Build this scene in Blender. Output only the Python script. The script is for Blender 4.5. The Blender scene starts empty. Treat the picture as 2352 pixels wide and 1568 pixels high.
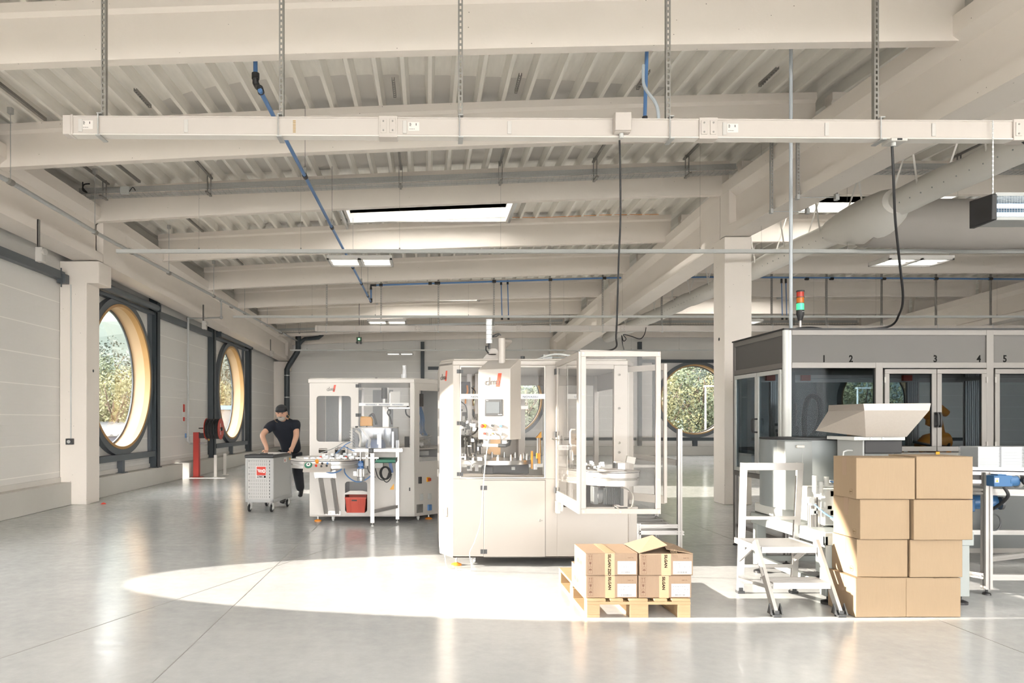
import bpy, math, random
from mathutils import Vector, Matrix
R = math.radians
rnd = random.Random(11)
C = bpy.context.scene.collection
scene = bpy.context.scene

# ---------------------------------------------------------------- camera
cd = bpy.data.cameras.new('camera')
cam = bpy.data.objects.new('camera', cd); C.objects.link(cam)
F, H, VX, VY = 1659.0, 1.52, 983.0, 966.0
cd.sensor_width = 36.0
cd.lens = F / 2352 * 36.0
cd.shift_x = (1176 - VX) / 2352
cd.shift_y = (VY - 784) / 2352
cd.clip_end = 500
cam.location = (0, 0, H); cam.rotation_euler = (R(90), 0, 0)
scene.camera = cam

# ---------------------------------------------------------------- light
w = bpy.data.worlds.new('sky'); scene.world = w; w.use_nodes = True
bg = w.node_tree.nodes['Background']
bg.inputs[0].default_value = (1.0, 0.985, 0.96, 1); bg.inputs[1].default_value = 2.7
sd = bpy.data.lights.new('sun', 'SUN'); sd.energy = 6.2; sd.angle = R(0.55); sd.color = (1.0, 0.90, 0.77)
sun = bpy.data.objects.new('sun', sd); C.objects.link(sun)
sun.rotation_euler = Vector((-1, -0.01, 0.262)).to_track_quat('Z', 'Y').to_euler()
vs = scene.view_settings
vs.view_transform = 'Standard'; vs.look = 'None'; vs.gamma = 1; vs.use_curve_mapping = False
vs.exposure = 2.9

# ---------------------------------------------------------------- helpers
def P(px, py, Y):
    return Vector(((px - VX) * Y / F, Y, H + (VY - py) * Y / F))

SPLIT = {'bolt','levelling_screw','foot_pad','caster_wheel','fixed_pane','sign_print','plate_bolt','frame_screw','post_socket','latch','guide_post','corner_post','side_latch','handle_mount','carton_label','small_carton','red_coupling','inner_profile','end_bracket','screw','brace','vent_slot','mounting_profile','drive_box','end_cap','ear','warning_sticker','machine_frame','valve_manifold'}
class MB:
    def __init__(s): s.v = []; s.f = []; s.m = []; s.c = 0; s.gr = []
    def add(s, vs_, fs):
        b = len(s.v); s.gr.append((b, len(s.f))); s.v += [tuple(v) for v in vs_]
        s.f += [tuple(b + i for i in f) for f in fs]; s.m += [s.c] * len(fs); return s
    def box(s, x0, x1, y0, y1, z0, z1):
        return s.add([(x0,y0,z0),(x1,y0,z0),(x1,y1,z0),(x0,y1,z0),(x0,y0,z1),(x1,y0,z1),(x1,y1,z1),(x0,y1,z1)],
                     [(0,3,2,1),(4,5,6,7),(0,1,5,4),(1,2,6,5),(2,3,7,6),(3,0,4,7)])
    def ob(s, c, size, rot=None):
        m = rot or Matrix.Identity(3); c = Vector(c)
        vs_ = [c + m @ Vector((x*size[0]/2, y*size[1]/2, z*size[2]/2)) for z in (-1,1) for x, y in ((-1,-1),(1,-1),(1,1),(-1,1))]
        return s.add(vs_, [(0,3,2,1),(4,5,6,7),(0,1,5,4),(1,2,6,5),(2,3,7,6),(3,0,4,7)])
    def frame(s, p0, p1, up):
        d = (Vector(p1) - Vector(p0)).normalized(); up = Vector(up)
        if abs(d.dot(up)) > .99: up = Vector((0,1,0)) if abs(d.y) < .9 else Vector((1,0,0))
        sx = d.cross(up).normalized(); uz = sx.cross(d).normalized(); return sx, uz
    def ext(s, poly, p0, p1, up=(0,0,1), caps=True):
        sx, uz = s.frame(p0, p1, up); n = len(poly)
        vs_ = [Vector(p) + sx*a + uz*b for p in (p0, p1) for a, b in poly]
        fs = [(i, (i+1) % n, n + (i+1) % n, n + i) for i in range(n)]
        if caps: fs += [tuple(range(n))[::-1], tuple(range(n, 2*n))]
        return s.add(vs_, fs)
    def bar(s, p0, p1, w_, h_, up=(0,0,1)):
        return s.ext([(-w_/2,-h_/2),(w_/2,-h_/2),(w_/2,h_/2),(-w_/2,h_/2)], p0, p1, up)
    def prof(s, p0, p1, w_=.045, up=(0,0,1), h_=None):
        h_ = h_ or w_; a, b = w_/2, h_/2; g = min(w_, h_)*.13; d = min(w_, h_)*.2
        pl = [(-a,-b),(-g,-b),(-g,-b+d),(g,-b+d),(g,-b),(a,-b),(a,-g),(a-d,-g),(a-d,g),(a,g),(a,b),(g,b),(g,b-d),(-g,b-d),(-g,b),(-a,b),(-a,g),(-a+d,g),(-a+d,-g),(-a,-g)]
        return s.ext(pl, p0, p1, up)
    def cyl(s, p0, p1, r, n=14, r1=None, caps=True):
        r1 = r if r1 is None else r1; sx, uz = s.frame(p0, p1, (0,0,1))
        vs_ = [Vector(p) + (sx*math.cos(2*math.pi*i/n) + uz*math.sin(2*math.pi*i/n))*q for p, q in ((p0,r),(p1,r1)) for i in range(n)]
        fs = [(i, (i+1) % n, n+(i+1) % n, n+i) for i in range(n)]
        if caps: fs += [tuple(range(n))[::-1], tuple(range(n, 2*n))]
        return s.add(vs_, fs)
    def tube(s, pts, r, n=8, caps=True):
        pts = [Vector(p) for p in pts]; k = len(pts); rr = r if isinstance(r, (list, tuple)) else [r]*k
        vs_ = []; prev = None
        for i, p in enumerate(pts):
            d = (pts[min(i+1,k-1)] - pts[max(i-1,0)]).normalized()
            if prev is None:
                u = Vector((0,0,1)) if abs(d.z) < .9 else Vector((0,1,0))
                sx = d.cross(u).normalized()
            else: sx = (prev - d*prev.dot(d)).normalized()
            prev = sx; uz = d.cross(sx)
            vs_ += [p + (sx*math.cos(2*math.pi*j/n) + uz*math.sin(2*math.pi*j/n))*rr[i] for j in range(n)]
        fs = [(i*n+j, i*n+(j+1) % n, (i+1)*n+(j+1) % n, (i+1)*n+j) for i in range(k-1) for j in range(n)]
        if caps: fs += [tuple(range(n))[::-1], tuple(range((k-1)*n, k*n))]
        return s.add(vs_, fs)
    def prism(s, pts, axis, a, b):
        def q(p, t): return {'x': (t, p[0], p[1]), 'y': (p[0], t, p[1]), 'z': (p[0], p[1], t)}[axis]
        n = len(pts)
        return s.add([q(p, t) for t in (a, b) for p in pts],
                     [(i, (i+1) % n, n+(i+1) % n, n+i) for i in range(n)] + [tuple(range(n))[::-1], tuple(range(n, 2*n))])
    def lathe(s, prf, c=(0,0,0), n=24, axis=(0,0,1)):
        ax = Vector(axis).normalized(); c = Vector(c); sx, uz = s.frame(c, c+ax, (0,0,1) if abs(ax.z) < .9 else (0,1,0))
        vs_ = [c + ax*h_ + (sx*math.cos(2*math.pi*i/n) + uz*math.sin(2*math.pi*i/n))*r_ for r_, h_ in prf for i in range(n)]
        k = len(prf)
        return s.add(vs_, [(i*n+j, i*n+(j+1) % n, (i+1)*n+(j+1) % n, (i+1)*n+j) for i in range(k-1) for j in range(n)])
    def sph(s, c, r, n=12, sc=(1,1,1), rot=None):
        m = rot or Matrix.Identity(3); c = Vector(c); k = max(4, n//2)
        vs_ = [c + m @ Vector((r*sc[0]*math.sin(math.pi*i/k)*math.cos(2*math.pi*j/n), r*sc[1]*math.sin(math.pi*i/k)*math.sin(2*math.pi*j/n), r*sc[2]*math.cos(math.pi*i/k))) for i in range(k+1) for j in range(n)]
        return s.add(vs_, [(i*n+j, (i+1)*n+j, (i+1)*n+(j+1) % n, i*n+(j+1) % n) for i in range(k) for j in range(n)])
    def rframe(s, x0, x1, z0, z1, b, y0, y1):           # rectangular frame in the xz plane, bar width b
        s.box(x0,x1,y0,y1,z0,z0+b); s.box(x0,x1,y0,y1,z1-b,z1); s.box(x0,x0+b,y0,y1,z0+b,z1-b); s.box(x1-b,x1,y0,y1,z0+b,z1-b); return s
    def text(s, st, h_, o, xd=(1,0,0), yd=(0,0,1), ext=.0012, align='LEFT', sh=0.0, sx=1.0):
        vs_, fs = text_mesh(st); xs = [v[0] for v in vs_]; wd = max(xs) - min(xs); x0 = min(xs)
        off = {'LEFT': 0, 'CENTER': -wd/2, 'RIGHT': -wd}[align]
        X, Y, O = Vector(xd), Vector(yd), Vector(o); N = X.cross(Y)
        return s.add([O + X*((v[0]-x0+off)*h_*sx + v[1]*h_*sh) + Y*v[1]*h_ + N*(v[2]*ext) for v in vs_], fs)
    def build(s, name, mats, parent=None, bevel=0, smooth=35, **kw):
        if name in SPLIT and len(s.gr) > 1 and parent is not None:
            g = s.gr + [(len(s.v), len(s.f))]; first = None
            for (b0, f0), (b1, f1) in zip(g, g[1:]):
                q = MB(); q.add(s.v[b0:b1], [tuple(i-b0 for i in f) for f in s.f[f0:f1]]); o = q.build(name, mats, parent, bevel, smooth, **kw); first = first or o
            return first
        if not isinstance(mats, (list, tuple)): mats = [mats]
        inv = WM[parent.name].inverted() if parent is not None else Matrix.Identity(4)
        me = bpy.data.meshes.new(name)
        me.from_pydata([inv @ Vector(v) for v in s.v] if parent is not None else s.v, [], s.f)
        for m_ in mats: me.materials.append(m_)
        if len(mats) > 1: me.polygons.foreach_set('material_index', s.m)
        me.validate()
        if smooth:
            me.polygons.foreach_set('use_smooth', [True]*len(me.polygons)); me.set_sharp_from_angle(angle=R(smooth))
        o = bpy.data.objects.new(name, me); C.objects.link(o)
        if parent is not None: o.parent = parent; WM[o.name] = WM[parent.name]
        else: WM[o.name] = Matrix.Identity(4)
        if bevel:
            b = o.modifiers.new('bevel', 'BEVEL'); b.width = bevel; b.segments = 2; b.limit_method = 'ANGLE'; b.angle_limit = R(50)
        tag(o, **kw); return o
WM = {}
def tag(o, label=None, cat=None, group=None, kind=None):
    if label: o['label'] = label
    if cat: o['category'] = cat
    if group: o['group'] = group
    if kind: o['kind'] = kind
    return o
def thing(name, label, cat, loc=(0,0,0), rz=0, group=None, kind=None):
    o = bpy.data.objects.new(name, None); C.objects.link(o); o.location = loc; o.rotation_euler = (0,0,rz)
    o.empty_display_size = .1
    WM[o.name] = Matrix.Translation(Vector(loc)) @ Matrix.Rotation(rz, 4, 'Z'); return tag(o, label, cat, group, kind)
def L(o, *p):                                           # local point of a thing to world
    return WM[o.name] @ Vector(p)
def copy_tree(o, loc=None, rz=None, label=None, parent=None, group=None):
    c = o.copy(); C.objects.link(c)
    if parent is not None: c.parent = parent
    if loc is not None: c.location = loc
    if rz is not None: c.rotation_euler = (0,0,rz)
    if label: c['label'] = label
    if group: c['group'] = group
    for ch in list(o.children): copy_tree(ch, parent=c)
    return c
_tm = {}
def text_mesh(st):
    if st in _tm: return _tm[st]
    cu = bpy.data.curves.new('lettering', 'FONT'); cu.body = st.lstrip('*'); cu.offset = .028 if st[0] == '*' else 0; cu.size = 1.0; cu.extrude = 1.0; cu.resolution_u = 3
    o = bpy.data.objects.new('lettering', cu); C.objects.link(o)
    dg = bpy.context.evaluated_depsgraph_get(); me = bpy.data.meshes.new_from_object(o.evaluated_get(dg))
    r = ([tuple(v.co) for v in me.vertices], [tuple(p.vertices) for p in me.polygons])
    bpy.data.objects.remove(o); bpy.data.curves.remove(cu); bpy.data.meshes.remove(me); _tm[st] = r; return r

# ---------------------------------------------------------------- materials
def mat(name, col, rough=.5, metal=0.0, var=0.0, vs_=3.0, bump=0.0, bs=40.0, emit=0, alpha=1, spec=.5, coat=0, stretch=None, col2=None):
    m = bpy.data.materials.new(name); m.use_nodes = True; nt = m.node_tree; N, K = nt.nodes, nt.links
    b = N['Principled BSDF']; b.inputs['Base Color'].default_value = (*col, 1); b.inputs['Roughness'].default_value = rough
    b.inputs['Metallic'].default_value = metal; b.inputs['Specular IOR Level'].default_value = spec; b.inputs['Coat Weight'].default_value = coat
    tc = N.new('ShaderNodeTexCoord'); src = tc.outputs['Object']
    if stretch:
        mp = N.new('ShaderNodeMapping'); mp.inputs['Scale'].default_value = stretch; K.new(src, mp.inputs[0]); src = mp.outputs[0]
    if var or col2:
        no = N.new('ShaderNodeTexNoise'); no.inputs['Scale'].default_value = vs_; no.inputs['Detail'].default_value = 5; K.new(src, no.inputs[0])
        mx = N.new('ShaderNodeMix'); mx.data_type = 'RGBA'; K.new(no.outputs[0], mx.inputs[0])
        c2 = col2 or tuple(c*(1-var) for c in col); c1 = col if col2 else tuple(min(1, c*(1+var)) for c in col)
        mx.inputs[6].default_value = (*c1, 1); mx.inputs[7].default_value = (*c2, 1); K.new(mx.outputs[2], b.inputs['Base Color'])
    if bump:
        n2 = N.new('ShaderNodeTexNoise'); n2.inputs['Scale'].default_value = bs; n2.inputs['Detail'].default_value = 4; K.new(src, n2.inputs[0])
        bp = N.new('ShaderNodeBump'); bp.inputs['Strength'].default_value = bump; bp.inputs['Distance'].default_value = .01
        K.new(n2.outputs[0], bp.inputs['Height']); K.new(bp.outputs[0], b.inputs['Normal'])
    if emit:
        b.inputs['Emission Color'].default_value = (*col, 1); b.inputs['Emission Strength'].default_value = emit
    return m
def glass(name, tint=(.97,.98,.98), refl=1.45, rough=.0, haze=0.0):
    m = bpy.data.materials.new(name); m.use_nodes = True; nt = m.node_tree; N, K = nt.nodes, nt.links; N.clear()
    out = N.new('ShaderNodeOutputMaterial'); tr = N.new('ShaderNodeBsdfTransparent'); tr.inputs[0].default_value = (*tint, 1)
    gl = N.new('ShaderNodeBsdfGlossy'); gl.inputs['Roughness'].default_value = rough
    ge = N.new('ShaderNodeNewGeometry'); vm = N.new('ShaderNodeVectorMath'); vm.operation = 'DOT_PRODUCT'; K.new(ge.outputs['Normal'], vm.inputs[0]); K.new(ge.outputs['Incoming'], vm.inputs[1])
    def mth(op, a, b_):
        n = N.new('ShaderNodeMath'); n.operation = op
        for i, q in enumerate((a, b_)):
            if isinstance(q, (int, float)): n.inputs[i].default_value = q
            else: K.new(q, n.inputs[i])
        return n.outputs[0]
    r0 = ((refl-1)/(refl+1))**2
    fac = mth('ADD', mth('MULTIPLY', mth('POWER', mth('SUBTRACT', 1.0, mth('ABSOLUTE', vm.outputs['Value'], 0)), 5.0), 1-r0), r0)
    mx = N.new('ShaderNodeMixShader'); K.new(fac, mx.inputs[0]); K.new(tr.outputs[0], mx.inputs[1]); K.new(gl.outputs[0], mx.inputs[2])
    last = mx
    if haze:
        df = N.new('ShaderNodeBsdfTranslucent'); df.inputs[0].default_value = (.9,.88,.84,1); d2 = N.new('ShaderNodeBsdfDiffuse'); d2.inputs[0].default_value = (.85,.82,.78,1)
        m3 = N.new('ShaderNodeMixShader'); m3.inputs[0].default_value = .5; K.new(df.outputs[0], m3.inputs[1]); K.new(d2.outputs[0], m3.inputs[2])
        m2 = N.new('ShaderNodeMixShader'); m2.inputs[0].default_value = haze; K.new(mx.outputs[0], m2.inputs[1]); K.new(m3.outputs[0], m2.inputs[2]); last = m2
    K.new(last.outputs[0], out.inputs[0]); return m

def floor_mat():
    m = mat('polished_concrete', (.56,.55,.535), .17, var=.0, bump=.0); nt = m.node_tree; N, K = nt.nodes, nt.links; b = N['Principled BSDF']
    tc = N.new('ShaderNodeTexCoord'); n1 = N.new('ShaderNodeTexNoise'); n1.inputs['Scale'].default_value = .55; n1.inputs['Detail'].default_value = 8; n1.inputs['Roughness'].default_value = .62
    n2 = N.new('ShaderNodeTexNoise'); n2.inputs['Scale'].default_value = 9; n2.inputs['Detail'].default_value = 8; n2.inputs['Roughness'].default_value = .7
    K.new(tc.outputs['Object'], n1.inputs[0]); K.new(tc.outputs['Object'], n2.inputs[0])
    ad = N.new('ShaderNodeMath'); ad.operation = 'ADD'; K.new(n1.outputs[0], ad.inputs[0])
    ml = N.new('ShaderNodeMath'); ml.operation = 'MULTIPLY'; ml.inputs[1].default_value = .5; K.new(n2.outputs[0], ml.inputs[0]); K.new(ml.outputs[0], ad.inputs[1])
    cr = N.new('ShaderNodeValToRGB'); K.new(ad.outputs[0], cr.inputs[0])
    cr.color_ramp.elements[0].position = .5; cr.color_ramp.elements[0].color = (.41,.42,.43,1); cr.color_ramp.elements[1].position = 1.0; cr.color_ramp.elements[1].color = (.57,.575,.575,1)
    K.new(cr.outputs[0], b.inputs['Base Color'])
    r2 = N.new('ShaderNodeMapRange'); r2.inputs[1].default_value = .3; r2.inputs[2].default_value = .8; r2.inputs[3].default_value = .13; r2.inputs[4].default_value = .26
    K.new(n2.outputs[0], r2.inputs[0]); K.new(r2.outputs[0], b.inputs['Roughness']); b.inputs['Specular IOR Level'].default_value = .55
    bp = N.new('ShaderNodeBump'); bp.inputs['Strength'].default_value = .035; bp.inputs['Distance'].default_value = .02; K.new(n2.outputs[0], bp.inputs['Height']); K.new(bp.outputs[0], b.inputs['Normal'])
    return m
def concrete_mat(name, col, var=.05, pores=True):
    m = mat(name, col, .75); nt = m.node_tree; N, K = nt.nodes, nt.links; b = N['Principled BSDF']
    tc = N.new('ShaderNodeTexCoord'); no = N.new('ShaderNodeTexNoise'); no.inputs['Scale'].default_value = .9; no.inputs['Detail'].default_value = 6; K.new(tc.outputs['Object'], no.inputs[0])
    mx = N.new('ShaderNodeMix'); mx.data_type = 'RGBA'; K.new(no.outputs[0], mx.inputs[0]); mx.inputs[6].default_value = (*[c*(1+var) for c in col], 1); mx.inputs[7].default_value = (*[c*(1-var) for c in col], 1)
    last = mx.outputs[2]
    if pores:
        vo = N.new('ShaderNodeTexVoronoi'); vo.inputs['Scale'].default_value = 7; K.new(tc.outputs['Object'], vo.inputs[0])
        lt = N.new('ShaderNodeMath'); lt.operation = 'LESS_THAN'; lt.inputs[1].default_value = .035; K.new(vo.outputs[0], lt.inputs[0])
        m2 = N.new('ShaderNodeMix'); m2.data_type = 'RGBA'; K.new(lt.outputs[0], m2.inputs[0]); K.new(last, m2.inputs[6]); m2.inputs[7].default_value = (.2,.18,.15,1); last = m2.outputs[2]
    K.new(last, b.inputs['Base Color'])
    n3 = N.new('ShaderNodeTexNoise'); n3.inputs['Scale'].default_value = 25; K.new(tc.outputs['Object'], n3.inputs[0])
    bp = N.new('ShaderNodeBump'); bp.inputs['Strength'].default_value = .12; bp.inputs['Distance'].default_value = .01; K.new(n3.outputs[0], bp.inputs['Height']); K.new(bp.outputs[0], b.inputs['Normal'])
    return m
def panel_mat(name, col):
    m = mat(name, col, .5); nt = m.node_tree; N, K = nt.nodes, nt.links; b = N['Principled BSDF']
    tc = N.new('ShaderNodeTexCoord'); sp = N.new('ShaderNodeSeparateXYZ'); K.new(tc.outputs['Object'], sp.inputs[0])
    def math_(op, a, v=None, w_=None):
        n = N.new('ShaderNodeMath'); n.operation = op
        for i, q in enumerate((a, v, w_)):
            if q is None: continue
            if isinstance(q, (int, float)): n.inputs[i].default_value = q
            else: K.new(q, n.inputs[i])
        return n.outputs[0]
    z = math_('ADD', sp.outputs[2], 10.12)
    fr = math_('FRACT', math_('DIVIDE', z, 0.51)); joint = math_('LESS_THAN', fr, .03)
    fr2 = math_('FRACT', math_('DIVIDE', z, 0.17)); rib = math_('LESS_THAN', fr2, .05)
    wv = math_('SINE', math_('MULTIPLY', z, 2*math.pi/.021))
    hgt = math_('SUBTRACT', math_('SUBTRACT', math_('MULTIPLY', wv, .12), math_('MULTIPLY', joint, 1.0)), math_('MULTIPLY', rib, .35))
    bp = N.new('ShaderNodeBump'); bp.inputs['Strength'].default_value = .5; bp.inputs['Distance'].default_value = .006; K.new(hgt, bp.inputs['Height']); K.new(bp.outputs[0], b.inputs['Normal'])
    mx = N.new('ShaderNodeMix'); mx.data_type = 'RGBA'; K.new(joint, mx.inputs[0]); mx.inputs[6].default_value = (*col, 1); mx.inputs[7].default_value = (*[min(1, c*1.22) for c in col], 1)
    K.new(mx.outputs[2], b.inputs['Base Color']); return m
def deck_mat():
    m = mat('galvanised_deck', (.87,.84,.78), .38, metal=.10, stretch=(9,1.2,9), var=.10, vs_=2.2, bump=.1, bs=3); return m

M = dict(
 conc=concrete_mat('painted_concrete', (.83,.765,.70)), plinth=concrete_mat('raw_concrete', (.58,.56,.52), .10, False), floor=floor_mat(),
 panel=panel_mat('ribbed_wall_panel', (.76,.74,.71)), panelw=mat('white_flashing', (.68,.65,.61), .45),
 deck=deck_mat(), steel=mat('anthracite_paint', (.045,.057,.066), .45), steel2=mat('anthracite_light', (.10,.115,.13), .42),
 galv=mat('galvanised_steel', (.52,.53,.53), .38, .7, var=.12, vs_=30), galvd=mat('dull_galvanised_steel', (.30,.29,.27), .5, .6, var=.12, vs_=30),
 alu=mat('anodised_aluminium', (.46,.445,.43), .36, .6), alud=mat('rough_aluminium', (.48,.46,.44), .4, .6),  # second aluminium is slightly paler and rougher
 white=mat('white_paint', (.55,.53,.50), .42), cream=mat('cream_machine_paint', (.42,.385,.35), .38), bus=mat('busbar_paint', (.54,.495,.455), .4),
 blue=mat('blue_pipe', (.10,.22,.46), .35), blk=mat('black_rubber', (.018,.018,.02), .5), dark=mat('dark_plastic', (.05,.052,.055), .45),
 grey=mat('grey_paint', (.36,.37,.365), .45), lgrey=mat('light_grey_paint', (.56,.57,.555), .42), green=mat('green_belt', (.045,.19,.13), .45),
 red=mat('red_paint', (.42,.035,.025), .45), redb=mat('red_crate', (.52,.065,.035), .5), orange=mat('orange_paint', (.85,.30,.03), .45), yel=mat('yellow_plastic', (.90,.42,.02), .4),
 card=mat('cardboard', (.30,.215,.135), .8, var=.05, vs_=14, bump=.15, bs=60, stretch=(6,6,.6)), card2=mat('printed_cardboard', (.31,.215,.145), .75, var=.06, vs_=14, bump=.2, bs=40, stretch=(8,8,.5)),
 tape=mat('brown_tape', (.33,.22,.13), .3), ink=mat('black_ink', (.005,.005,.0045), .8, spec=.15), paper=mat('white_label', (.80,.79,.77), .6),
 wood=mat('pallet_wood', (.46,.325,.19), .75, col2=(.36,.235,.125), vs_=5, stretch=(1,6,6), bump=.2, bs=20), ply=mat('window_reveal_wood', (.45,.27,.11), .5, var=.08, vs_=4),
 reveal=mat('cream_reveal', (.55,.40,.25), .5), skin=mat('skin', (.62,.36,.25), .5, var=.06, vs_=20), navy=mat('navy_shirt', (.008,.011,.020), .85), trous=mat('charcoal_trousers', (.022,.025,.032), .85),
 hair=mat('grey_hair', (.42,.39,.35), .8, bump=.4, bs=200), cap=mat('dark_cap', (.02,.022,.027), .7), silver=mat('bright_steel', (.55,.55,.545), .28, 1.0), redl=mat('red_ink', (.62,.05,.03), .5),
 tube=mat('light_tube', (1,.98,.94), .5, emit=.32), fabric=mat('duct_fabric', (.76,.735,.69), .85, bump=.15, bs=6), fabricsh=mat('shaded_duct_fabric', (.36,.335,.31), .9, bump=.15, bs=5),  # branch duct fabric: its grey holds the shade it hangs in
 glass=glass('dimming_glass', (.73,.735,.735), refl=1.2), poly=glass('clear_polycarbonate', (.93,.925,.92), 1.16, 0, haze=.025), polyd=glass('dimmed_polycarbonate', (.58,.63,.66), 1.13, 0), polyb=glass('bowl_acrylic', (.84,.87,.92), 1.5, .03, haze=.12),  # tints added: windows dim the outdoors, cell panes stand in for interior shade
 skyl=glass('skylight_dome', (.80,.83,.86), 1.3, .3, haze=.75), screen=mat('screen_face', (.11,.12,.13), .25), translu=mat('milky_plastic', (.70,.71,.73), .25),
 lamp_r=mat('red_lens', (.42,.025,.012), .25), lamp_o=mat('amber_lens', (.55,.14,.01), .25), lamp_g=mat('green_lens', (.05,.75,.25), .25, emit=.16), ledg=mat('green_led', (.2,1,.3), .4, emit=4),
 uv=mat('insect_tube', (.75,.88,1), .4, emit=.2), brass=mat('brass', (.6,.42,.16), .35, .9), creamlit=mat('lightened_machine_paint', (.60,.565,.525), .38), hopper=mat('hopper_steel', (.38,.345,.31), .42, .55, var=.05, vs_=60),  # left machine paint is the cream one lightened for brighter light
 tray=mat('white_trays', (.48,.50,.515), .5),
)
# ================================================================ SETTING
ST = 'structure'
JY = [4.3, 7.4, 10.25, 13.2, 16.35, 19.7, 22.75, 25.9, 29.1, 31.75]
ZL = [5.02, 5.104, 5.11, 5.156, 5.127, 5.09, 5.058, 4.978, 4.905, 4.85]
ZR = [5.36, 5.414, 5.565, 5.657, 5.575, 5.547, 5.44, 5.36, 5.27, 5.19]
XW = -6.67; XL, XR, XR2, XF = -6.1, 5.5, 5.72, 17.1
def zj(j, x):                                            # underside of a joist
    if x >= XR: return ZR[j]
    t = (x - XL) / (XR - XL); return ZL[j] + (ZR[j]-ZL[j])*t + .05*max(0, 4*t*(1-t))
def zd(x, y):                                            # underside of the roof deck
    if y <= JY[0]: return zj(0, x) + .60
    for j in range(len(JY)-1):
        if y <= JY[j+1]:
            t = (y-JY[j])/(JY[j+1]-JY[j]); return (zj(j,x)*(1-t) + zj(j+1,x)*t) + .60
    return zj(len(JY)-1, x) + .60

# floor with sawn joints
mb = MB(); mb.box(-7.2, 30, -16, 34, -.3, 0); mb.build('floor', M['floor'], kind=ST, label='grey polished concrete floor of the hall')
jm = mat('sawn_joint', (.30,.295,.285), .6)
mb = MB()
for x0,y0,x1,y1 in ((-6.4,8.85,30,8.85),(-6.4,13.9,30,13.9),(-6.4,19,30,19),(-2.9,4.2,1.9,16.5),(-6.4,25,30,25)):
    mb.bar((x0,y0,-.0015),(x1,y1,-.0015),.008,.006)
for x in (-1.6,3.9,9.5,15): mb.bar((x,-2.9,-.0015),(x,33,-.0015),.007,.006)
mb.build('trim_1', jm, kind=ST, label='thin sawn joints in the concrete floor')

def ring_wall(mb, a0, a1, z0, z1, ca, cz, r, put, d0, d1, n=96):
    """rectangle a0..a1 x z0..z1 with a round hole, thickness d0..d1; put(a, d, z) -> point"""
    vs_ = []
    cor = [math.atan2(z-cz, a-ca) % (2*math.pi) for a, z in ((a1,z1),(a0,z1),(a0,z0),(a1,z0))]
    th = sorted([2*math.pi*i/n for i in range(n)] + cor)
    k = len(th)
    for t in th:
        c, s_ = math.cos(t), math.sin(t)
        q = min([x for x in ((a1-ca)/c if c > 1e-6 else 9e9, (a0-ca)/c if c < -1e-6 else 9e9, (z1-cz)/s_ if s_ > 1e-6 else 9e9, (z0-cz)/s_ if s_ < -1e-6 else 9e9)])
        for d in (d0, d1):
            vs_.append(put(ca+c*r, d, cz+s_*r)); vs_.append(put(ca+c*q, d, cz+s_*q))
    fs = []
    for i in range(k):
        j = (i+1) % k; a, b = i*4, j*4
        fs += [(a, a+1, b+1, b), (a+2, b+2, b+3, a+3), (a, b, b+2, a+2), (a+1, a+3, b+3, b+1)]
    mb.add(vs_, fs)
RW = 1.52                                                 # radius of the round openings
WINL = [6.83, 15.53, 24.2, -1.87, -10.57]; WINB = [3.5, 11.8, 19.8]; WZ = 2.46; YB = 32.0
lp = lambda a, d, z: (XW - d, a, z)
bp_ = lambda a, d, z: (a, YB + d, z)
mb = MB(); edges = [-16]
for c in sorted(WINL): edges += [c-1.9, c+1.9]
edges.append(33)
for i in range(0, len(edges), 2): mb.box(XW-.25, XW, edges[i], edges[i+1], .4, 6.4)
for c in WINL: ring_wall(mb, c-1.9, c+1.9, .4, 6.4, c, WZ, RW+.02, lp, 0, .25)
mb.build('wall_left', M['panel'], kind=ST, smooth=0, label='ribbed white panel wall on the left with round windows')
mb = MB(); edges = [-7]
for c in WINB: edges += [c-1.9, c+1.9]
edges.append(30)
for i in range(0, len(edges), 2): mb.box(edges[i], edges[i+1], YB, YB+.25, .4, 6.4)
for c in WINB: ring_wall(mb, c-1.9, c+1.9, .4, 6.4, c, WZ, RW+.02, bp_, 0, .25)
mb.build('wall_back', M['panel'], kind=ST, smooth=0, label='ribbed grey panel wall at the far end')
mb = MB(); mb.box(30, 30.25, -16, 33, 0, 6.4); mb.build('wall_right', M['panel'], kind=ST, smooth=0, label='ribbed panel wall closing the hall on the right')  # unseen, added to shut out light from the open right side
mb = MB(); mb.box(17.3, 30.25, -16.25, -16, 0, 6.4); mb.box(-6.92, 17.3, -16.25, -16, 0, .4); mb.box(-6.92, 17.3, -16.25, -16, 5.0, 6.4); [mb.box(x-.25, x+.25, -16.25, -16, .4, 5.0) for x in (-6.6,-.8,5.6,11.5)]; mb.build('wall_front', M['panel'], kind=ST, smooth=0, label='panel wall behind the viewer')  # unseen wall; its open gaps are shaped to feed daylight inside
# low concrete plinths and white flashing
mb = MB(); mb.box(XW-.25, -6.45, -16, 13.07, 0, .41); mb.box(XW-.25, -6.45, 13.59, 19.0, 0, .40); mb.box(XW-.25, -6.38, 19.3, 33, 0, .40)
mb.build('baseboard_left', M['plinth'], kind=ST, bevel=.01, label='low raw concrete plinth along the left wall')
mb = MB(); mb.box(XW, 30, YB-.2, YB+.25, 0, .40); mb.build('baseboard_back', M['plinth'], kind=ST, bevel=.01, label='low raw concrete plinth along the far wall')
mb = MB(); mb.box(XW-.02, XW+.03, -16, 32, .41, .50); mb.box(XW, 30, YB-.03, YB+.02, .41, .50)
mb.build('trim_2', M['panelw'], kind=ST, label='white flashing strip at the foot of the panel walls')

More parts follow.
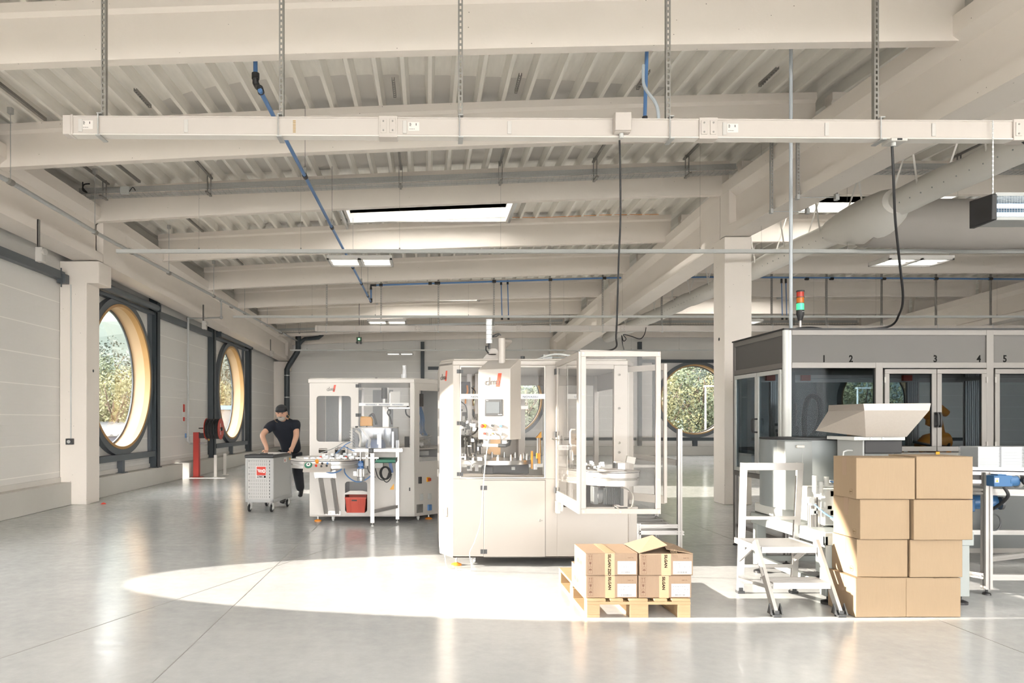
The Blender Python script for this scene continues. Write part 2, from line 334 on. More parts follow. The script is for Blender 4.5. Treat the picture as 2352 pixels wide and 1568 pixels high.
# columns
def column(x0, x1, y0, y1, zt, label, corbel=0):
    mb = MB(); pts = [(x0,0),(x1,0),(x1,zt)] + [(x0,zt)]
    if corbel: pts = [(x0,0),(x1,0),(x1,zt-.42),(x1+corbel,zt-.42),(x1+corbel,zt-.02),(x0,zt-.02)]
    mb.prism(pts, 'y', y0, y1); o = mb.build('concrete_column', M['conc'], kind=ST, bevel=.012, label=label); return o
c1 = column(-6.665, -6.18, 13.07, 13.59, 4.43, 'square cream concrete column with corbel against the left wall', .225)
mb = MB(); mb.cyl((-6.30,13.05,2.42),(-6.30,13.0701,2.42),.03,12); 
column(5.365, 5.86, 13.07, 13.57, 4.85, 'square cream concrete column standing in the middle of the hall')
column(-6.665, -6.18, 31.2, 31.7, 4.10, 'concrete column in the far left corner', .2)
column(5.4, 5.9, 31.3, 31.8, 4.14, 'concrete column against the far wall behind the large machine')
column(17.1, 17.6, 13.07, 13.57, 4.85, 'concrete column at the far right aisle')
column(17.1, 17.6, 31.3, 31.8, 4.14, 'concrete column in the far right')
mb = MB(); mb.lathe([(0,0),(.028,0),(.028,.004),(0,.004)], (-6.178,13.33,2.44), 14, (1,0,0)); mb.lathe([(0,0),(.03,0),(.03,.004),(0,.004)], (5.361,13.3,3.02), 14, (-1,0,0))
mb.build('trim_3', M['dark'], kind=ST, label='dark round lifting sockets in the columns')

# girders (I section) : centre x, y range, bottom z at both ends, height
def girder(cx, y0, z0, y1, z1, h_, label, solid=()):
    mb = MB(); a, b, t = .235, .105, .155
    pl = [(-a,0),(a,0),(a,t),(b,t+.06),(b,h_-.30),(a,h_-.20),(a,h_),(-a,h_),(-a,h_-.20),(-b,h_-.30),(-b,t+.06),(-a,t)]
    n = len(pl)
    def ring(y, z): return [(cx+p[0], y, z+p[1]) for p in pl]
    mb.add(ring(y0,z0)+ring(y1,z1), [(i,(i+1)%n,n+(i+1)%n,n+i) for i in range(n)] + [tuple(range(n)), tuple(range(n,2*n))[::-1]])
    for s0, s1 in solid:
        f = lambda y: z0+(z1-z0)*(y-y0)/(y1-y0)
        vs_ = [(cx+sx*(a-.002), y, f(y)+q) for y in (s0, s1) for sx, q in ((-1,t-.01),(1,t-.01),(1,h_-.19),(-1,h_-.19))]
        mb.add(vs_, [(0,1,5,4),(1,2,6,5),(2,3,7,6),(3,0,4,7),(0,3,2,1),(4,5,6,7)])
    return mb.build('concrete_girder', M['conc'], kind=ST, label=label, smooth=25)
girder(-6.215, -16, 4.42, 13.28, 4.43, 1.0, 'near left concrete roof girder over the wall', [])
girder(-6.215, 13.31, 4.42, 31.9, 4.10, 1.0, 'far left concrete roof girder over the wall', [(13.31,14.3),(30.9,31.9)])
girder(5.61, -16, 3.95, 13.28, 4.87, .98, 'near middle concrete roof girder running overhead', [(12.9,13.28)])
girder(5.61, 13.31, 4.80, 31.9, 4.12, 1.0, 'far middle concrete roof girder running to the back wall', [(13.31,14.2),(21.3,22.9),(30.9,31.9)])
girder(17.35, -16, 3.95, 13.28, 4.87, .98, 'near right concrete roof girder')
girder(17.35, 13.31, 4.80, 31.9, 4.12, 1.0, 'far right concrete roof girder beyond the robot cell')
# joists
def joist(j, x0, x1, label):
    mb = MB(); y = JY[j]; n = 8; prf = [(0,0),(.13,0),(.13,.46),(.17,.50),(.17,.60),(-.04,.60),(-.04,.50),(0,.46)]
    k = len(prf); vs_ = []
    for i in range(n+1):
        x = x0 + (x1-x0)*i/n; z = zj(j, x); vs_ += [(x, y+a, z+b) for a, b in prf]
    fs = [(i*k+q, (i+1)*k+q, (i+1)*k+(q+1)%k, i*k+(q+1)%k) for i in range(n) for q in range(k)] + [tuple(range(k)), tuple(range(n*k, n*k+k))[::-1]]
    return mb.add(vs_, fs).build('concrete_joist', M['conc'], kind=ST, label=label, smooth=25)
for j in range(len(JY)):
    nm = ['nearest','second','third','fourth','fifth','sixth','seventh','eighth','ninth','farthest'][j]
    joist(j, XL, XR, nm + ' concrete roof joist of the left aisle'); joist(j, XR2, 17.25, nm + ' concrete roof joist of the right aisle')
    joist(j, 17.45, 29, nm + ' concrete roof joist beyond the right girder')
# roof deck : trapezoid ribs along y
PIT = .345; HOLES = {JY[3]: [(-1.72, 1.72), (7.3, 11.2)], JY[6]: [(-1.72, 1.72), (9.0, 12.4)], -.5: [(7.3,16)], -6: [(-4.9, 4.4), (6.8, 16.2), (18.6,28)], -11: [(-4.9, 4.4), (6.8, 16.2), (18.6,28)]}  # rows before the first joist are out of view, added for daylight
def rib(x0): return [(x0,0),(x0+.05,0),(x0+.0925,.14),(x0+.3025,.14)]
mb = MB(); ys = [-16, -11, -6, -.5] + JY + [33]; k0 = int(-7.0/PIT)-1
for b in range(len(ys)-1):
    holes = HOLES.get(ys[b], [])
    segs = [(ys[b], ys[b+1], None)]
    if holes: ya, yb = ys[b]+.75, ys[b+1]-.35; segs = [(ys[b], ya, None), (ya, yb, holes), (yb, ys[b+1], None)]
    for s0, s1, hl in segs:
        runs = [[]]
        k = k0
        while k*PIT < 29:
            x = k*PIT
            if hl and any(h0 < x+.17 < h1 for h0, h1 in hl):
                if runs[-1]: runs.append([])
            else: runs[-1] += rib(x)
            k += 1
        for rn in runs:
            if len(rn) < 2: continue
            n = len(rn)
            mb.add([(x, y, zd(x, y)+z) for y in (s0, s1) for x, z in rn], [(i, i+1, n+i+1, n+i) for i in range(n-1)])
dk = mb.build('ceiling', M['deck'], kind=ST, smooth=0, label='corrugated metal roof deck above the joists')
so = dk.modifiers.new('thick', 'SOLIDIFY'); so.thickness = .012; so.offset = 1
# roofing slab above with the skylight openings, so daylight only falls in through them
mb = MB()
for b in range(len(ys)-1):
    hl = HOLES.get(ys[b], [])
    xs = [(-7.2, None)]; 
    xb = sorted([-7.2, XR, 30] + [q for h in hl for q in h])
    yy = [ys[b], ys[b]+.75, ys[b+1]-.35, ys[b+1]] if hl else [ys[b], ys[b+1]]
    for xi in range(len(xb)-1):
        for yi in range(len(yy)-1):
            x0, x1, y0, y1 = xb[xi], xb[xi+1], yy[yi], yy[yi+1]
            if hl and yi == 1 and any(h0-.01 < (x0+x1)/2 < h1+.01 for h0, h1 in hl): continue
            z = [zd(x, y)+.17 for x, y in ((x0,y0),(x1,y0),(x1,y1),(x0,y1))]
            vs_ = [(x, y, zz+q) for q in (0,.2) for (x, y), zz in zip(((x0,y0),(x1,y0),(x1,y1),(x0,y1)), z)]
            mb.add(vs_, [(0,3,2,1),(4,5,6,7),(0,1,5,4),(1,2,6,5),(2,3,7,6),(3,0,4,7)])
mb.build('roof_slab', M['panelw'], kind=ST, smooth=0, label='insulated roof build-up above the metal deck')
for j, (ya, hl) in enumerate(HOLES.items()):
    for i, (h0, h1) in enumerate(hl):
        y0, y1 = ya+.75, ys[ys.index(ya)+1]-.35
        zz = min(zd(h0,y0), zd(h1,y0), zd(h0,y1), zd(h1,y1)); zt = max(zd(h0,y0), zd(h1,y1)) + .55
        s = thing('window_%d' % (20+j*3+i), 'rectangular rooflight with a white upstand between the joists', None, ((h0+h1)/2, (y0+y1)/2, zz), kind=ST)
        mb = MB(); b_ = .05
        for a in ((h0,h1,y0-b_,y0),(h0,h1,y1,y1+b_),(h0-b_,h0,y0-b_,y1+b_),(h1,h1+b_,y0-b_,y1+b_)): mb.box(*a, zz+(.12 if a[3]==y0 else -.02), zt)
        mb.build('upstand', M['white'], s)
        mb = MB(); mb.box(h0, h1, y0, y1, zt-.02, zt); mb.build('glazing', M['skyl'], s)
        mb = MB()
        for x in (h0-.10, h1+.10): mb.bar((x, y0-.5, zd(x,y0)-.05), (x, y1+.30, zd(x,y1)-.05), .05, .12)
        mb.bar((h0-.1,y1+.02,zd(h0,y1)-.0),(h1+.1,y1+.02,zd(h1,y1)-.0),.05,.10); mb.build('trimmer_beam', M['galv'], s)

# round windows
def round_window(n, c, put, nrm, label):
    s = thing('window_%d' % n, label, None, put(c, 0, 0.4), kind=ST)
    ax = Vector(nrm); cc = Vector(put(c, 0, WZ)); N_ = 96
    MB().lathe([(RW+.03,-.26),(RW+.17,-.26),(RW+.17,.12),(RW+.02,.12),(RW+.02,-.26)], cc, N_, ax).build('outer_ring', M['steel2'], s)
    MB().lathe([(RW-.03,.125),(RW+.03,.13),(RW+.03,-.0),(RW-.03,0),(RW-.03,.125)], cc, N_, ax).build('wooden_rim', M['ply'], s)
    MB().lathe([(RW-.005,.11),(RW+.02,.11),(RW+.02,-.30),(RW-.005,-.30),(RW-.005,.11)], cc, N_, ax).build('reveal', M['reveal'], s)
    MB().lathe([(RW-.05,-.27),(RW-.0,-.27),(RW-.0,-.30),(RW-.05,-.30),(RW-.05,-.27)], cc, N_, ax).build('glazing_bead', M['steel2'], s)
    MB().lathe([(.001,-.286),(RW-.01,-.286),(RW-.01,-.29),(.001,-.29)], cc, N_, ax).build('pane', M['glass'], s)
for i, c in enumerate(WINL): round_window(i+1, c, lp, (1,0,0), 'round window with dark ring and wooden rim in the left wall, %s' % ('before the near column','nearest to the column','beside the hose reel','level with the viewer','behind the viewer')[i])
for i, c in enumerate(WINB): round_window(i+6, c, bp_, (0,-1,0), 'round window with dark ring in the far wall, %s' % ('behind the large machine','left of the middle column','behind the robot cell')[i])

# dark steel posts and rails on the walls
def ibeam(mb, p0, p1, w_, d_, up=(0,0,1), t=.012):
    mb.ext([(-w_/2,-d_/2),(w_/2,-d_/2),(w_/2,-d_/2+t),(t/2,-d_/2+t),(t/2,d_/2-t),(w_/2,d_/2-t),(w_/2,d_/2),(-w_/2,d_/2),(-w_/2,d_/2-t),(-t/2,d_/2-t),(-t/2,-d_/2+t),(-w_/2,-d_/2+t)], p0, p1, up)
k = 0
for y in (8.6, 17.35, 21.95, 26.4):
    mb = MB(); mb.box(XW+.005, XW+.20, y-.09, y-.075, .42, 4.9); mb.box(XW+.005, XW+.20, y+.075, y+.09, .42, 4.9); mb.box(XW+.09, XW+.105, y-.08, y+.08, .42, 4.9); mb.box(XW+.18, XW+.205, y-.09, y+.09, .42, 4.9)
    mb.box(XW, XW+.24, y-.12, y+.12, .40, .42); mb.build('steel_post', M['steel'], kind=ST, label='anthracite steel post on the left wall')
for c in (15.53, 24.2):
    mb = MB()
    mb.box(XW+.01, XW+.08, c+1.62, c+1.73, .80, 4.06)
    mb.box(XW+.01, XW+.16, c-1.95, c+1.9, .67, .80); mb.box(XW+.01, XW+.13, c-.06, c+.06, .41, .67); mb.box(XW, XW+.17, c-.13, c+.13, .40, .415)
    mb.build('steel_rail', M['steel2'], kind=ST, bevel=.006, label='dark steel sill rail and stub under the round window')
mb = MB(); mb.box(XW+.01, XW+.14, -3, 13.0, 4.05, 4.19); mb.box(XW+.01, XW+.14, 17.45, 21.85, 4.05, 4.19); mb.box(XW+.01,XW+.14,13.6,17.3,4.05,4.12); mb.box(XW+.01,XW+.14,22.05,26.3,4.05,4.12)
mb.build('steel_rail', M['steel2'], kind=ST, label='dark steel rail high along the left wall')
for y0, y1 in ((13.75, 17.2), (22.3, 26.25)):
    s = thing('roller_blind', 'grey roller blind casing above the round left window, %s' % ('next to the column' if y0 < 20 else 'above the hose reel end'), 'blind', (XW+.16, (y0+y1)/2, 4.12))
    MB().cyl((XW+.22,y0,4.20),(XW+.22,y1,4.20),.075,18).build('casing', M['steel2'], s)
    mb = MB(); mb.box(XW+.14,XW+.30,y0-.05,y0,4.11,4.29); mb.box(XW+.14,XW+.30,y1,y1+.05,4.11,4.29); mb.build('end_bracket', M['steel'], s)
mb = MB()
for x in (-.24, 9.35, 15.9): mb.box(x-.08, x+.08, YB-.18, YB-.001, .42, 5.0)
for a, b, z in ((0, 9.3, 3.85), (9.4, 15.8, 4.16), (9.4,15.8,.72),(15.9,24,4.16),(15.9,24,.72)): mb.box(a, b, YB-.14, YB-.001, z-.08, z+.06)
for x in (10.0, 13.75): mb.box(x-.06, x+.06, YB-.12, YB-.001, .8, 4.1)
mb.box(11.7,11.9,YB-.12,YB-.001,.4,.66); mb.box(.05,9.2,YB-.12,YB-.001,.66,.78); mb.box(1.3,1.42,YB-.12,YB-.001,.7,3.85)
mb.build('steel_frame', M['steel'], kind=ST, label='anthracite steel framing on the far wall')
# ================================================================ OUTSIDE
mb = MB(); mb.box(-260, -6.95, -60, 300, -1.6, -1.2); mb.box(-6.95, 260, 33.0, 300, -1.6, -1.2); mb.box(-6.95, 60, -60, -16.5, -1.6, -.02)
mb.build('ground_outside', mat('dry_grass', (.045,.045,.027), .9, col2=(.028,.033,.018), vs_=.4), kind=ST, label='grassy ground outside the hall')
def hill(name, x0, x1, y0, y1, hf, m, label):
    nx, ny = 70, 40; mb = MB(); r = random.Random(5); vs_ = []
    for j in range(ny+1):
        for i in range(nx+1):
            x = x0+(x1-x0)*i/nx; y = y0+(y1-y0)*j/ny; vs_.append((x+r.uniform(-1,1), y+r.uniform(-1,1), hf(x,y)+r.uniform(-1.6,1.6)*min(1, hf(x,y)/6+.1)-1.4))
    mb.add(vs_, [(j*(nx+1)+i, j*(nx+1)+i+1, (j+1)*(nx+1)+i+1, (j+1)*(nx+1)+i) for j in range(ny) for i in range(nx)])
    mb.build(name, m, kind=ST, smooth=0, label=label)
fm = mat('hazy_forest_slope', (.070,.088,.070), .95, col2=(.035,.05,.048), vs_=.35, bump=1, bs=.8)  # distance haze put into the colour as a washed-out blue-green
hill('hillside', -240, 240, 62, 230, lambda x, y: max(0, (y-66)*.42), fm, 'wooded hillside rising behind the hall')
0 and hill('hillside', -240, -52, -40, 66, lambda x, y: max(0, (-x-55)*.40), fm, 'wooded hillside seen through the left windows')
bark = mat('bark', (.10,.07,.05), .9)
def leafm(n, a, b): return mat(n, a, .8, col2=b, vs_=.9)
LM = [leafm('yellow_green_leaves', (.15,.14,.065), (.085,.09,.04)), leafm('green_leaves', (.085,.10,.055), (.05,.065,.035)), leafm('blue_green_leaves', (.07,.085,.065), (.045,.058,.05))]
TV = []
for v in range(3):
    r = random.Random(20+v); t = thing('leafy_tree', 'tree', 'tree')
    mb = MB(); mb.tube([(0,0,0),(.05,0,1.5),(-.05,.05,3),(0,0,5)], [.2,.17,.12,.04], 8)
    for k in range(7):
        a = r.uniform(0,6.28); h0 = r.uniform(1.8,4); mb.tube([(0,0,h0),(math.cos(a)*.9,math.sin(a)*.9,h0+.9),(math.cos(a)*1.6,math.sin(a)*1.6,h0+2)], [.07,.05,.02], 5)
    mb.build('trunk', bark, t)
    mb = MB(); bl = [(Vector((r.uniform(-1.5,1.5), r.uniform(-1.5,1.5), r.uniform(2.2,6.2))), r.uniform(.7,1.35)) for _ in range(16)]
    for k in range(3400):
        c, q = bl[r.randrange(16)]; d = Vector((r.gauss(0,1), r.gauss(0,1), r.gauss(0,1))).normalized()*q*r.uniform(.6,1.05); p = c+d
        a = Vector((r.gauss(0,1), r.gauss(0,1), r.gauss(0,1))).normalized(); b = a.cross(d.normalized()+Vector((.1,.2,.1))).normalized(); s_ = r.uniform(.06,.13)
        mb.add([p-a*s_, p+b*s_*.6, p+a*s_, p-b*s_*.6], [(0,1,2,3)])
    mb.build('crown', LM[v], t, smooth=0); TV.append(t)
KL = ['yellow-green autumn tree', 'green leafy tree', 'dark blue-green tree']
spots = [(-13.5,31,0,.95,0),(-16.2,35.5,0,1.1,0),(-12.2,42,0,1.0,0),(-19,45,1,1.3,0),(-15.5,54,2,1.5,0),(-24,52,2,1.6,0),(-12.5,60,1,1.5,0),(-21.5,60,1,1.6,0),
         (5.6,41,1,1.0,1),(4.6,50,0,1.2,1),(7.8,47,1,1.1,1),(13.4,41.5,0,.95,1),(16.4,43,1,1.05,1),(18.8,45,0,1.0,1),(15,52,1,1.5,1),(19.5,54,2,1.6,1),(17.5,60,0,1.7,1),(23.5,58,1,1.6,1),
         (23.5,42,0,.85,2),(26.5,44,0,.95,2),(29.5,46,0,.9,2),(28,57,2,1.3,2),(34,58,2,1.4,2)]
zone = ['seen through a round window of the left wall', 'seen through the round far window beside the middle column', 'seen through the robot cell and far window']
cnt = {}
for i, (x, y, v, s_, zn) in enumerate(spots):
    lab = '%s outside, %s' % (KL[v], zone[zn]); first = v not in cnt; cnt[v] = 1
    o = TV[v] if first else copy_tree(TV[v])
    o['label'] = lab; o['group'] = '%ss %s' % (KL[v], zone[zn]); o.location = (x, y, -1.25); o.rotation_euler = (0, 0, i*1.3); o.scale = (s_*(.78 if zn == 0 else .9),)*3
t = thing('site_shed', 'blue corrugated shed with a grey ribbed roof outside the left round window', 'shed', (-12.2, 28, -1.2))
mb = MB(); mb.box(-14.2,-10.4,25.5,30.5,-1.2,.95); mb.build('body', mat('blue_cladding', (.04,.06,.11), .5), t)
mb = MB()
for k in range(17): x0 = -14.5+k*.26; mb.prism([(x0,0),(x0+.05,.05),(x0+.1,.05),(x0+.15,0),(x0+.26,0),(x0+.26,-.03),(x0,-.03)], 'y', 0, 1)
vs_ = [(x, 25.2+5.6*y, 1.0+z+.45*y) for x, y, z in mb.v]; m2 = MB(); m2.add(vs_, mb.f); m2.build('roof', mat('weathered_roof', (.06,.065,.07), .6), t)
mb = MB(); mb.box(-12.6,-11.3,25.45,25.5,-.1,.7); mb.build('shed_window', M['paper'], t)
t = thing('white_kiosk', 'small white cabin with a blue roof edge outside the far left window', 'cabin', (-10.6,38,-1.2))
MB().box(-11.4,-10.0,37.3,38.6,-1.2,2.1).build('body', mat('cabin_white', (.13,.135,.145), .6), t); MB().box(-11.5,-9.9,37.2,38.7,2.1,2.3).build('roof_edge', M['blue'], t)
t = thing('street_lamp', 'slim pale street lamp outside the round window beside the middle column', 'street lamp', (14.6,38,-1.2))
MB().cyl((14.6,38,-1.2),(14.6,38,3.3),.06,8,.04).build('pole', M['lgrey'], t); MB().box(14.55,15.25,37.9,38.1,3.3,3.38).build('lamp_head', M['lgrey'], t)
t = thing('street_lamp', 'slim pale street lamp outside the window behind the robot cell', 'street lamp', (22.6,38,-1.2))
MB().cyl((22.6,38,-1.2),(22.6,38,3.2),.06,8,.04).build('pole', M['lgrey'], t); MB().box(22.55,23.25,37.9,38.1,3.2,3.28).build('lamp_head', M['lgrey'], t)

# ================================================================ SERVICES UNDER THE ROOF
def strut(mb, x, y, z0, z1, w_=.041, pitch=.05):
    t = .0022; d = .041
    mb.box(x-w_/2, x-w_/2+.0125, y, y+t, z0, z1); mb.box(x+w_/2-.0125, x+w_/2, y, y+t, z0, z1)
    mb.box(x-w_/2, x-w_/2+t, y+t, y+d, z0, z1); mb.box(x+w_/2-t, x+w_/2, y+t, y+d, z0, z1)
    z = z0
    while z < z1: mb.box(x-w_/2+.0125, x+w_/2-.0125, y, y+t, z, min(z1, z+pitch*.42)); z += pitch
def busbar(y, x0, x1, zl, zr, hx, xl, taps, joints, covers, name_l, nstrut):
    t = thing('busbar_trunking', name_l, 'busbar', (x0, y, zl))
    zc = lambda x: zl + (zr-zl)*(x-x0)/(x1-x0)
    a = Vector((x0+.06, y, zc(x0))); b = Vector((x1, y, zc(x1)))
    pl = [(-.045,-.08),(.045,-.08),(.045,-.072),(.038,-.068),(.038,.068),(.045,.072),(.045,.08),(-.045,.08),(-.045,.072),(-.038,.068),(-.038,-.068),(-.045,-.072)]
    MB().ext(pl, a, b).build('trunk_section', M['bus'], t)
    MB().ext([(-.05,-.087),(.05,-.087),(.05,-.078),(-.05,-.078)], a, b).build('bottom_lip', M['panelw'], t)
    mb = MB(); mb.box(x0-.0, x0+.07, y-.052, y+.05, zc(x0)-.085, zc(x0)+.083); mb.box(x0+.07, x0+.09, y-.056, y+.055, zc(x0)-.09, zc(x0)+.088); mb.build('end_cap', M['bus'], t, bevel=.006)
    for px in joints:
        mb = MB(); mb.box(px-.08, px+.08, y-.055, y+.055, zc(px)-.095, zc(px)+.088); mb.box(px-.065,px-.012,y-.062,y-.05,zc(px)-.06,zc(px)+.06); mb.box(px+.012,px+.065,y-.062,y-.05,zc(px)-.06,zc(px)+.06)
        o = mb.build('joint_cover', M['bus'], t, bevel=.003); mb = MB()
        for sx in (-1,1):
            for sz in (-1,1): mb.cyl((px+sx*.04,y-.066,zc(px)+sz*.04),(px+sx*.04,y-.062,zc(px)+sz*.04),.008,8)
        mb.build('bolt', M['galvd'], o)
    for px in covers:
        MB().box(px-.018, px+.018, y-.046, y-.04, zc(px)-.06, zc(px)+.052).build('outlet_cover', M['white'], t, bevel=.003)
    for px in hx:
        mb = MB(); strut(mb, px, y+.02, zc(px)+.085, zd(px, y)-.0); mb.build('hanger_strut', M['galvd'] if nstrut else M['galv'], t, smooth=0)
        mb = MB(); z = zc(px); mb.cyl((px-.012,y-.058,z-.10),(px-.012,y-.058,z+.10),.006,8); mb.box(px-.02,px+.02,y-.07,y+.07,z+.09,z+.098); mb.box(px-.02,px+.02,y-.09,y+.07,z-.108,z-.098); mb.build('clamp', M['galv'], t)
    return t, zc
X63 = lambda px: (px-VX)*6.3/F
bt, zc = busbar(6.3, X63(150), 7.2, 4.083, 4.030, [X63(q) for q in (235,645,1058,1537,2017)]+[X63(2500)], 0, [], [X63(892), X63(1622), X63(2338)], [X63(q) for q in (190,431,930,1169,1660,1893,2137)], 'near cream busbar trunking on perforated hangers crossing the whole view', 1)
mb = MB(); q = X63(1423); mb.box(q-.07, q+.07, 6.2, 6.26, zc(q)-.06, zc(q)+.11); mb.box(q-.07,q+.07,6.17,6.21,zc(q)-.055,zc(q)+.10); o = mb.build('tap_off_box', M['bus'], bt, bevel=.006)
MB().cyl((q,6.24,zc(q)-.10),(q,6.24,zc(q)-.06),.02,12).build('cable_gland', M['lgrey'], o)
mb = MB(); q = X63(2050); mb.box(q-.06, q+.08, 6.22, 6.36, zc(q)-.115, zc(q)-.088); o = mb.build('tap_off_box', M['white'], bt, bevel=.003)
mb = MB(); mb.cyl((q-.01,6.27,zc(q)-.145),(q-.01,6.27,zc(q)-.11),.018,12); mb.build('cable_gland', M['lgrey'], o); MB().box(q-.01,q+.03,6.214,6.221,zc(q)-.11,zc(q)-.095).build('indicator_window', M['blk'], o)
for q in (205, 950, 1678):
    MB().box(X63(q)-.045, X63(q)+.05, 6.3-.0395, 6.3-.0385, zc(X63(q))-.035, zc(X63(q))+.04).build('rating_label', mat('pale_label', (.72,.68,.64), .5), bt)
    mb = MB(); a = X63(q)
    for k in range(5): mb.box(a-.035, a-.035+.012+.003*(k%3), 6.2598, 6.2603, zc(a)+.03-.006*k, zc(a)+.033-.006*k)
    mb.box(a+.02,a+.026,6.2598,6.2603,zc(a)+.01,zc(a)+.03)
    for k in range(6): mb.box(a-.035+.008*k, a-.031+.008*k, 6.2598, 6.2603, zc(a)-.022, zc(a)-.017)
    mb.build('label_print', M['ink'], bt)
mb = MB(); q = X63(678)
for k in range(8): mb.box(q-.012, q+.012, 6.258, 6.262, zc(q)-.055+.014*k, zc(q)-.048+.014*k)
mb.build('vent_slot', mat('ochre_slot', (.45,.30,.12), .5), bt)
X20 = lambda px: (px-VX)*20.2/F
bt2, zc2 = busbar(20.2, X20(724), 18, 4.10, 4.10, [X20(q) for q in (750,875,1007,1135,1264,1385,1521,1774,1900,2027,2152,2278)], 0, [], [X20(960), X20(1192), X20(1430), X20(1690)], [X20(814), X20(1000), X20(1355)], 'far cream busbar trunking hung on perforated struts before the back wall', 1)

def cable(name, label, pts, r, m, cat='cable', parent=None):
    # smooth catmull through points
    pts = [Vector(p) for p in pts]; out = []
    for i in range(len(pts)-1):
        p0, p1, p2, p3 = pts[max(i-1,0)], pts[i], pts[i+1], pts[min(i+2,len(pts)-1)]
        for k in range(6):
            t = k/6; out.append(.5*((2*p1)+(p2-p0)*t+(2*p0-5*p1+4*p2-p3)*t*t+(3*p1-p0-3*p2+p3)*t*t*t))
    out.append(pts[-1])
    o = MB().tube(out, r, 8).build(name, m, parent); return tag(o, label, cat) if label else o
cable('power_cable', 'thick black cable dropping from the busbar box to the large machine', [P(1423,322,6.24), P(1424.5,380,6.25), P(1425,500,6.35), P(1421,600,6.45), P(1418,700,6.6), P(1415,770,6.75), P(1408,802,7.0), (1.62,7.75,2.24), (1.45,8.3,2.18)], .0085, M['blk'])
cable('power_cable', 'thick black cable looping from the busbar down to the robot cell roof', [P(2049,336,6.27), P(2052,400,6.3), P(2056,500,6.5), P(2066,600,6.8), P(2074,680,7.1), P(2066,720,7.5), (4.95,7.78,2.53), (4.5,7.8,2.505), (3.95,7.86,2.505)], .011, M['blk'])
cable('power_cable', 'black cable end curling down from the busbar at the right edge', [(5.18,6.3,3.96),(5.20,6.25,3.90),(5.24,6.22,3.86),(5.32,6.22,3.85)], .012, M['blk'])
cable('patch_cable', 'thin black lead with a small coil hanging from the far busbar', [P(1484,752,20.13),P(1480,768,20.0),P(1470,778,20),P(1450,772,20),P(1432,768,20),P(1438,778,20),P(1432,783,20),P(1428,770,20),P(1430,790,20),P(1433,802,19)], .012, M['blk'])

# blue air pipework
bp1 = thing('air_pipe', 'blue compressed-air pipe with black fittings running along under the joists', 'pipe', (-1.8,7.8,4.9))
A0 = P(586,143,7.75); A1 = P(587,190,7.75); A2 = P(852,693,20.05)
MB().cyl((A0.x,A0.y,5.75), A1, .024, 12).build('vertical_pipe', M['blue'], bp1)
st_ = P(597,207,7.55); MB().tube([st_, A2], .024, 12).build('long_pipe', M['blue'], bp1)
mb = MB(); mb.tube([A1+Vector((0,0,.07)), A1, A1+Vector((.02,-.0,-.04)), st_+Vector((0,0,.02)), st_+(A2-st_).normalized()*.06], .034, 12); mb.cyl(A1+Vector((0,0,.04)),A1+Vector((0,0,.10)),.042,12); mb.build('elbow', M['blk'], bp1)
for t_ in (.205,.41,.66,.80,.93):
    p = st_.lerp(A2, t_); d = (A2-st_).normalized()
    mb = MB(); mb.cyl(p-d*.05, p+d*.05, .034, 12); mb.build('coupling', M['blk'], bp1)
    mb = MB(); mb.cyl(p, (p.x, p.y, zd(p.x,p.y)), .004, 6); mb.box(p.x-.02,p.x+.02,p.y-.02,p.y+.02,p.z,p.z+.12); mb.build('pipe_hanger', M['galvd'], bp1, smooth=0)
B1 = A2+Vector((0,.05,0)); B2 = P(852,655,20.1); B3 = P(1400,638,20.1); B4 = P(2380,641,20.1)
mb = MB(); mb.tube([A2-(A2-st_).normalized()*.1, A2, B1, B1+Vector((0,0,.10))], .036, 10); mb.tube([B2-Vector((0,0,.12)), B2, B2+Vector((.15,0,.003))], .036, 10); mb.build('elbow', M['blk'], bp1)
MB().cyl(B1, B2, .024, 10).build('vertical_pipe', M['blue'], bp1)
bp2 = thing('air_pipe', 'blue compressed-air pipe running across the hall above the far busbar', 'pipe', tuple(B2))
MB().tube([B2+Vector((.02,.0,0)), P(1400,638,20.1), P(1640,636,20.1), B4], .024, 10).build('main_pipe', M['blue'], bp2)
for px in (875,988,1002,1007,1135,1264,1388,1853,1910,2030,2150,2275):
    f = (px-852)/548; y = 655-17*f if px < 1400 else 640
    MB().cyl(P(px-4,y,20.1), P(px+4,y,20.1), .04, 10).build('coupling', M['blk'], bp2)
for px, y0 in ((1151,646),(1166,645),(1795,642),(1805,642)):
    mb = MB(); mb.cyl(P(px,y0,20.15), P(px+2,730,20.15), .014, 8); o = mb.build('drop_pipe', M['blue'], bp2); mb = MB(); mb.cyl(P(px,y0-2,20.15), P(px,y0+8,20.15), .03, 8); mb.cyl(P(px+2,728,20.15),P(px+2,734,20.15),.03,8); mb.build('fitting', M['blk'], o)
bp3 = thing('air_drop', 'blue pipe with a clear hose dropping behind the first joist to the busbar', 'pipe', (2.4,8,4.9))
MB().cyl((2.36,7.75,5.9), P(1481,272,7.75), .02, 10).build('drop_pipe', M['blue'], bp3)
mb = MB(); mb.cyl(P(1481,268,7.75), P(1482,285,7.75), .03, 10); mb.build('valve', M['blk'], bp3)
cable('clear_hose', None, [P(1478,150,7.7),P(1478,190,7.6),P(1488,212,7.5),P(1505,235,7.4),P(1512,262,7.35),P(1510,300,7.35),P(1496,319,7.35),P(1484,310,7.4)], .017, mat('clear_hose', (.55,.62,.68), .25), parent=bp3)
o = MB().cyl((4.07,8.1,2.45),(4.07,8.1,6.0),.019,12).build('conduit_pole', mat('pale_blue_pole', (.50,.54,.58), .4)); tag(o, 'pale blue-grey vertical tube rising from the robot cell roof to the ceiling', 'tube')

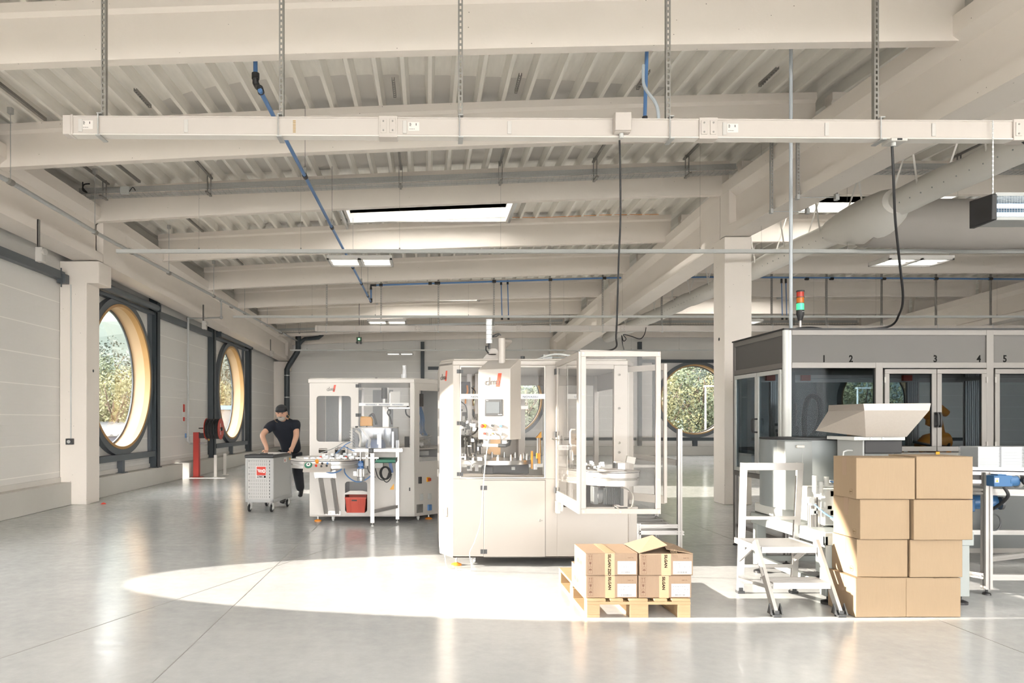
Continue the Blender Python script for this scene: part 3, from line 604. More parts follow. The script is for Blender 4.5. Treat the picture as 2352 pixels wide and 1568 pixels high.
# galvanised sprinkler pipe on the left
lp_ = thing('sprinkler_pipe', 'galvanised pipe hanging along the left roof girder', 'pipe', (-5.6,10,4.7))
pt = [P(-60,375,9.3), P(24,418,9.69), P(218,533,12.14), P(320,589,14.0), P(491,680,18.9), P(615,747,25.2), P(684,783,31.0)]
MB().tube(pt, .033, 12).build('main_pipe', M['galv'], lp_)
for px, y, Y in ((24,418,9.69),(218,533,12.14),(388,627,15.6),(491,680,18.9),(562,719,22.1),(614,747,25.2),(656,768,28.4)):
    p = P(px,y,Y); MB().cyl(p-Vector((0,.05,0)), p+Vector((0,.05,0)), .042, 12).build('pipe_clamp', M['galvd'], lp_)
    mb = MB(); mb.cyl(p, (p.x, p.y, zd(p.x,p.y)-.02), .006, 6); mb.box(p.x-.03,p.x+.03,p.y-.03,p.y+.03,zd(p.x,p.y)-.10,zd(p.x,p.y)-.02); mb.build('hanger_rod', M['galv'], lp_)
for px, y, Y in ((300,577,13.6),(532,704,20.9),(647,764,27.6)):
    p = P(px,y,Y); MB().cyl(p-Vector((.0,.07,.004)), p+Vector((0,.07,0)), .05, 10).build('coupling', M['galvd'], lp_)
d0 = P(508,690,19.56); d1 = P(508,729,19.56); d2 = P(432,731,19.56); d3 = P(432,1005,19.56)
mb = MB(); mb.tube([d0, d1], .026, 10); mb.tube([d1, d2], .024, 10); mb.tube([d2, d3], .03, 10); mb.build('drop_pipe', M['galv'], lp_)
mb = MB()
for p in (d0,d1,d2,d3): mb.sph(p, .05, 10)
mb.cyl(d3, d3-Vector((0,0,.10)), .045, 10); e1 = P(436,1018,19.56); e2 = P(476,1018,19.56); mb.tube([e1-Vector((.04,0,-.06)), e1, e2], .024, 8); mb.build('elbow', M['galv'], lp_)
MB().box(d3.x-.05,d3.x-.02,19.45,19.5,d3.z-.0,d3.z+.12).build('valve_handle', M['blue'], lp_)

# suspended lighting rails and fixtures
def light_rail(y, px0, pyl, wires, fixtures, label):
    a = P(px0, pyl, y); t = thing('lighting_rail', label, 'rail', tuple(a))
    MB().box(a.x, 19.0, y-.03, y+.03, a.z-.03, a.z+.03).build('rail', M['lgrey'], t)
    for px in wires:
        p = P(px, pyl, y); mb = MB(); mb.cyl((p.x,y,a.z+.03),(p.x,y,zd(p.x,y)),.0018,5); mb.cyl((p.x,y,a.z+.03),(p.x,y,a.z+.06),.012,6); mb.build('hanging_wire', M['galvd'], t)
    for (px, wpx), ll in fixtures:
        p = P(px, pyl, y); wd = wpx*y/F/2; z = a.z-.11
        g = thing('ceiling_light', ll, 'light', (p.x, y+.3, z)); k = z-.02; y0, y1 = y+.02, y+.62
        mb = MB(); mb.rframe(p.x-wd, p.x+wd, 0, 1, 0, 0, 0); mb = MB()
        mb.box(p.x-wd,p.x+wd,y0,y1,z,z+.05); mb.box(p.x-wd,p.x+wd,y0,y0+.035,z-.025,z); mb.box(p.x-wd,p.x+wd,y1-.035,y1,z-.025,z); mb.box(p.x-wd,p.x-wd+.035,y0,y1,z-.025,z); mb.box(p.x+wd-.035,p.x+wd,y0,y1,z-.025,z); mb.box(p.x-.03,p.x+.03,y0,y1,z-.025,z)
        mb.build('housing', M['white'], g)
        for sx in (-1, 1):
            for sy in (0, 1):
                c = p.x + sx*(wd*.5); mb = MB(); mb.box(c-wd*.40, c+wd*.40, y0+.09+sy*.26, y0+.25+sy*.26, z-.012, z-.002); mb.build('light_tube', M['tube'], g)
        mb = MB()
        for sx in (-1,1): mb.bar((p.x+sx*wd*.85,y0+.02,z+.05),(p.x+sx*wd*.85,y,a.z),.006,.006)
        mb.build('suspension_hook', M['galv'], g)
light_rail(12.3, 268, 577, (457,691,918,1150,1608,1749,1946,2200), [((825,150), 'four-tube ceiling light hanging from the near rail in the left aisle'), ((2120,150), 'four-tube ceiling light hanging from the near rail above the robot cell')], 'near thin grey lighting rail spanning the hall')
light_rail(19.9, 536, 727, (717,862,1076,1295,1430,1640,1869,2012,2290), [((888,90), 'second ceiling light on the middle rail in the left aisle'), ((1710,90), 'ceiling light on the middle rail just right of the column')], 'middle thin grey lighting rail spanning the hall')
light_rail(28.2, 667, 804, (705,790,880,1000,1100,1200,1300,1450,1560), [((918,62), 'farthest ceiling light on the back rail in the left aisle')], 'farthest thin white lighting rail before the back wall')

# cable trays
def cable_tray(y, x0, z0, x1, z1, sup, label, m='galv'):
    t = thing('cable_tray', label, 'cable tray', (x0,y,z0)); f = lambda x: z0+(z1-z0)*(x-x0)/(x1-x0); mb = MB(); wd = .22
    for k in range(7): yy = y-wd/2+wd*k/6; mb.bar((x0,yy,z0),(x1,yy,z1),.006,.006)
    for yy in (y-wd/2, y+wd/2):
        for q in (.03,.06): mb.bar((x0,yy,z0+q),(x1,yy,z1+q),.006,.006)
    x = x0
    while x < x1:
        z = f(x); mb.box(x,x+.005,y-wd/2,y+wd/2,z-.006,z); mb.box(x,x+.005,y-wd/2-.004,y-wd/2,z,z+.06); mb.box(x,x+.005,y+wd/2,y+wd/2+.004,z,z+.06); x += .1
    mb.build('wire_mesh', M[m], t, smooth=0)
    mb = MB(); mb.bar((x0-.1,y+.10,z0+.14),(x1+.05,y+.10,z1+.14),.06,.09); mb.build('support_channel', M['galv'], t)
    for x in sup:
        z = f(x); mb = MB(); mb.box(x-.02,x+.02,y-.14,y+.14,z-.03,z-.006); mb.box(x-.035,x-.025,y+.02,y+.05,z-.03,zd(x,y)); mb.box(x+.025,x+.035,y+.02,y+.05,z-.03,zd(x,y)); mb.box(x-.02,x+.02,y-1.7,y+.2,zd(x,y)-.03,zd(x,y)); mb.build('tray_bracket', M['galvd'], t)
X127 = lambda px: (px-VX)*12.75/F
tr1 = cable_tray(12.75, X127(190), 5.46, 5.42, 5.90, [X127(q) for q in (238,479,920,1150,1368,1580)], 'wire cable tray in front of the third joist of the left aisle')
cable_tray(12.75, 5.85, 5.90, 17.0, 5.90, [7.2,9.4,11.5,13.6], 'wire cable tray in front of the third joist of the right aisle')
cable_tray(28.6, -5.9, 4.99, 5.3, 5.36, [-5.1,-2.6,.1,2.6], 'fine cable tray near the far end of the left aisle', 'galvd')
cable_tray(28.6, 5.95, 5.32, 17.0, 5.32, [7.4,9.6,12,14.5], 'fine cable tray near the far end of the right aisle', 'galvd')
t = thing('junction_box', 'small grey junction box with cable loops on the left end of the near cable tray', 'junction box', (-5.1,12.6,5.55))
MB().box(P(278,430,12.6).x,P(297,430,12.6).x,12.56,12.62,5.47,5.60).build('box', M['lgrey'], t, bevel=.006)
cable('loop_cable', None, [P(283,434,12.6),P(287,428,12.6),P(291,434,12.6)], .008, M['blk'], parent=t); cable('loop_cable', None, [P(297,440,12.6),P(305,430,12.6),P(311,438,12.6)], .007, M['blk'], parent=t)
cable('loose_cable', 'black loose cable loop at the left end of the near cable tray', [P(190,418,12.6),P(191,432,12.6),P(200,442,12.6),P(190,436,12.6),P(193,424,12.6),P(206,422,12.6)], .012, M['blk'])
o = MB()
for px in (1085,): pass
mb = MB(); pp = [(zx, 13.36+.8, zj(3,zx)) for zx in (0,)]
cable('orange_cable', 'thin orange cable lying along the top edge of the fourth joist', [(1.9,16.27,zj(4,1.9)+.62),(2.8,16.27,zj(4,2.8)+.60),(4,16.27,zj(4,4)+.615),(5.2,16.27,zj(4,5.2)+.60)], .006, M['orange'])
# roof rails just below the deck (perforated)
for i, (x, y0, y1) in enumerate([(-5.35,7.6,10.1),(-5.15,10.5,12.9),(-5.05,13.5,16.2),(-5.0,16.6,19.5)]):
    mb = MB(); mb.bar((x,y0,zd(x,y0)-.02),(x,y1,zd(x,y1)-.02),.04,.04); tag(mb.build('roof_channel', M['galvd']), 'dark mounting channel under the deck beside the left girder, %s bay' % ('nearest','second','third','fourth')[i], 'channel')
for i, (a, b) in enumerate([((586,-2),(600,22)),((1330,-2),(1345,5))]):
    p0, p1 = P(a[0],a[1],6.9), P(b[0],b[1],6.3); 
for i, (px, py) in enumerate([(660,115),(328,258),(905,235),(1190,225),(1765,210),(1477,222)]):
    Y = 9.6 if i else 7.9; p = P(px, py, Y); mb = MB(); z = zd(p.x, Y)
    for s_ in (-.016,.016): mb.bar((p.x+s_,Y-.25,z-.02),(p.x+s_,Y+.25,zd(p.x,Y+.25)-.02),.009,.04)
    for k in range(9): mb.box(p.x-.02,p.x+.02,Y-.25+k*.06,Y-.225+k*.06,z-.04,z-.035)
    tag(mb.build('mounting_rail', M['galvd'], smooth=0), 'short perforated mounting rail under the deck, %s' % ('just behind the first joist','left of the blue pipe before the second joist','left middle before the second joist','in the middle before the second joist','right before the second joist near the pale tube','beside the blue air drop')[i], 'rail')
# trapeze brackets round the middle girder
for i, (y, zt, zb) in enumerate(((11.2,5.85,4.74),(10.4,5.85,4.71))):
    t = thing('girder_bracket', 'perforated strut bracket clasping the middle girder, %s of the two' % ('farther','nearer')[i], 'bracket', (5.6,y,zb))
    mb = MB(); strut(mb, 5.335, y, zb, zt); mb.build('left_strut', M['galv'], t, smooth=0); mb = MB(); strut(mb, 5.885, y, zb, zb+.45); mb.build('right_strut', M['galvd'], t, smooth=0)
    mb = MB(); mb.cyl((5.33,y+.02,zb+.03),(5.93,y+.02,zb+.03),.006,6); mb.box(5.31,5.35,y-.01,y+.05,zb,zb+.06); mb.box(5.87,5.92,y-.01,y+.05,zb-.01,zb+.07); mb.build('tie_rod', M['galv'], t)

# textile air duct
def duct_ring(c, ax, r, n=28): pass
DX, DZ, DR = 7.3, 4.90, .205
t = thing('textile_duct', 'long white fabric air duct running beside the middle girder', 'air duct', (DX,12,DZ)); mb = MB()
n = 28; vs_ = []; ysd = [4.5+.22*i for i in range(int((29.5-4.5)/.22)+1)]
for i, y in enumerate(ysd):
    ph = (y-4.5) % 5.2; k = 1 - .05*math.exp(-(min(ph,5.2-ph)/.12)**2); sag = .012*math.sin(y*1.9)+.008*math.sin(y*5)
    for j in range(n):
        a = 2*math.pi*j/n; rr = DR*k*(1+.012*math.sin(3*a+y*2.2)+.008*math.sin(5*a-y*3)); vs_.append((DX+rr*math.cos(a), y, DZ+sag+rr*math.sin(a)))
k = len(ysd); fs = [(i*n+j, (i+1)*n+j, (i+1)*n+(j+1)%n, i*n+(j+1)%n) for i in range(k-1) for j in range(n)] + [tuple(range(n)), tuple(range((k-1)*n, k*n))[::-1]]
mb.add(vs_, fs); mb.build('fabric_tube', M['fabric'], t, smooth=60)
mb = MB(); y = 6.2
while y < 29:
    for a in (R(205), R(150)): 
        p = Vector((DX+(DR+.002)*math.cos(a), y, DZ+(DR+.002)*math.sin(a))); nrm = Vector((math.cos(a),0,math.sin(a)))
        if a > R(180): mb.cyl(p-nrm*.004, p+nrm*.003, .011, 7)
    y += .235
mb.build('air_hole', M['grey'], t)
y = 6.6; i = 0
while y < 29:
    mb = MB()
    for s_ in (-1, 1):
        a = Vector((DX+s_*DR*.92, y, DZ+.05)); b = Vector((DX+s_*.42, y-.15, min(zd(DX,y), DZ+1.0))); mb.bar(a, b, .028, .004, up=(0,1,0))
    mb.build('hanging_strap', M['fabric'], t); y += 1.3 if y < 20 else 1.7
# branch duct
gd = thing('branch_duct', 'wide grey fabric duct feeding the white duct from the right', 'air duct', (11,12,4.78))
mb = MB(); xs = [7.25+.3*i for i in range(40)]; vs_ = []; n = 36
for i, x in enumerate(xs):
    r = .40 + .012*math.sin(x*2.3); 
    for j in range(n):
        a = 2*math.pi*j/n; rr = r*(1+.012*math.sin(4*a+x)); vs_.append((x, 12.0+rr*math.cos(a), 4.80-.012*(x-7.3)+rr*math.sin(a)))
k = len(xs); mb.add(vs_, [(i*n+j, i*n+(j+1)%n, (i+1)*n+(j+1)%n, (i+1)*n+j) for i in range(k-1) for j in range(n)] + [tuple(range(n))[::-1], tuple(range((k-1)*n,k*n))]); mb.build('fabric_tube', M['fabricsh'], gd, smooth=60)
mb = MB(); mb.tube([(DX-.10,11.1,DZ),(DX-.02,11.45,DZ-.02),(DX+.06,12,DZ-.06),(DX-.02,12.55,DZ-.02),(DX-.10,12.9,DZ)], [.20,.31,.40,.31,.20], 24); mb.build('junction_saddle', M['fabric'], gd, smooth=60)

# insect killer
t = thing('insect_killer', 'black-ended insect killer lamp with two lit tubes on chains at the right edge', 'insect lamp', (5.3,6.3,3.23))
for x0 in (4.81, 5.79): MB().prism([(6.16,3.235),(6.42,3.225),(6.42,3.47),(6.16,3.455)], 'x', x0, x0+.045).build('end_plate', M['blk'], t, bevel=.006)
mb = MB(); mb.box(4.85,5.79,6.17,6.40,3.44,3.47); mb.box(4.85,5.79,6.17,6.40,3.235,3.26); mb.build('housing', M['grey'], t)
for z in (3.315, 3.39): MB().cyl((4.87,6.29,z),(5.77,6.29,z),.019,12).build('light_tube', M['uv'], t)
mb = MB()
for k in range(11): mb.box(4.86,5.79,6.165,6.168,3.262+k*.0165,3.2635+k*.0165)
for k in range(40): mb.box(4.87+k*.023,4.8715+k*.023,6.164,6.166,3.26,3.44)
mb.build('guard_grille', M['galv'], t, smooth=0)
mb = MB(); mb.box(4.86,5.79,6.36,6.365,3.26,3.44); mb.build('back_grille', mat('blue_grille', (.03,.09,.14), .4), t)
for x in (4.87, 5.72):
    mb = MB(); z = 3.47
    while z < 4.10: mb.box(x-.004-.003*(int(z*50)%2),x+.004+.003*(int(z*50)%2),6.225,6.23,z,z+.018); z += .02
    mb.build('chain', M['galv'], t, smooth=0)

# emergency lights on the left girder
for i, px in enumerate((90, 468, 622)):
    Y = 5.955*F/(VX-px); t = thing('emergency_lamp', 'white lamp on a drop channel below the left girder, %s' % ('nearest','middle, above the hose reel','farthest')[i], 'lamp', (-5.955,Y,3.95))
    mb = MB(); mb.box(-5.975,-5.95,Y-.02,Y+.02,4.16,4.60); mb.box(-5.98,-5.96,Y-.02,Y+.02,4.16,4.6); mb.build('drop_channel', M['galvd'], t)
    mb = MB(); mb.box(-5.99,-5.88,Y-.06,Y+.06,3.95,4.17); o = mb.build('lamp_body', M['white'], t, bevel=.01); MB().cyl((-5.89,Y-.02,4.10),(-5.84,Y-.03,4.10),.045,14).build('lamp_lens', M['white'], o)
t = thing('motor_bracket', 'dark blue-grey drive bracket at the end of the left wall rail', 'bracket', (-6.55,12.9,4.05)); MB().box(-6.62,-6.47,12.88,13.03,3.98,4.14).build('plate', M['steel2'], t, bevel=.004)
mb = MB(); mb.cyl((-6.53,12.86,3.9),(-6.53,12.86,4.24),.012,8); mb.build('rod', M['steel'], t)
t = thing('wall_switch', 'small black switch box with white knob on the left column conduit', 'switch', (-6.46,13.03,1.14))
MB().box(-6.52,-6.40,12.99,13.069,1.09,1.20).build('box', M['dark'], t, bevel=.006); MB().cyl((-6.46,12.975,1.145),(-6.46,12.99,1.145),.03,14).build('knob', M['lgrey'], t)
MB().cyl((-6.455,13.055,1.2),(-6.455,13.055,3.98),.012,8).build('conduit', M['lgrey'], t)
# far corner pipework
t = thing('downpipe', 'thick dark grey downpipe with bends in the far left corner', 'pipe', (-6.05,31,0))
q = lambda x, y: P(x,y,30.9)
MB().tube([q(685,745),q(685,800),q(683,808),q(664,838),q(659,848),q(659,1040)], .12, 14).build('main_pipe', M['steel'], t); MB().tube([q(684,795),q(692,784),q(700,778),q(732,775),q(739,770),q(740,745)], .085, 12).build('branch_pipe', M['steel'], t)
for y in (862, 912): MB().cyl(q(659,y-1),q(659,y+1),.13,14).build('pipe_clamp', M['galv'], t)
t = thing('projector_unit', 'small black twin-head unit with a green light hanging near the far wall', 'emergency light', tuple(P(825,782,25)))
a = P(825,779,25); MB().box(a.x-.09,a.x+.09,24.95,25.05,a.z-.07,a.z+.07).build('body', M['dark'], t); MB().box(a.x-.02,a.x+.02,24.93,24.95,a.z-.02,a.z+.02).build('indicator', M['ledg'], t)
for s_ in (-1,1): MB().cyl((a.x+s_*.06,24.9,a.z-.12),(a.x+s_*.06,25,a.z-.12),.045,12).build('lamp_head', M['dark'], t)
MB().cyl((a.x,25,a.z+.07),(a.x,25,zd(a.x,25)+.02),.01,6).build('rod', M['dark'], t)
# ================================================================ LARGE MACHINE (front plane y 7.55)
def dma_logo(mb_t, mb_r, o, h_, xd=(1,0,0), yd=(0,0,1)):
    """grey outlined letters with a red slanted block behind the last one"""
    X, Y, O = Vector(xd), Vector(yd), Vector(o); N = X.cross(Y)
    w_ = h_*.085
    def stroke(pts):
        for i in range(len(pts)-1):
            a, b = O+X*pts[i][0]*h_+Y*pts[i][1]*h_+N*.0035, O+X*pts[i+1][0]*h_+Y*pts[i+1][1]*h_+N*.0035; mb_t.bar(a, b, .003, w_, up=N.cross(b-a))
    def arc(cx, cy, rx, ry, a0, a1, k=12): return [(cx+rx*math.cos(R(a0+(a1-a0)*i/k)), cy+ry*math.sin(R(a0+(a1-a0)*i/k))) for i in range(k+1)]
    stroke([(.62,1.0),(.52,0),(.2,0)] ); stroke(arc(.2,.24,.2,.24,270,90)); stroke([(.2,.48),(.56,.48)])
    stroke([(.78,0),(.83,.48),(1.1,.48)]); stroke(arc(1.06,.36,.12,.12,90,0)); stroke([(1.18,.36),(1.145,0)]); stroke([(1.15,.42),(1.2,.48),(1.42,.48),(1.5,.36),(1.46,0)])
    sv = mb_t; al_ = [(1.55,.50),(1.9,.50),(1.98,.40),(1.93,.02),(1.62,.02),(1.55,.14),(1.62,.27),(1.95,.27)]
    stroke(al_)
    mb_r.add([O+X*a*h_+Y*b*h_+N*d for d in (.0005,.0025) for a, b in ((1.5,-.28),(2.0,-.28),(2.35,1.5),(1.85,1.5))], [(0,3,2,1),(4,5,6,7),(0,1,5,4),(1,2,6,5),(2,3,7,6),(3,0,4,7)])
M['logo'] = mat('logo_grey', (.08,.072,.068), .5); M['logor'] = mat('logo_red', (.62,.07,.035), .45)
M['logoo'] = mat('novassu_band', (.78,.78,.77), .4); M['btxt'] = mat('band_text', (.16,.19,.26), .5)
M['inner'] = mat('machine_interior', (.52,.46,.41), .45)
def hinge(mb, x, z, y, w_=.038, h_=.05): mb.box(x-w_-.004, x-.004, y-.008, y, z-h_/2, z+h_/2); mb.box(x+.004, x+w_+.004, y-.008, y, z-h_/2, z+h_/2); mb.cyl((x,y-.009,z-h_/2),(x,y-.009,z+h_/2),.006,8)
def foot(mb_s, mb_o, x, y, z1):
    mb_s.cyl((x,y,.02),(x,y,z1),.011,10); mb_o.lathe([(0,0),(.055,0),(.055,.012),(.03,.022),(.012,.03),(0,.03)], (x,y,0), 20)
def caster(mb_w, mb_f, x, y, z1, r=.042):
    mb_w.lathe([(0,-.014),(r*.9,-.014),(r,-.008),(r,.008),(r*.9,.014),(0,.014)], (x,y,r), 20, (1,0,0)); mb_f.box(x-.022,x-.017,y-.02,y+.03,r-.01,z1); mb_f.box(x+.017,x+.022,y-.02,y+.03,r-.01,z1); mb_f.box(x-.022,x+.022,y-.02,y+.03,z1-.008,z1)
Y0 = 7.55; YR = 9.45
b = thing('packaging_machine', 'large cream machine with clear doors and hanging control panel, sunlit in the centre', 'machine', (1.2, 8.4, 0))
foot_l = [(.126,7.8),(.26,7.55),(2.09,7.55),(2.22,7.8),(2.22,YR),(.126,YR)]
mb = MB()      # lower body: panels with an internal deck
mb.prism(foot_l, 'z', .09, .105); mb.prism([(.14,7.81),(.265,7.56),(2.08,7.56),(2.21,7.81),(2.21,YR),(.14,YR)], 'z', .895, .912)
mb.box(.26,1.35,7.55,7.562,.09,.912); mb.box(1.35,2.09,7.55,7.562,.09,.62)
mb.prism([(.126,7.8),(.26,7.55),(.27,7.556),(.138,7.806)], 'z', .09, 2.13); mb.prism([(2.09,7.55),(2.22,7.8),(2.208,7.806),(2.08,7.556)], 'z', .09, .62)
mb.box(.126,.138,7.8,YR,.09,.912); mb.box(2.208,2.22,7.8,YR,.09,.912); mb.box(.126,2.22,YR-.012,YR,.09,.912); mb.box(1.30,2.2,7.60,7.62,.105,.62); mb.box(1.3,2.2,7.56,YR,.60,.62); mb.box(1.30,1.312,7.56,7.9,.6,.9)
mb.build('lower_body', M['cream'], b, bevel=.002)
mb = MB()      # upper posts
for x0, x1 in ((.26,.332),(1.229,1.347),(1.945,2.09)): mb.box(x0,x1,7.55,7.62,.912 if x0 < 1.9 else .6,2.10)
mb.box(.126,.18,9.38,YR,.9,2.1); mb.box(2.16,2.22,9.38,YR,.9,2.1); mb.box(.126,.17,7.8,7.9,.9,2.1); mb.box(2.17,2.22,7.8,7.9,.62,2.1); mb.box(.75,1.16,9.38,YR,.9,2.1); mb.box(1.50,1.62,9.38,YR,.9,2.1)
mb.box(.17,2.2,9.40,YR,1.98,2.1); mb.box(.126,.14,7.9,9.4,1.9,2.1); mb.box(2.2,2.22,7.9,9.4,1.9,2.1)
mb.build('corner_post', M['cream'], b, bevel=.004)
mb = MB(); mb.box(.332,1.229,7.546,7.56,2.094,2.11); mb.box(1.347,1.945,7.546,7.58,2.06,2.11)
mb.prism([(.126,7.8),(.26,7.55),(2.09,7.55),(2.22,7.8),(2.22,YR),(.126,YR)], 'z', 2.10, 2.15); mb.prism([(.14,7.82),(.27,7.57),(2.08,7.57),(2.2,7.82),(2.2,YR),(.14,YR)], 'z', 2.15, 2.17); mb.build('top_cover', M['cream'], b, bevel=.01)
MB().box(.17,.176,7.95,9.35,.92,1.9).build('left_glazing', M['poly'], b)
d = MB().rframe(.334,1.227,.918,2.092,.012,7.544,7.550).build('door_seal', M['panelw'], b)
d = MB().box(.334,1.227,7.545,7.549,.918,2.092).build('clear_door', M['poly'], b)
mb = MB(); mb.box(.336,1.225,7.5405,7.5435,1.748,1.800); e = mb.build('printed_band', M['logoo'], d); mb = MB()
for x in (.52,.79,1.06): mb.text('*NOVASSU', .029, (x-.07,7.5402,1.760), sx=1.25)
mb.build('band_lettering', M['btxt'], d)
mb = MB()
for z in (2.035,1.494,.963): hinge(mb, .334, z, 7.546, .028, .04)
mb.build('hinge', M['dark'], b)
mb = MB(); mb.box(.585,1.224,7.543,7.5505,.10,.895); d = mb.build('lower_door', M['cream'], b, bevel=.002)
mb = MB(); mb.box(.580,.5845,7.5485,7.5505,.10,.9); mb.box(1.2245,1.229,7.5485,7.5505,.10,.9); mb.box(.58,1.229,7.5485,7.5505,.896,.901); mb.box(.58,1.229,7.5485,7.5505,.095,.099); mb.build('door_gap', M['logo'], d)
mb = MB(); mb.lathe([(0,0),(.015,0),(.013,.012),(0,.014)], (1.168,7.543,.48), 14, (0,-1,0)); mb.ob((1.175,7.528,.48),(.04,.006,.01)); mb.build('lock', M['galvd'], d)
mb = MB()
for z in (.82,.155): hinge(mb, .583, z, 7.543, .03, .045)
mb.build('hinge', M['dark'], d)
ms, mo = MB(), MB(); foot(ms, mo, .30, 7.62, .09); foot(ms, mo, 2.0, 7.62, .09); foot(ms, mo, .3, 9.35, .09); foot(ms, mo, 2.05, 9.35, .09); ms.build('levelling_screw', M['galv'], b); mo.build('foot_pad', M['orange'], b)
mw, mf = MB(), MB(); caster(mw, mf, .48, 7.66, .09); caster(mw, mf, 1.9, 7.66, .09); mw.build('caster_wheel', M['lgrey'], b); mf.build('caster_fork', M['galv'], b)
# details on the lit left flank of the chamfer
cx = Vector((.134,-.25,0)).normalized(); cn = Vector((-.25,-.134,0)).normalized(); co = Vector((.126,7.8,0))
def cpt(u, z, n=0): return co + cx*u + cn*n + Vector((0,0,z))
mt, mr = MB(), MB(); dma_logo(mt, mr, cpt(.03,1.96,.001), .06, tuple(cx)); mt.build('logo_lettering', M['logo'], b); mr.build('logo_block', M['logor'], b)
mb = MB(); rot = Matrix((cx, -cn, Vector((0,0,1)))).transposed()
mb.ob(cpt(.14,.56,.02),(.06,.04,.10),rot); mb.ob(cpt(.14,.56,.045),(.04,.03,.07),rot); mb.build('socket_box', M['white'], b, bevel=.003)
mb = MB(); mb.ob(cpt(.13,.27,.002),(.055,.004,.16),rot); mb.build('cable_slot', M['inner'], b, bevel=.02)
mb = MB(); 
for z in (.86,.80,1.35): mb.cyl(cpt(.14,z,0),cpt(.14,z,.004),.004,8)
mb.build('screw', M['galvd'], b)
mb = MB(); mb.tube([cpt(.1,1.02,.0)+Vector((-.0,0,.62)),cpt(.0,1.0,.03)],.001,4)
mb = MB()
for i in range(5): mb.ob((.12,7.9+.18*i,1.7-.2*i),(.02,.05,.09))
mb.build('side_latch', M['white'], b)
# top items
mb = MB(); mb.cyl((1.10,8.4,2.17),(1.10,8.4,2.27),.024,14); mb.build('vent_cap', M['dark'], b)
mb = MB(); mb.prism([(.60,2.17),(.82,2.17),(.82,2.20),(.745,2.31),(.69,2.31),(.60,2.2)], 'y', 7.9, 7.912); mb.box(.66,.745,7.9,8.1,2.24,2.25); mb.build('tower_bracket', M['cream'], b)
mb = MB(); pr = []
for i in range(5): pr += [(.034,.0+i*.05),(.034,.042+i*.05),(.030,.044+i*.05),(.036,.048+i*.05)]
mb.lathe([(0,-.0)] + pr + [(.034,.26),(0,.26)], (.665,7.85,2.36), 20); mb.build('signal_tower', M['translu'], b)
mb = MB(); mb.tube([(.665,7.85,2.36),(.65,7.83,2.32),(.63,7.83,2.33),(.63,7.85,2.29),(.66,7.9,2.26)], .008, 8); mb.cyl((.665,7.85,2.30),(.665,7.85,2.36),.012,10); mb.tube([(.70,7.85,2.44),(.73,7.8,2.45),(.755,7.7,2.45),(.755,7.6,2.43)], .008, 8); mb.tube([(.70,7.85,2.43),(.74,7.8,2.43),(.76,7.7,2.44),(.765,7.6,2.42)], .006, 8); mb.build('tower_cable', M['dark'], b)
cable('top_hose', None, [(1.2,7.9,2.19),(1.35,7.8,2.235),(1.5,7.75,2.22),(1.6,7.7,2.18),(1.75,7.65,2.14)], .012, M['lgrey'], parent=b); cable('top_hose', None, [(1.15,8.0,2.19),(1.3,7.9,2.21),(1.45,7.8,2.20),(1.56,7.65,2.18)], .009, M['grey'], parent=b)
mb = MB(); mb.ob((1.30,7.95,2.205),(.10,.2,.05),Matrix.Rotation(R(15),3,'Y')); mb.build('tube_fitting', M['grey'], b)
# control pendant
pp = (.79, 7.02, 0); pd = thing('control_panel', 'cream hanging control panel with small screen, buttons and dma logo on the large machine', 'control panel', (.70,7.04,1.34), R(-27))
hw, dp, z0_, z1_, z2_ = .165, .30, 1.34, 2.035, 2.10
def W(x, y, z): return L(pd, x, y, z-1.34)
def lb(mb, x0,x1,y0,y1,z0,z1):
    n = len(mb.v); mb.box(x0,x1,y0,y1,z0,z1); mb.v[n:] = [tuple(W(*v)) for v in mb.v[n:]]
mb = MB(); sec = [(-.15,z0_),(.15,z0_),(.15,z2_+.02),(.10,z2_+.02),(-.15,z1_-.02)]
mb.prism(sec, 'x', -hw, hw); mb.v = [tuple(W(*v)) for v in mb.v]; mb.build('housing', M['cream'], pd, bevel=.006)
mt, mr = MB(), MB(); xd = (W(1,0,0)-W(0,0,0)); dma_logo(mt, mr, W(-.09,-.151,1.865), .072, tuple(xd)); mt.build('logo_lettering', M['logo'], pd); mr.build('logo_block', M['logor'], pd)
mb = MB(); lb(mb,-.093,.087,-.158,-.149,1.565,1.725); o = mb.build('touch_screen', M['dark'], pd, bevel=.004); mb = MB(); lb(mb,-.078,.060,-.1605,-.1575,1.592,1.70); mb.build('screen_face', M['screen'], o)
mb = MB()
mb.text('Schneider', .011, W(.045,-.160,1.576), tuple(xd)); mb.text('Magelis', .008, W(-.078,-.160,1.712), tuple(xd)); mb.build('screen_lettering', M['paper'], o)
for x, z, m_, r_ in ((-.10,1.47,'redl',.019),(-.01,1.475,'dark',.014),(.075,1.47,'blue',.014),(-.09,1.397,'redl',.014),(-.005,1.40,'brass',.011),(.075,1.395,'lgrey',.014)):
    mb = MB(); a = W(x,-.150,z); bq = W(x,-.165,z); mb.cyl(a, bq, r_*1.15, 16); o = mb.build('button_collar', M['galv'] if r_ < .018 else M['yel'], pd)
    mb = MB(); mb.cyl(bq, W(x,-.18 if r_ < .018 else -.20,z), r_*.85 if r_ < .018 else r_*.5, 14); 
    if r_ > .018: mb.lathe([(0,.0),(r_*.9,0),(r_,.008),(r_*.7,.018),(0,.02)], W(x,-.20,z), 18, W(x,-.22,z)-W(x,-.20,z))
    mb.build('button', M[m_], o)
mb = MB()
for x in (-.09,-.005,.075):
    for z in (1.505,1.428):
        for k in (-1,0,1): lb(mb, x+k*.012-.003, x+k*.012+.003, -.1508,-.1495, z, z+.004)
mb.build('button_marks', M['ink'], pd)
mb = MB(); lb(mb,-.13,-.08,-.10,-.05,1.30,1.34); lb(mb,.07,.12,-.12,-.05,1.295,1.34); mb.build('handle_mount', M['white'], pd)
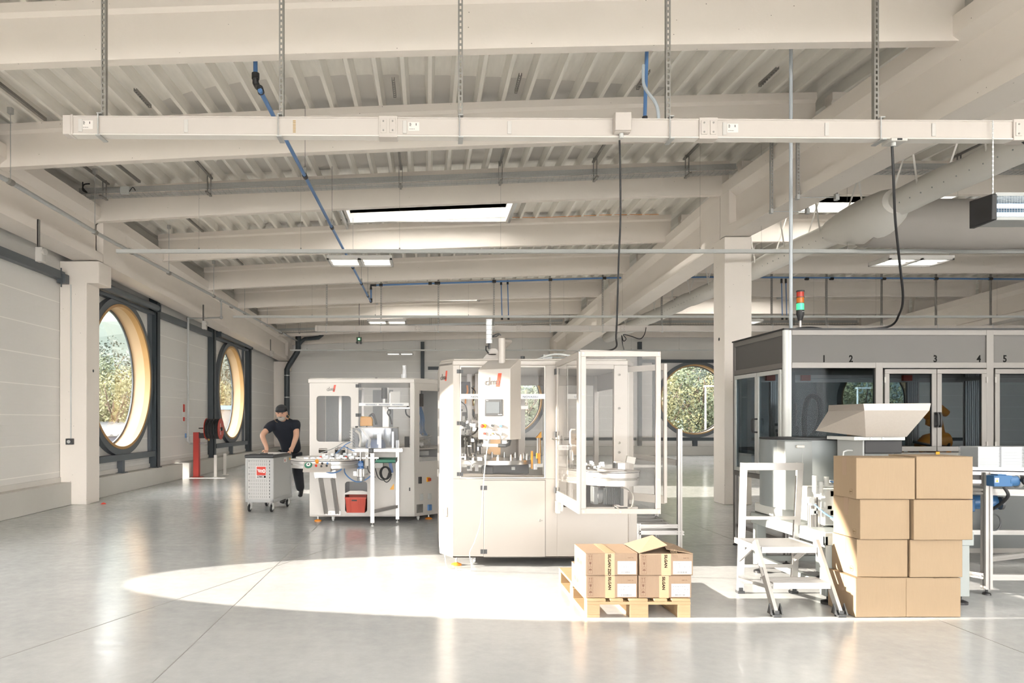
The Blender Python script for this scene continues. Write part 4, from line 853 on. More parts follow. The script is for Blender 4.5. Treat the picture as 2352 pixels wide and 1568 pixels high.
mb = MB(); mb.cyl(W(-.12,-.16,1.285), W(.09,-.16,1.285), .015, 14); mb.build('handle_grip', M['white'], pd)
mb = MB(); mb.cyl(W(-.165,-.16,1.285), W(-.115,-.16,1.285), .018, 14); mb.tube([W(.05,-.16,1.285),W(.12,-.16,1.285),W(.14,-.13,1.295),W(.14,-.10,1.335)], .018, 12); mb.build('handle_bracket', M['dark'], pd)
mb = MB(); mb.cyl(W(.01,.03,2.08), W(.01,.03,2.325), .033, 18); mb.build('support_tube', M['cream'], pd)
mb = MB(); mb.tube([W(.01,.03,2.30), W(.03,.2,2.31), (.78,7.55,2.27), (.80,7.9,2.2), (.80,8.1,2.15)], .022, 12); mb.build('support_arm', M['cream'], pd)
cable('pendant_cable', 'thin white cable hanging from the control panel to the floor and the machine foot', [W(.04,-.17,1.345), W(.03,-.20,1.40), W(-.005,-.20,1.41), W(-.03,-.20,1.38), P(1113,1080,6.85), P(1108,1150,6.9), P(1104,1200,7.0), P(1090,1245,7.15), P(1079,1270,7.2), (.44,7.3,.02),(.36,7.34,.006),(.27,7.35,.006),(.20,7.42,.01),(.175,7.55,.12),(.17,7.64,.22)], .005, M['lgrey'])
# big open door (hinged at x 1.347)
dr = thing('machine_door', 'open clear door with cream frame swung out from the large machine', 'door', (1.35,7.5,.69))
zb, zt = .695, 2.133
mb = MB(); f_ = .06
for a in ((7.53,6.40,),): 
    mb.box(1.33,1.352,6.40,7.53,zb,zb+.10); mb.box(1.33,1.352,6.40,7.53,zt-.055,zt); mb.box(1.33,1.352,7.47,7.53,zb+.1,zt-.055); mb.box(1.33,1.352,6.40,6.46,zb+.1,zt-.055)
mb.build('side_frame', M['cream'], dr, bevel=.003)
MB().box(1.339,1.342,6.45,7.48,zb+.09,zt-.05).build('side_pane', M['poly'], dr)
mb = MB(); mb.rframe(1.353,2.06,zb,zt,.045,6.385,6.41); mb.box(1.33,1.353,6.385,6.41,zb,zt); mb.build('front_frame', M['cream'], dr, bevel=.003)
MB().box(1.39,2.02,6.395,6.398,zb+.04,zt-.04).build('front_pane', M['poly'], dr)
mb = MB()
for x in (1.375,1.70,2.04):
    for z in (zb+.02,zt-.02): mb.cyl((x,6.385,z),(x,6.381,z),.006,8)
for z in (1.0,1.4,1.75):
    for x in (1.372,2.04): mb.cyl((x,6.385,z),(x,6.381,z),.006,8)
mb.build('frame_screw', M['silver'], dr)
mb = MB(); mb.tube([(1.325,6.50,1.30),(1.29,6.50,1.30),(1.28,6.50,1.32),(1.28,6.50,1.42),(1.29,6.5,1.44),(1.325,6.50,1.44)], .009, 10); mb.build('pull_handle', M['alud'], dr)
mb = MB(); mb.cyl((1.26,7.3,1.33),(1.36,7.3,1.33),.006,8); mb.tube([(1.24,7.25,1.34),(1.27,7.28,1.335),(1.3,7.3,1.33)],.006,6); mb.box(1.32,1.33,7.27,7.33,1.28,1.37); mb.build('door_stay', M['galvd'], dr)
mb = MB()
for z in (.80,1.38,2.03): mb.box(1.318,1.332,7.47,7.53,z-.03,z+.03); mb.cyl((1.325,7.54,z-.03),(1.325,7.54,z+.03),.007,8)
mb.build('hinge', M['dark'], dr)
mb = MB(); mb.box(1.32,1.36,7.40,7.50,.57,.69); mb.build('lock_body', M['white'], dr, bevel=.004); mb = MB(); mb.box(1.385,1.405,7.50,7.55,.58,.68); mb.build('catch', M['alud'], dr)
mb = MB(); mb.bar((1.352,6.42,2.14),(1.95,6.55,2.14),.004,.02); mb.box(1.55,1.72,6.9,7.1,2.135,2.145); mb.build('top_plate', M['cream'], dr)
# bolts on the right post
mb = MB()
for z in (2.0,1.65,1.29,1.19): mb.lathe([(.006,0),(.014,0),(.014,.004),(.008,.006),(.006,0)], (2.0,7.548,z), 16, (0,-1,0))
mb.build('post_socket', M['galvd'], b)
# second clear door on the right chamfer (seen through the first)
mb = MB()
pA, pB = Vector((2.10,7.62,0)), Vector((2.62,6.85,0))
def qd(t, z): p = pA.lerp(pB, t); return Vector((p.x,p.y,z))
d2 = thing('machine_door', 'second clear door with cream rail at the right flank of the large machine', 'door', (2.3,7.3,.7))
mb.bar(qd(0,2.06),qd(.52,2.06),.02,.06); mb.bar(qd(0,.73),qd(.52,.73),.02,.08); mb.bar(qd(.01,.75),qd(.01,2.05),.03,.03); mb.bar(qd(.52,.7),qd(.52,2.09),.03,.03); mb.build('frame', M['cream'], d2)
mb = MB(); a, c_ = qd(.02,.76), qd(.51,2.04); mb.add([qd(.02,.76),qd(.51,.76),qd(.51,2.04),qd(.02,2.04)],[(0,1,2,3)]); mb.build('pane', M['poly'], d2)
mb = MB(); mb.tube([qd(.48,1.2)+Vector((-.03,-.02,0)),qd(.48,1.24)+Vector((-.05,-.03,0)),qd(.48,1.36)+Vector((-.05,-.03,0)),qd(.48,1.40)+Vector((-.03,-.02,0))],.008,8); mb.build('pull_handle', M['orange'], d2)
# interior mechanics
iv = MB(); iv.lathe([(0,0),(.44,0),(.44,.045),(0,.045)], (.78,8.42,1.03), 48); iv.build('rotary_table', M['silver'], b)
mb = MB(); 
for k in range(16):
    a = 2*math.pi*k/16; x, y = .78+.38*math.cos(a), 8.42+.38*math.sin(a); mb.cyl((x,y,1.075),(x,y,1.12),.018,12); mb.cyl((x,y,1.12),(x,y,1.14),.010,10)
mb.build('nest_fixture', M['silver'], b)
mb = MB(); mb.lathe([(0,1.075),(.12,1.075),(.12,1.12),(.07,1.14),(.07,1.34),(.10,1.36),(.10,1.44),(0,1.44)], (.62,8.42,0), 20); mb.box(.44,.70,8.25,8.55,1.20,1.27); mb.box(.50,.62,8.1,8.4,1.33,1.40); mb.build('transfer_head', M['white'], b, bevel=.006)
mb = MB(); mb.box(.68,1.16,8.30,8.9,.915,1.02); mb.box(.62,.74,8.2,8.4,.915,1.0); mb.build('drive_unit', M['blk'], b, bevel=.006); mb = MB(); mb.box(.96,1.0,8.294,8.3,.955,.99); mb.box(.96,.985,8.29,8.296,.97,.985); mb.build('rating_plate', M['lgrey'], b)
mb = MB(); mb.box(.37,.50,8.5,8.62,1.80,1.98); mb.box(.40,.46,8.45,8.5,1.45,1.62); mb.box(.37,.47,8.2,8.35,1.22,1.34); mb.build('drive_box', M['blk'], b, bevel=.004)
mb = MB(); mb.box(.56,.60,8.6,8.66,.92,2.08); mb.box(.36,.40,8.65,8.7,.92,2.08); mb.box(.36,1.2,8.65,8.7,1.66,1.70); mb.prof((.5,8.7,.92),(.5,8.7,2.08),.06); mb.box(.50,.57,8.3,8.6,1.50,1.53); mb.build('machine_frame', M['alu'], b)
r = random.Random(3); mb = MB()
for k in range(46):
    x, y, z = r.uniform(.36,.60), r.uniform(8.0,8.5), r.uniform(1.08,1.62); s_ = (r.uniform(.012,.05), r.uniform(.02,.06), r.uniform(.012,.05))
    mb.ob((x,y,z), s_, Matrix.Rotation(r.uniform(-.6,.6),3,'Z'))
mb.build('feeder_mechanism', M['silver'], b)
mb = MB()
for k in range(26):
    x, y, z = r.uniform(.36,.66), r.uniform(8.0,8.5), r.uniform(.95,1.66); mb.ob((x,y,z), (r.uniform(.012,.04), r.uniform(.02,.05), r.uniform(.015,.05)))
for k in range(5): mb.cyl((.42+.04*k,8.05,1.15),(.42+.04*k,8.1,1.40-.03*k),.010,8)
mb.build('sensor_block', M['dark'], b)
cable('orange_hose', None, [(.455,8.4,1.93),(.46,8.38,1.86),(.44,8.38,1.80),(.435,8.4,1.72)], .010, M['orange'], parent=b); cable('hose', None, [(.36,7.9,1.36),(.42,7.85,1.355),(.50,7.85,1.38),(.55,7.9,1.44)], .009, M['dark'], parent=b)
for k, (a, c_) in enumerate((((.36,8.2,1.75),(.45,8.3,1.55)),((.5,8.3,1.9),(.53,8.4,1.75)),((.36,8.0,1.08),(.50,8.1,1.0)))): cable('air_hose', None, [a, tuple((Vector(a)+Vector(c_))/2+Vector((.03,0,.03))), c_], .006, M['navy'] if k < 2 else M['paper'], parent=b)
mb = MB(); mb.box(.90,1.09,8.95,9.0,.915,2.06); mb.box(1.09,1.17,8.7,9.0,.915,1.78); mb.box(.70,.90,8.98,9.0,.915,1.55); mb.build('inner_cover', M['cream'], b)
mb = MB(); mb.box(.70,.90,8.96,8.975,1.10,1.36); mb.build('lit_gold_panel', mat('orange_lit_gold', (.62,.40,.22), .35, .3), b)  # orange light on the gold panel put into its colour
mb = MB(); mb.box(1.235,1.262,8.10,8.16,1.04,1.16); mb.cyl((1.24,8.05,1.14),(1.24,8.05,1.33),.016,10); mb.prism([(1.20,1.33),(1.26,1.33),(1.26,1.40)], 'y', 8.02, 8.07); mb.box(1.16,1.178,8.1,8.15,.98,1.18); mb.box(1.21,1.25,8.02,8.08,1.10,1.16); mb.build('gripper', M['yel'], b)
mb = MB(); mb.cyl((1.215,8.0,1.16),(1.215,8.0,1.33),.012,10); mb.cyl((1.235,8.0,1.16),(1.235,8.0,1.33),.006,8); mb.box(1.17,1.21,8.0,8.06,.98,1.04); mb.build('gripper_rod', M['silver'], b)
mb = MB(); mb.cyl((1.262,7.9,.93),(1.262,7.9,1.62),.007,8); mb.build('guide_rod', M['silver'], b)
# conveyor loop sticking out of the doorway
cv = thing('outfeed_conveyor', 'short curved aluminium conveyor with dark motor inside the open doorway of the large machine', 'conveyor', (1.75,7.3,1.0))
def track(mb, pts, z0, z1, w_):
    pts = [Vector(p) for p in pts]; k = len(pts); vs_ = []
    for i, p in enumerate(pts):
        d = (pts[min(i+1,k-1)]-pts[max(i-1,0)]).normalized(); nn = Vector((-d.y,d.x)); 
        for s_ in (-1,1):
            for z in (z0,z1): q = p+nn*s_*w_/2; vs_.append((q.x,q.y,z))
    fs = []
    for i in range(k-1):
        a, c_ = i*4, i*4+4; fs += [(a,c_,c_+1,a+1),(a+2,a+3,c_+3,c_+2),(a+1,c_+1,c_+3,a+3),(a,a+2,c_+2,c_)]
    fs += [(0,1,3,2),((k-1)*4,(k-1)*4+2,(k-1)*4+3,(k-1)*4+1)]; mb.add(vs_, fs)
arc = [(1.85+.20*math.cos(R(a)), 7.22+.20*math.sin(R(a))) for a in range(-150, 91, 12)]
path = [(1.37,8.0),(1.45,7.55),(1.55,7.32),(1.65,7.13)] + arc + [(1.75,7.55),(1.70,8.2)]
for z0, z1, w_, nm in ((.965,1.012,.10,'side_rail'),(.885,.940,.10,'side_rail'),(1.020,1.026,.12,'chain_track'),(.94,.965,.07,'inner_rail')):
    mb = MB(); track(mb, path, z0, z1, w_); mb.build(nm, M['alu'] if w_ != .07 else M['galvd'], cv, smooth=50)
MB().lathe([(0,1.0),(.13,1.0),(.13,1.035),(.05,1.038),(0,1.038)], (1.83,7.22,0), 28).build('deflector_disc', M['white'], cv)
mb = MB(); mb.box(1.72,1.90,7.06,7.22,.70,.865); mb.box(1.88,1.91,7.05,7.23,.69,.875); mb.box(1.73,1.9,7.06,7.22,.865,.885)
for k in range(9): mb.box(1.74+.018*k,1.746+.018*k,7.05,7.06,.70,.865)
mb.build('motor', mat('dark_motor_grey', (.03,.035,.038), .5), cv, bevel=.004)
mb = MB(); mb.cyl((1.66,7.14,.785),(1.72,7.14,.785),.075,16); mb.box(1.62,1.67,7.07,7.21,.70,.875); mb.build('gearbox', mat('gearbox_grey', (.13,.14,.145), .45), cv, bevel=.008)
cable('motor_cable', None, [(1.88,7.05,.87),(1.95,7.03,.85),(2.00,7.03,.78),(1.98,7.03,.68),(1.91,7.03,.645),(1.84,7.05,.68),(1.83,7.1,.72)], .007, M['galvd'], parent=cv)
mb = MB()
for k in range(18): mb.ob((r.uniform(1.62,1.80), r.uniform(7.3,7.6), r.uniform(1.03,1.10)), (r.uniform(.01,.04),)*3)
mb.box(1.92,1.99,7.3,7.5,1.03,1.09); mb.build('guide_fixture', M['silver'], cv)
mb = MB(); mb.prof((1.62,8.2,.62),(1.62,8.2,1.22),.04); mb.prof((1.40,8.2,1.21),(1.64,8.2,1.21),.04); mb.prof((1.40,8.2,.62),(1.40,8.2,1.22),.04); mb.box(1.36,1.66,8.0,8.35,1.235,1.25); mb.build('aluminium_stand', M['alu'], cv)
mb = MB(); mb.box(1.92,2.0,7.4,7.48,1.05,1.10); mb.ob((2.02,7.2,1.13),(.09,.03,.07),Matrix.Rotation(R(12),3,'Y')); mb.build('sensor_head', M['white'], cv, bevel=.004)

# ================================================================ LEFT MACHINE (front plane y 10.9)
a_ = thing('packaging_machine', 'smaller white machine with dma logo behind the worker, red crate in its recess', 'machine', (-.9, 11.6, 0))
S = 10.9/F; X1 = lambda px: (px-VX)*S; Z1 = lambda py: H+(VY-py)*S
YA, YB2 = 10.9, 12.5; xl, xr_ = X1(711), X1(951); xc = X1(1008)+.10; yc_ = 11.35
def hole_panel(mb, x0, x1, z0, z1, holes, y, t=.012):
    xs = sorted({x0,x1,*[h[0] for h in holes],*[h[1] for h in holes]}); zs = sorted({z0,z1,*[h[2] for h in holes],*[h[3] for h in holes]})
    for i in range(len(xs)-1):
        for k in range(len(zs)-1):
            cx_, cz_ = (xs[i]+xs[i+1])/2, (zs[k]+zs[k+1])/2
            if any(h[0] < cx_ < h[1] and h[2] < cz_ < h[3] for h in holes): continue
            mb.box(xs[i], xs[i+1], y, y+t, zs[k], zs[k+1])
win1 = (X1(727), X1(806), Z1(1014), Z1(909)); win2 = (X1(823), X1(942), Z1(1027), Z1(877)); slot1 = (X1(732),X1(752),Z1(1040),Z1(1029)); slot2 = (X1(769),X1(793),Z1(1046),Z1(1029)); rec = (X1(792.5), X1(843.5), Z1(1176.5), Z1(1105.5)); sl3 = (X1(836),X1(845),Z1(1090),Z1(1076))
mb = MB(); hole_panel(mb, xl, xr_, .09, 2.09, [win1, win2, slot1, slot2, rec, sl3], YA); mb.build('front_panel', M['creamlit'], a_, smooth=0)
mb = MB(); fp = [(xl,YA),(xr_,YA),(xc,yc_),(xc,YB2),(xl,YB2)]; mb.prism(fp, 'z', .075, .10); mb.prism([(xl-.02,YA-.015),(xr_,YA-.015),(xc+.01,yc_),(xc+.01,YB2),(xl-.02,YB2)], 'z', 2.09, 2.15); mb.prism(fp, 'z', 2.15, 2.165)
mb.box(xl,xl+.012,YA+.012,YB2,.1,2.09); mb.prism([(xl+.02,YA+.02),(xr_,YA+.02),(xc-.02,yc_),(xc-.02,YB2),(xl+.02,YB2)], 'z', Z1(1030)-.02, Z1(1030)); mb.build('body_shell', M['creamlit'], a_, bevel=.006)
def rp(mb, x0,x1,z0,z1,rr,y,t):      # round the corners of a rectangular hole
    for cx_, sx, cz_, sz in ((x0,1,z0,1),(x1,-1,z0,1),(x0,1,z1,-1),(x1,-1,z1,-1)):
        pts = [(cx_,cz_)] + [(cx_+sx*rr*(1-math.sin(R(q*15))), cz_+sz*rr*(1-math.cos(R(q*15)))) for q in range(7)]
        mb.prism(pts, 'y', y, y+t)
mb = MB()
for h in (win1, rec): rp(mb, h[0],h[1],h[2],h[3],.045,YA+.001,.010)
rp(mb,*slot1,.012,YA+.001,.010); rp(mb,*slot2,.012,YA+.001,.010); mb.build('corner_filler', M['creamlit'], a_)
MB().box(win1[0]-.02,win1[1]+.02,YA+.013,YA+.017,win1[2]-.02,win1[3]+.02).build('side_window', M['poly'], a_)
d = MB().box(win2[0]+.003,win2[1]-.003,YA-.006,YA-.002,win2[2],win2[3]).build('clear_door', M['poly'], a_)
mb = MB(); mb.box(win2[0]+.01,win2[1]-.02,YA-.010,YA-.0065,Z1(932),Z1(925)); mb.build('printed_band', M['logoo'], d); mb = MB()
for px in (840,870.5,901): mb.text('*NOVASSU', .030, (X1(px),YA-.0105,Z1(930.5)), sx=1.25)
mb.build('band_lettering', M['btxt'], d)
mb = MB()
for y in (886,953): hinge(mb, X1(823), Z1(y), YA-.002, .036, .05)
mb.build('hinge', M['dark'], a_)
# chamfer panels on the right
mb = MB(); ch = (Vector((xr_,YA,0)), Vector((xc,yc_,0))); cu = (ch[1]-ch[0]).normalized(); cl = (ch[1]-ch[0]).length; cnn = Vector((cu.y,-cu.x,0))
def cq(u, z, n=0): return ch[0]+cu*u+cnn*n+Vector((0,0,z))
rotc = Matrix((cu, -cnn, Vector((0,0,1)))).transposed()
def cb(mb, u0,u1,z0,z1,n0=0,n1=.012): c_ = cq((u0+u1)/2,(z0+z1)/2,(n0+n1)/2); mb.ob(c_,(u1-u0,n1-n0,z1-z0),rotc)
zmid = Z1(1060)
cb(mb,0,cl,.09,zmid); cb(mb,0,.10,zmid,2.09); cb(mb,cl-.12,cl,zmid,2.09); cb(mb,.1,cl-.12,1.98,2.09); mb.build('chamfer_panel', M['creamlit'], a_); mb = MB(); cb(mb,.09,cl-.11,zmid,1.99,.004,.008); mb.build('chamfer_glazing', M['poly'], a_)
for nm, u, z, wd, hh, m_, dp_ in (('grip_latch',.10,.62,.05,.10,'dark',.03),('main_switch',.28,.62,.07,.07,'yel',.012),('red_knob',.29,.62,.045,.045,'redb',.04),('socket',.14,.36,.07,.10,'lgrey',.01),('vent_grille',.10,.19,.13,.13,'galvd',.012),('power_socket',.30,.36,.06,.09,'lgrey',.03),('blue_socket',.30,.19,.07,.09,'blue',.03)):
    mb = MB(); cb(mb,u-wd/2,u+wd/2,z-hh/2,z+hh/2,.012,.012+dp_); mb.build(nm, M[m_], a_, bevel=.004)
mb = MB(); mb.add([(X1(895),YA-.002,Z1(1124)),(X1(905),YA-.002,Z1(1124)),(X1(905),YA-.002,Z1(1110))],[(0,1,2)]); mb.build('warning_sign', M['yel'], a_, smooth=0)
mt, mr = MB(), MB(); dma_logo(mt, mr, (X1(751),YA-.002,Z1(897)), .052*1.12); mt.build('logo_lettering', M['logo'], a_); mr.build('logo_block', M['logor'], a_)
mb = MB(); 
for x in (X1(777.5),X1(859.5)): mb.box(x-.0015,x+.0015,YA-.0015,YA,.1,Z1(1061))
mb.box(xl,xr_,YA-.0015,YA,Z1(1061)-.0015,Z1(1061)+.0015); mb.box(xl,xr_,YA-.0015,YA,Z1(1185)+.03,Z1(1185)+.033); mb.box(X1(950)-.003,X1(950),YA-.0015,YA,.1,Z1(1061)); mb.build('panel_seam', M['lgrey'], a_)
mb = MB(); mb.ob((X1(941),YA-.012,Z1(1123)),(.02,.02,.05)); mb.build('lock', M['dark'], a_)
ms, mo = MB(), MB(); foot(ms, mo, X1(729), 10.96, .09); foot(ms, mo, xr_+.22, 11.2, .09); foot(ms, mo, xl+.1, 12.4, .09); ms.build('levelling_screw', M['galv'], a_); mo.build('foot_pad', M['orange'], a_)
mw, mf = MB(), MB(); caster(mw, mf, X1(764), 10.97, .09, .04); caster(mw, mf, xr_+.06, 11.05, .09, .04); mw.build('caster_wheel', M['lgrey'], a_); mf.build('caster_fork', M['panelw'], a_)
# recess lining, chute and interior
mb = MB(); x0,x1,z0,z1 = rec; mb.box(x0-.02,x0,YA+.012,YA+.62,z0-.02,z1+.02); mb.box(x1,x1+.02,YA+.012,YA+.62,z0-.02,z1+.02); mb.box(x0,x1,YA+.6,YA+.62,z0,z1); mb.box(x0,x1,YA+.012,YA+.62,z0-.02,z0); mb.box(x0,x1,YA+.012,YA+.62,z1,z1+.02); mb.build('recess_lining', M['grey'], a_)
mb = MB(); mb.prism([(x0,Z1(1135)),(x1,Z1(1135)),(x1,Z1(1129)),(x1-.08,Z1(1126.5)),(x0+.08,Z1(1126.5)),(x0,Z1(1132))], 'y', YA-.006, YA+.006); mb.build('recess_lip', M['creamlit'], a_)
MB().box(x0,x1,YA+.014,YA+.018,Z1(1130),z1).build('recess_pane', M['poly'], a_)
mb = MB(); mb.box(xl+.03,xl+.55,12.44,12.46,.9,2.05); mb.box(-.95,xc-.03,12.44,12.46,.9,1.0); mb.box(-.95,-.6,12.44,12.46,1.0,2.05); mb.box(-.10,xc-.03,12.44,12.46,1.0,2.05); mb.box(xl+.6,xl+.66,12.4,12.46,.9,2.05); mb.build('back_panel', mat('blue_grey_panel', (.36,.375,.385), .4), a_)
mb = MB(); mb.box(X1(763),X1(770),11.7,11.78,.9,2.05); mb.prof((X1(880),11.6,.95),(X1(880),11.6,2.05),.10); mb.prof((X1(967),11.7,1.0),(X1(967),11.7,1.9),.06); mb.prof((X1(820),11.9,.95),(X1(820),11.9,2.05),.04); mb.build('machine_frame', M['alu'], a_)
mb = MB(); mb.cyl((X1(880),11.2,1.86),(X1(880),11.2,2.03),.045,18); mb.box(X1(962),X1(972),11.5,11.6,1.75,1.95); mb.box(X1(929),X1(940),YA+.03,YA+.08,1.09,1.28); mb.build('servo_motor', M['blk'], a_, bevel=.004)
mb = MB(); mb.cyl((X1(880),11.2,1.74),(X1(880),11.2,1.86),.045,16); mb.box(X1(892),X1(914),11.15,11.3,1.73,1.95); mb.box(X1(890),X1(945),11.1,11.4,1.70,1.73); mb.build('gear_head', M['galv'], a_, bevel=.004)
mb = MB(); mb.box(X1(895),X1(918),11.1,11.14,1.74,1.97); mb.build('cover_box', M['paper'], a_)
mb = MB(); mb.prism([(X1(824),1.44),(X1(853),1.44),(X1(853),1.54),(X1(850),1.58),(X1(826),1.59),(X1(824),1.56)], 'y', 11.1, 11.25); mb.build('yellow_cover', M['yel'], a_, bevel=.01)
for pts in ([(842,978),(845,962),(852,952),(860,960),(863,975)],[(842,980),(848,958),(858,950),(866,975)],[(895,938),(890,948),(896,958),(900,974)],[(938,932),(932,940),(934,952),(942,958)],[(890,935),(897,945),(893,955)]): cable('inner_hose', None, [P(x,y,11.3) for x, y in pts], .012, M['dark'], parent=a_)
for k in range(5): cable('blue_hose', None, [P(960+k*2,934,11.6),P(966+k*2,960,11.6),P(962+k*3,985,11.6),P(970+k*3,1000,11.6)], .006, M['blue'], parent=a_)
mb = MB()
for k in range(40): mb.ob((r.uniform(X1(957),X1(990)), r.uniform(11.5,11.9), r.uniform(1.05,1.32)), (r.uniform(.02,.07),r.uniform(.03,.06),r.uniform(.01,.05)), Matrix.Rotation(r.uniform(-.5,.5),3,'Y'))
mb.build('feeder_mechanism', M['galvd'], a_)
mb = MB(); mb.box(X1(958),X1(985),11.3,11.5,.98,1.05); mb.build('feed_bed', M['lgrey'], a_)
mb = MB(); mb.cyl((X1(859),11.4,2.165),(X1(859),11.4,2.20),.02,12); mb.build('vent_cap', M['dark'], a_)
mb = MB(); mb.cyl((X1(925),11.5,2.165),(X1(925),11.5,2.26),.045,14); mb.lathe([(0,2.26),(.03,2.26),(.03,2.32),(.026,2.33),(.03,2.34),(.03,2.40),(.0,2.40)], (X1(926),11.5,0), 16); mb.build('signal_tower', M['translu'], a_)
mb = MB(); mb.tube([cq(cl-.05,1.25,.012),cq(cl-.05,1.25,.05),cq(cl-.05,1.5,.05),cq(cl-.05,1.5,.012)], .012, 8); mb.build('pull_handle', M['creamlit'], a_)

# red crate standing in the recess
t = thing('plastic_crate', 'red plastic crate standing in the recess of the left machine', 'crate', ((rec[0]+rec[1])/2, YA+.24, rec[2]))
x0, x1 = X1(794), X1(841); y0, y1 = YA-.06, YA+.38; z0, z1 = rec[2]+.001, Z1(1141); q = .02
mb = MB()
def taper(mb, xa,xb,ya,yb,za,zb_,d):
    mb.add([(xa+d,ya+d,za),(xb-d,ya+d,za),(xb-d,yb-d,za),(xa+d,yb-d,za),(xa,ya,zb_),(xb,ya,zb_),(xb,yb,zb_),(xa,yb,zb_)], [(0,3,2,1),(0,1,5,4),(1,2,6,5),(2,3,7,6),(3,0,4,7)])
    t_ = .008; mb.add([(xa+d+t_,ya+d+t_,za+t_),(xb-d-t_,ya+d+t_,za+t_),(xb-d-t_,yb-d-t_,za+t_),(xa+d+t_,yb-d-t_,za+t_),(xa+t_,ya+t_,zb_),(xb-t_,ya+t_,zb_),(xb-t_,yb-t_,zb_),(xa+t_,yb-t_,zb_)], [(0,1,2,3),(0,4,5,1),(1,5,6,2),(2,6,7,3),(3,7,4,0)])
    mb.add([(xa,ya,zb_),(xb,ya,zb_),(xb,yb,zb_),(xa,yb,zb_),(xa+t_,ya+t_,zb_),(xb-t_,ya+t_,zb_),(xb-t_,yb-t_,zb_),(xa+t_,yb-t_,zb_)], [(0,1,5,4),(1,2,6,5),(2,3,7,6),(3,0,4,7)])
taper(mb,x0,x1,y0,y1,z0,z1,q); mb.box(x0-.006,x1+.006,y0-.008,y0,z1-.02,z1+.002); mb.box(x0-.008,x0,y0,y1,z1-.02,z1+.002); mb.box(x1,x1+.008,y0,y1,z1-.02,z1+.002)
for f in (.22,.30,.66,.74): xx = x0+(x1-x0)*f; mb.bar((xx,y0+.012,z0+.01),(xx,y0-.003,z1-.02),.008,.006)
mb.build('crate_body', M['redb'], t); mb = MB(); mb.box(x0+.085,x0+.175,y0-.003,y0+.006,z1-.055,z1-.035); mb.build('hand_hole', M['blk'], t)

# oval conveyor with button panel in front of the left machine
SC = 10.2/F; X2 = lambda px: (px-VX)*SC; Z2 = lambda py: H+(VY-py)*SC
cv = thing('oval_conveyor', 'white oval accumulation conveyor with button panel and slanted legs at the left machine', 'conveyor', (-1.5,10.3,0))
xa, xb, yc, rr = X2(672)+.30, X2(808)-.30, 10.5, .30
pth = [(xb+rr*math.cos(R(a)), yc+rr*math.sin(R(a))) for a in range(-90,91,12)] + [(xa+rr*math.cos(R(a)), yc+rr*math.sin(R(a))) for a in range(90,271,12)]; pth.append(pth[0])
zt_ = Z2(1056)
for z0, z1, w_, nm, mm in ((zt_-.01,zt_+.005,.16,'chain_track','white'),(zt_-.06,zt_-.02,.15,'side_rail','alu'),(zt_-.12,zt_-.075,.15,'side_rail','alu'),(zt_-.11,zt_-.02,.10,'inner_rail','lgrey'),(zt_+.005,zt_+.035,.006,'guide_rail','white')):
    mb = MB(); track(mb, pth, z0, z1, w_); mb.build(nm, M[mm], cv, smooth=50)
mb = MB(); mb.box(xa,xb,yc-.2,yc+.2,zt_-.04,zt_-.03); mb.build('centre_plate', M['panelw'], cv)
mb = MB()
for k in range(26): mb.ob((r.uniform(xb-.12,xb+.32), r.uniform(yc-.3,yc+.1), zt_+r.uniform(.02,.07)), (.05,.05,.04), Matrix.Rotation(r.uniform(0,3),3,'Z'))
mb.build('pump_head', mat('translucent_caps', (.72,.74,.76), .3), cv)
mb = MB()
for k in range(12): x = xa-.1+k*.09; mb.ob((x,10.16,zt_+.03),(.06,.012,.02)); mb.cyl((x,10.15,zt_),(x,10.15,zt_+.02),.004,6)
mb.build('rail_bracket', M['alud'], cv)
for k in range(4): MB().cyl((xa+.1+.18*k,10.17,zt_+.035),(xa+.1+.18*k,10.17,zt_+.055),.015,10).build('adjusting_knob', M['blk'] if k % 2 else M['redl'], cv)
mb = MB(); pz0, pz1 = Z2(1082), Z2(1060); px0, px1 = X2(700), X2(762); 
mb.add([(px0,10.02,pz0),(px1,10.02,pz0),(px1,10.14,pz1),(px0,10.14,pz1),(px0,10.2,pz0),(px1,10.2,pz0),(px1,10.2,pz1),(px0,10.2,pz1)],[(0,1,2,3),(1,5,6,2),(4,0,3,7),(3,2,6,7),(0,4,5,1),(5,4,7,6)]); o = mb.build('button_panel', M['cream'], cv, bevel=.004)
for px, py, m_, rd in ((711,1067,'green',.055),(711,1066,'paper',.03),(711,1066,'dark',.012),(730,1061,'orange',.024),(729,1069,'redl',.016),(742,1064,'dark',.014),(741,1070,'dark',.014),(754,1064,'blue',.014),(753,1069,'dark',.014)):
    y = 10.14-.12*(pz1-Z2(py))/(pz1-pz0); p = Vector((X2(px),y,Z2(py))); nn = Vector((0,-.14,.12)).normalized(); k = {.055:.004,.03:.010,.012:.014,.024:.04}.get(rd,.018); MB().cyl(p, p+nn*k, rd, 20).build('push_button', M[m_], o)
lg = M['alud']
def prof_part(nm, p0, p1, w_, par, m_=None, up=(0,0,1)): return MB().prof(p0, p1, w_, up).build(nm, m_ or M['alu'], par, smooth=0)
for k, (t0, b0) in enumerate((((X2(735),10.25,Z2(1098)),(X1(750),10.85,.14)),((X2(763),10.25,Z2(1098)),(X1(776),10.85,.14)))): prof_part('leg', t0, b0, .055, cv, M['alud'], up=(0,1,0))
prof_part('cross_beam', (X2(727),10.24,Z2(1093)), (X2(768),10.24,Z2(1093)), .05, cv, M['alud']); prof_part('cross_beam', (X2(727),10.24,Z2(1085)), (X2(765),10.24,Z2(1085)), .045, cv, M['alud'])
for px in (726,769): prof_part('upright', (X2(px-3),10.25,Z2(1080)), (X2(px),10.25,Z2(1098)), .045, cv, M['alud'])
mb = MB(); mb.box(X1(749),X1(783),10.86,10.899,.10,.17); mb.build('floor_plate', M['alud'], cv); mb = MB()
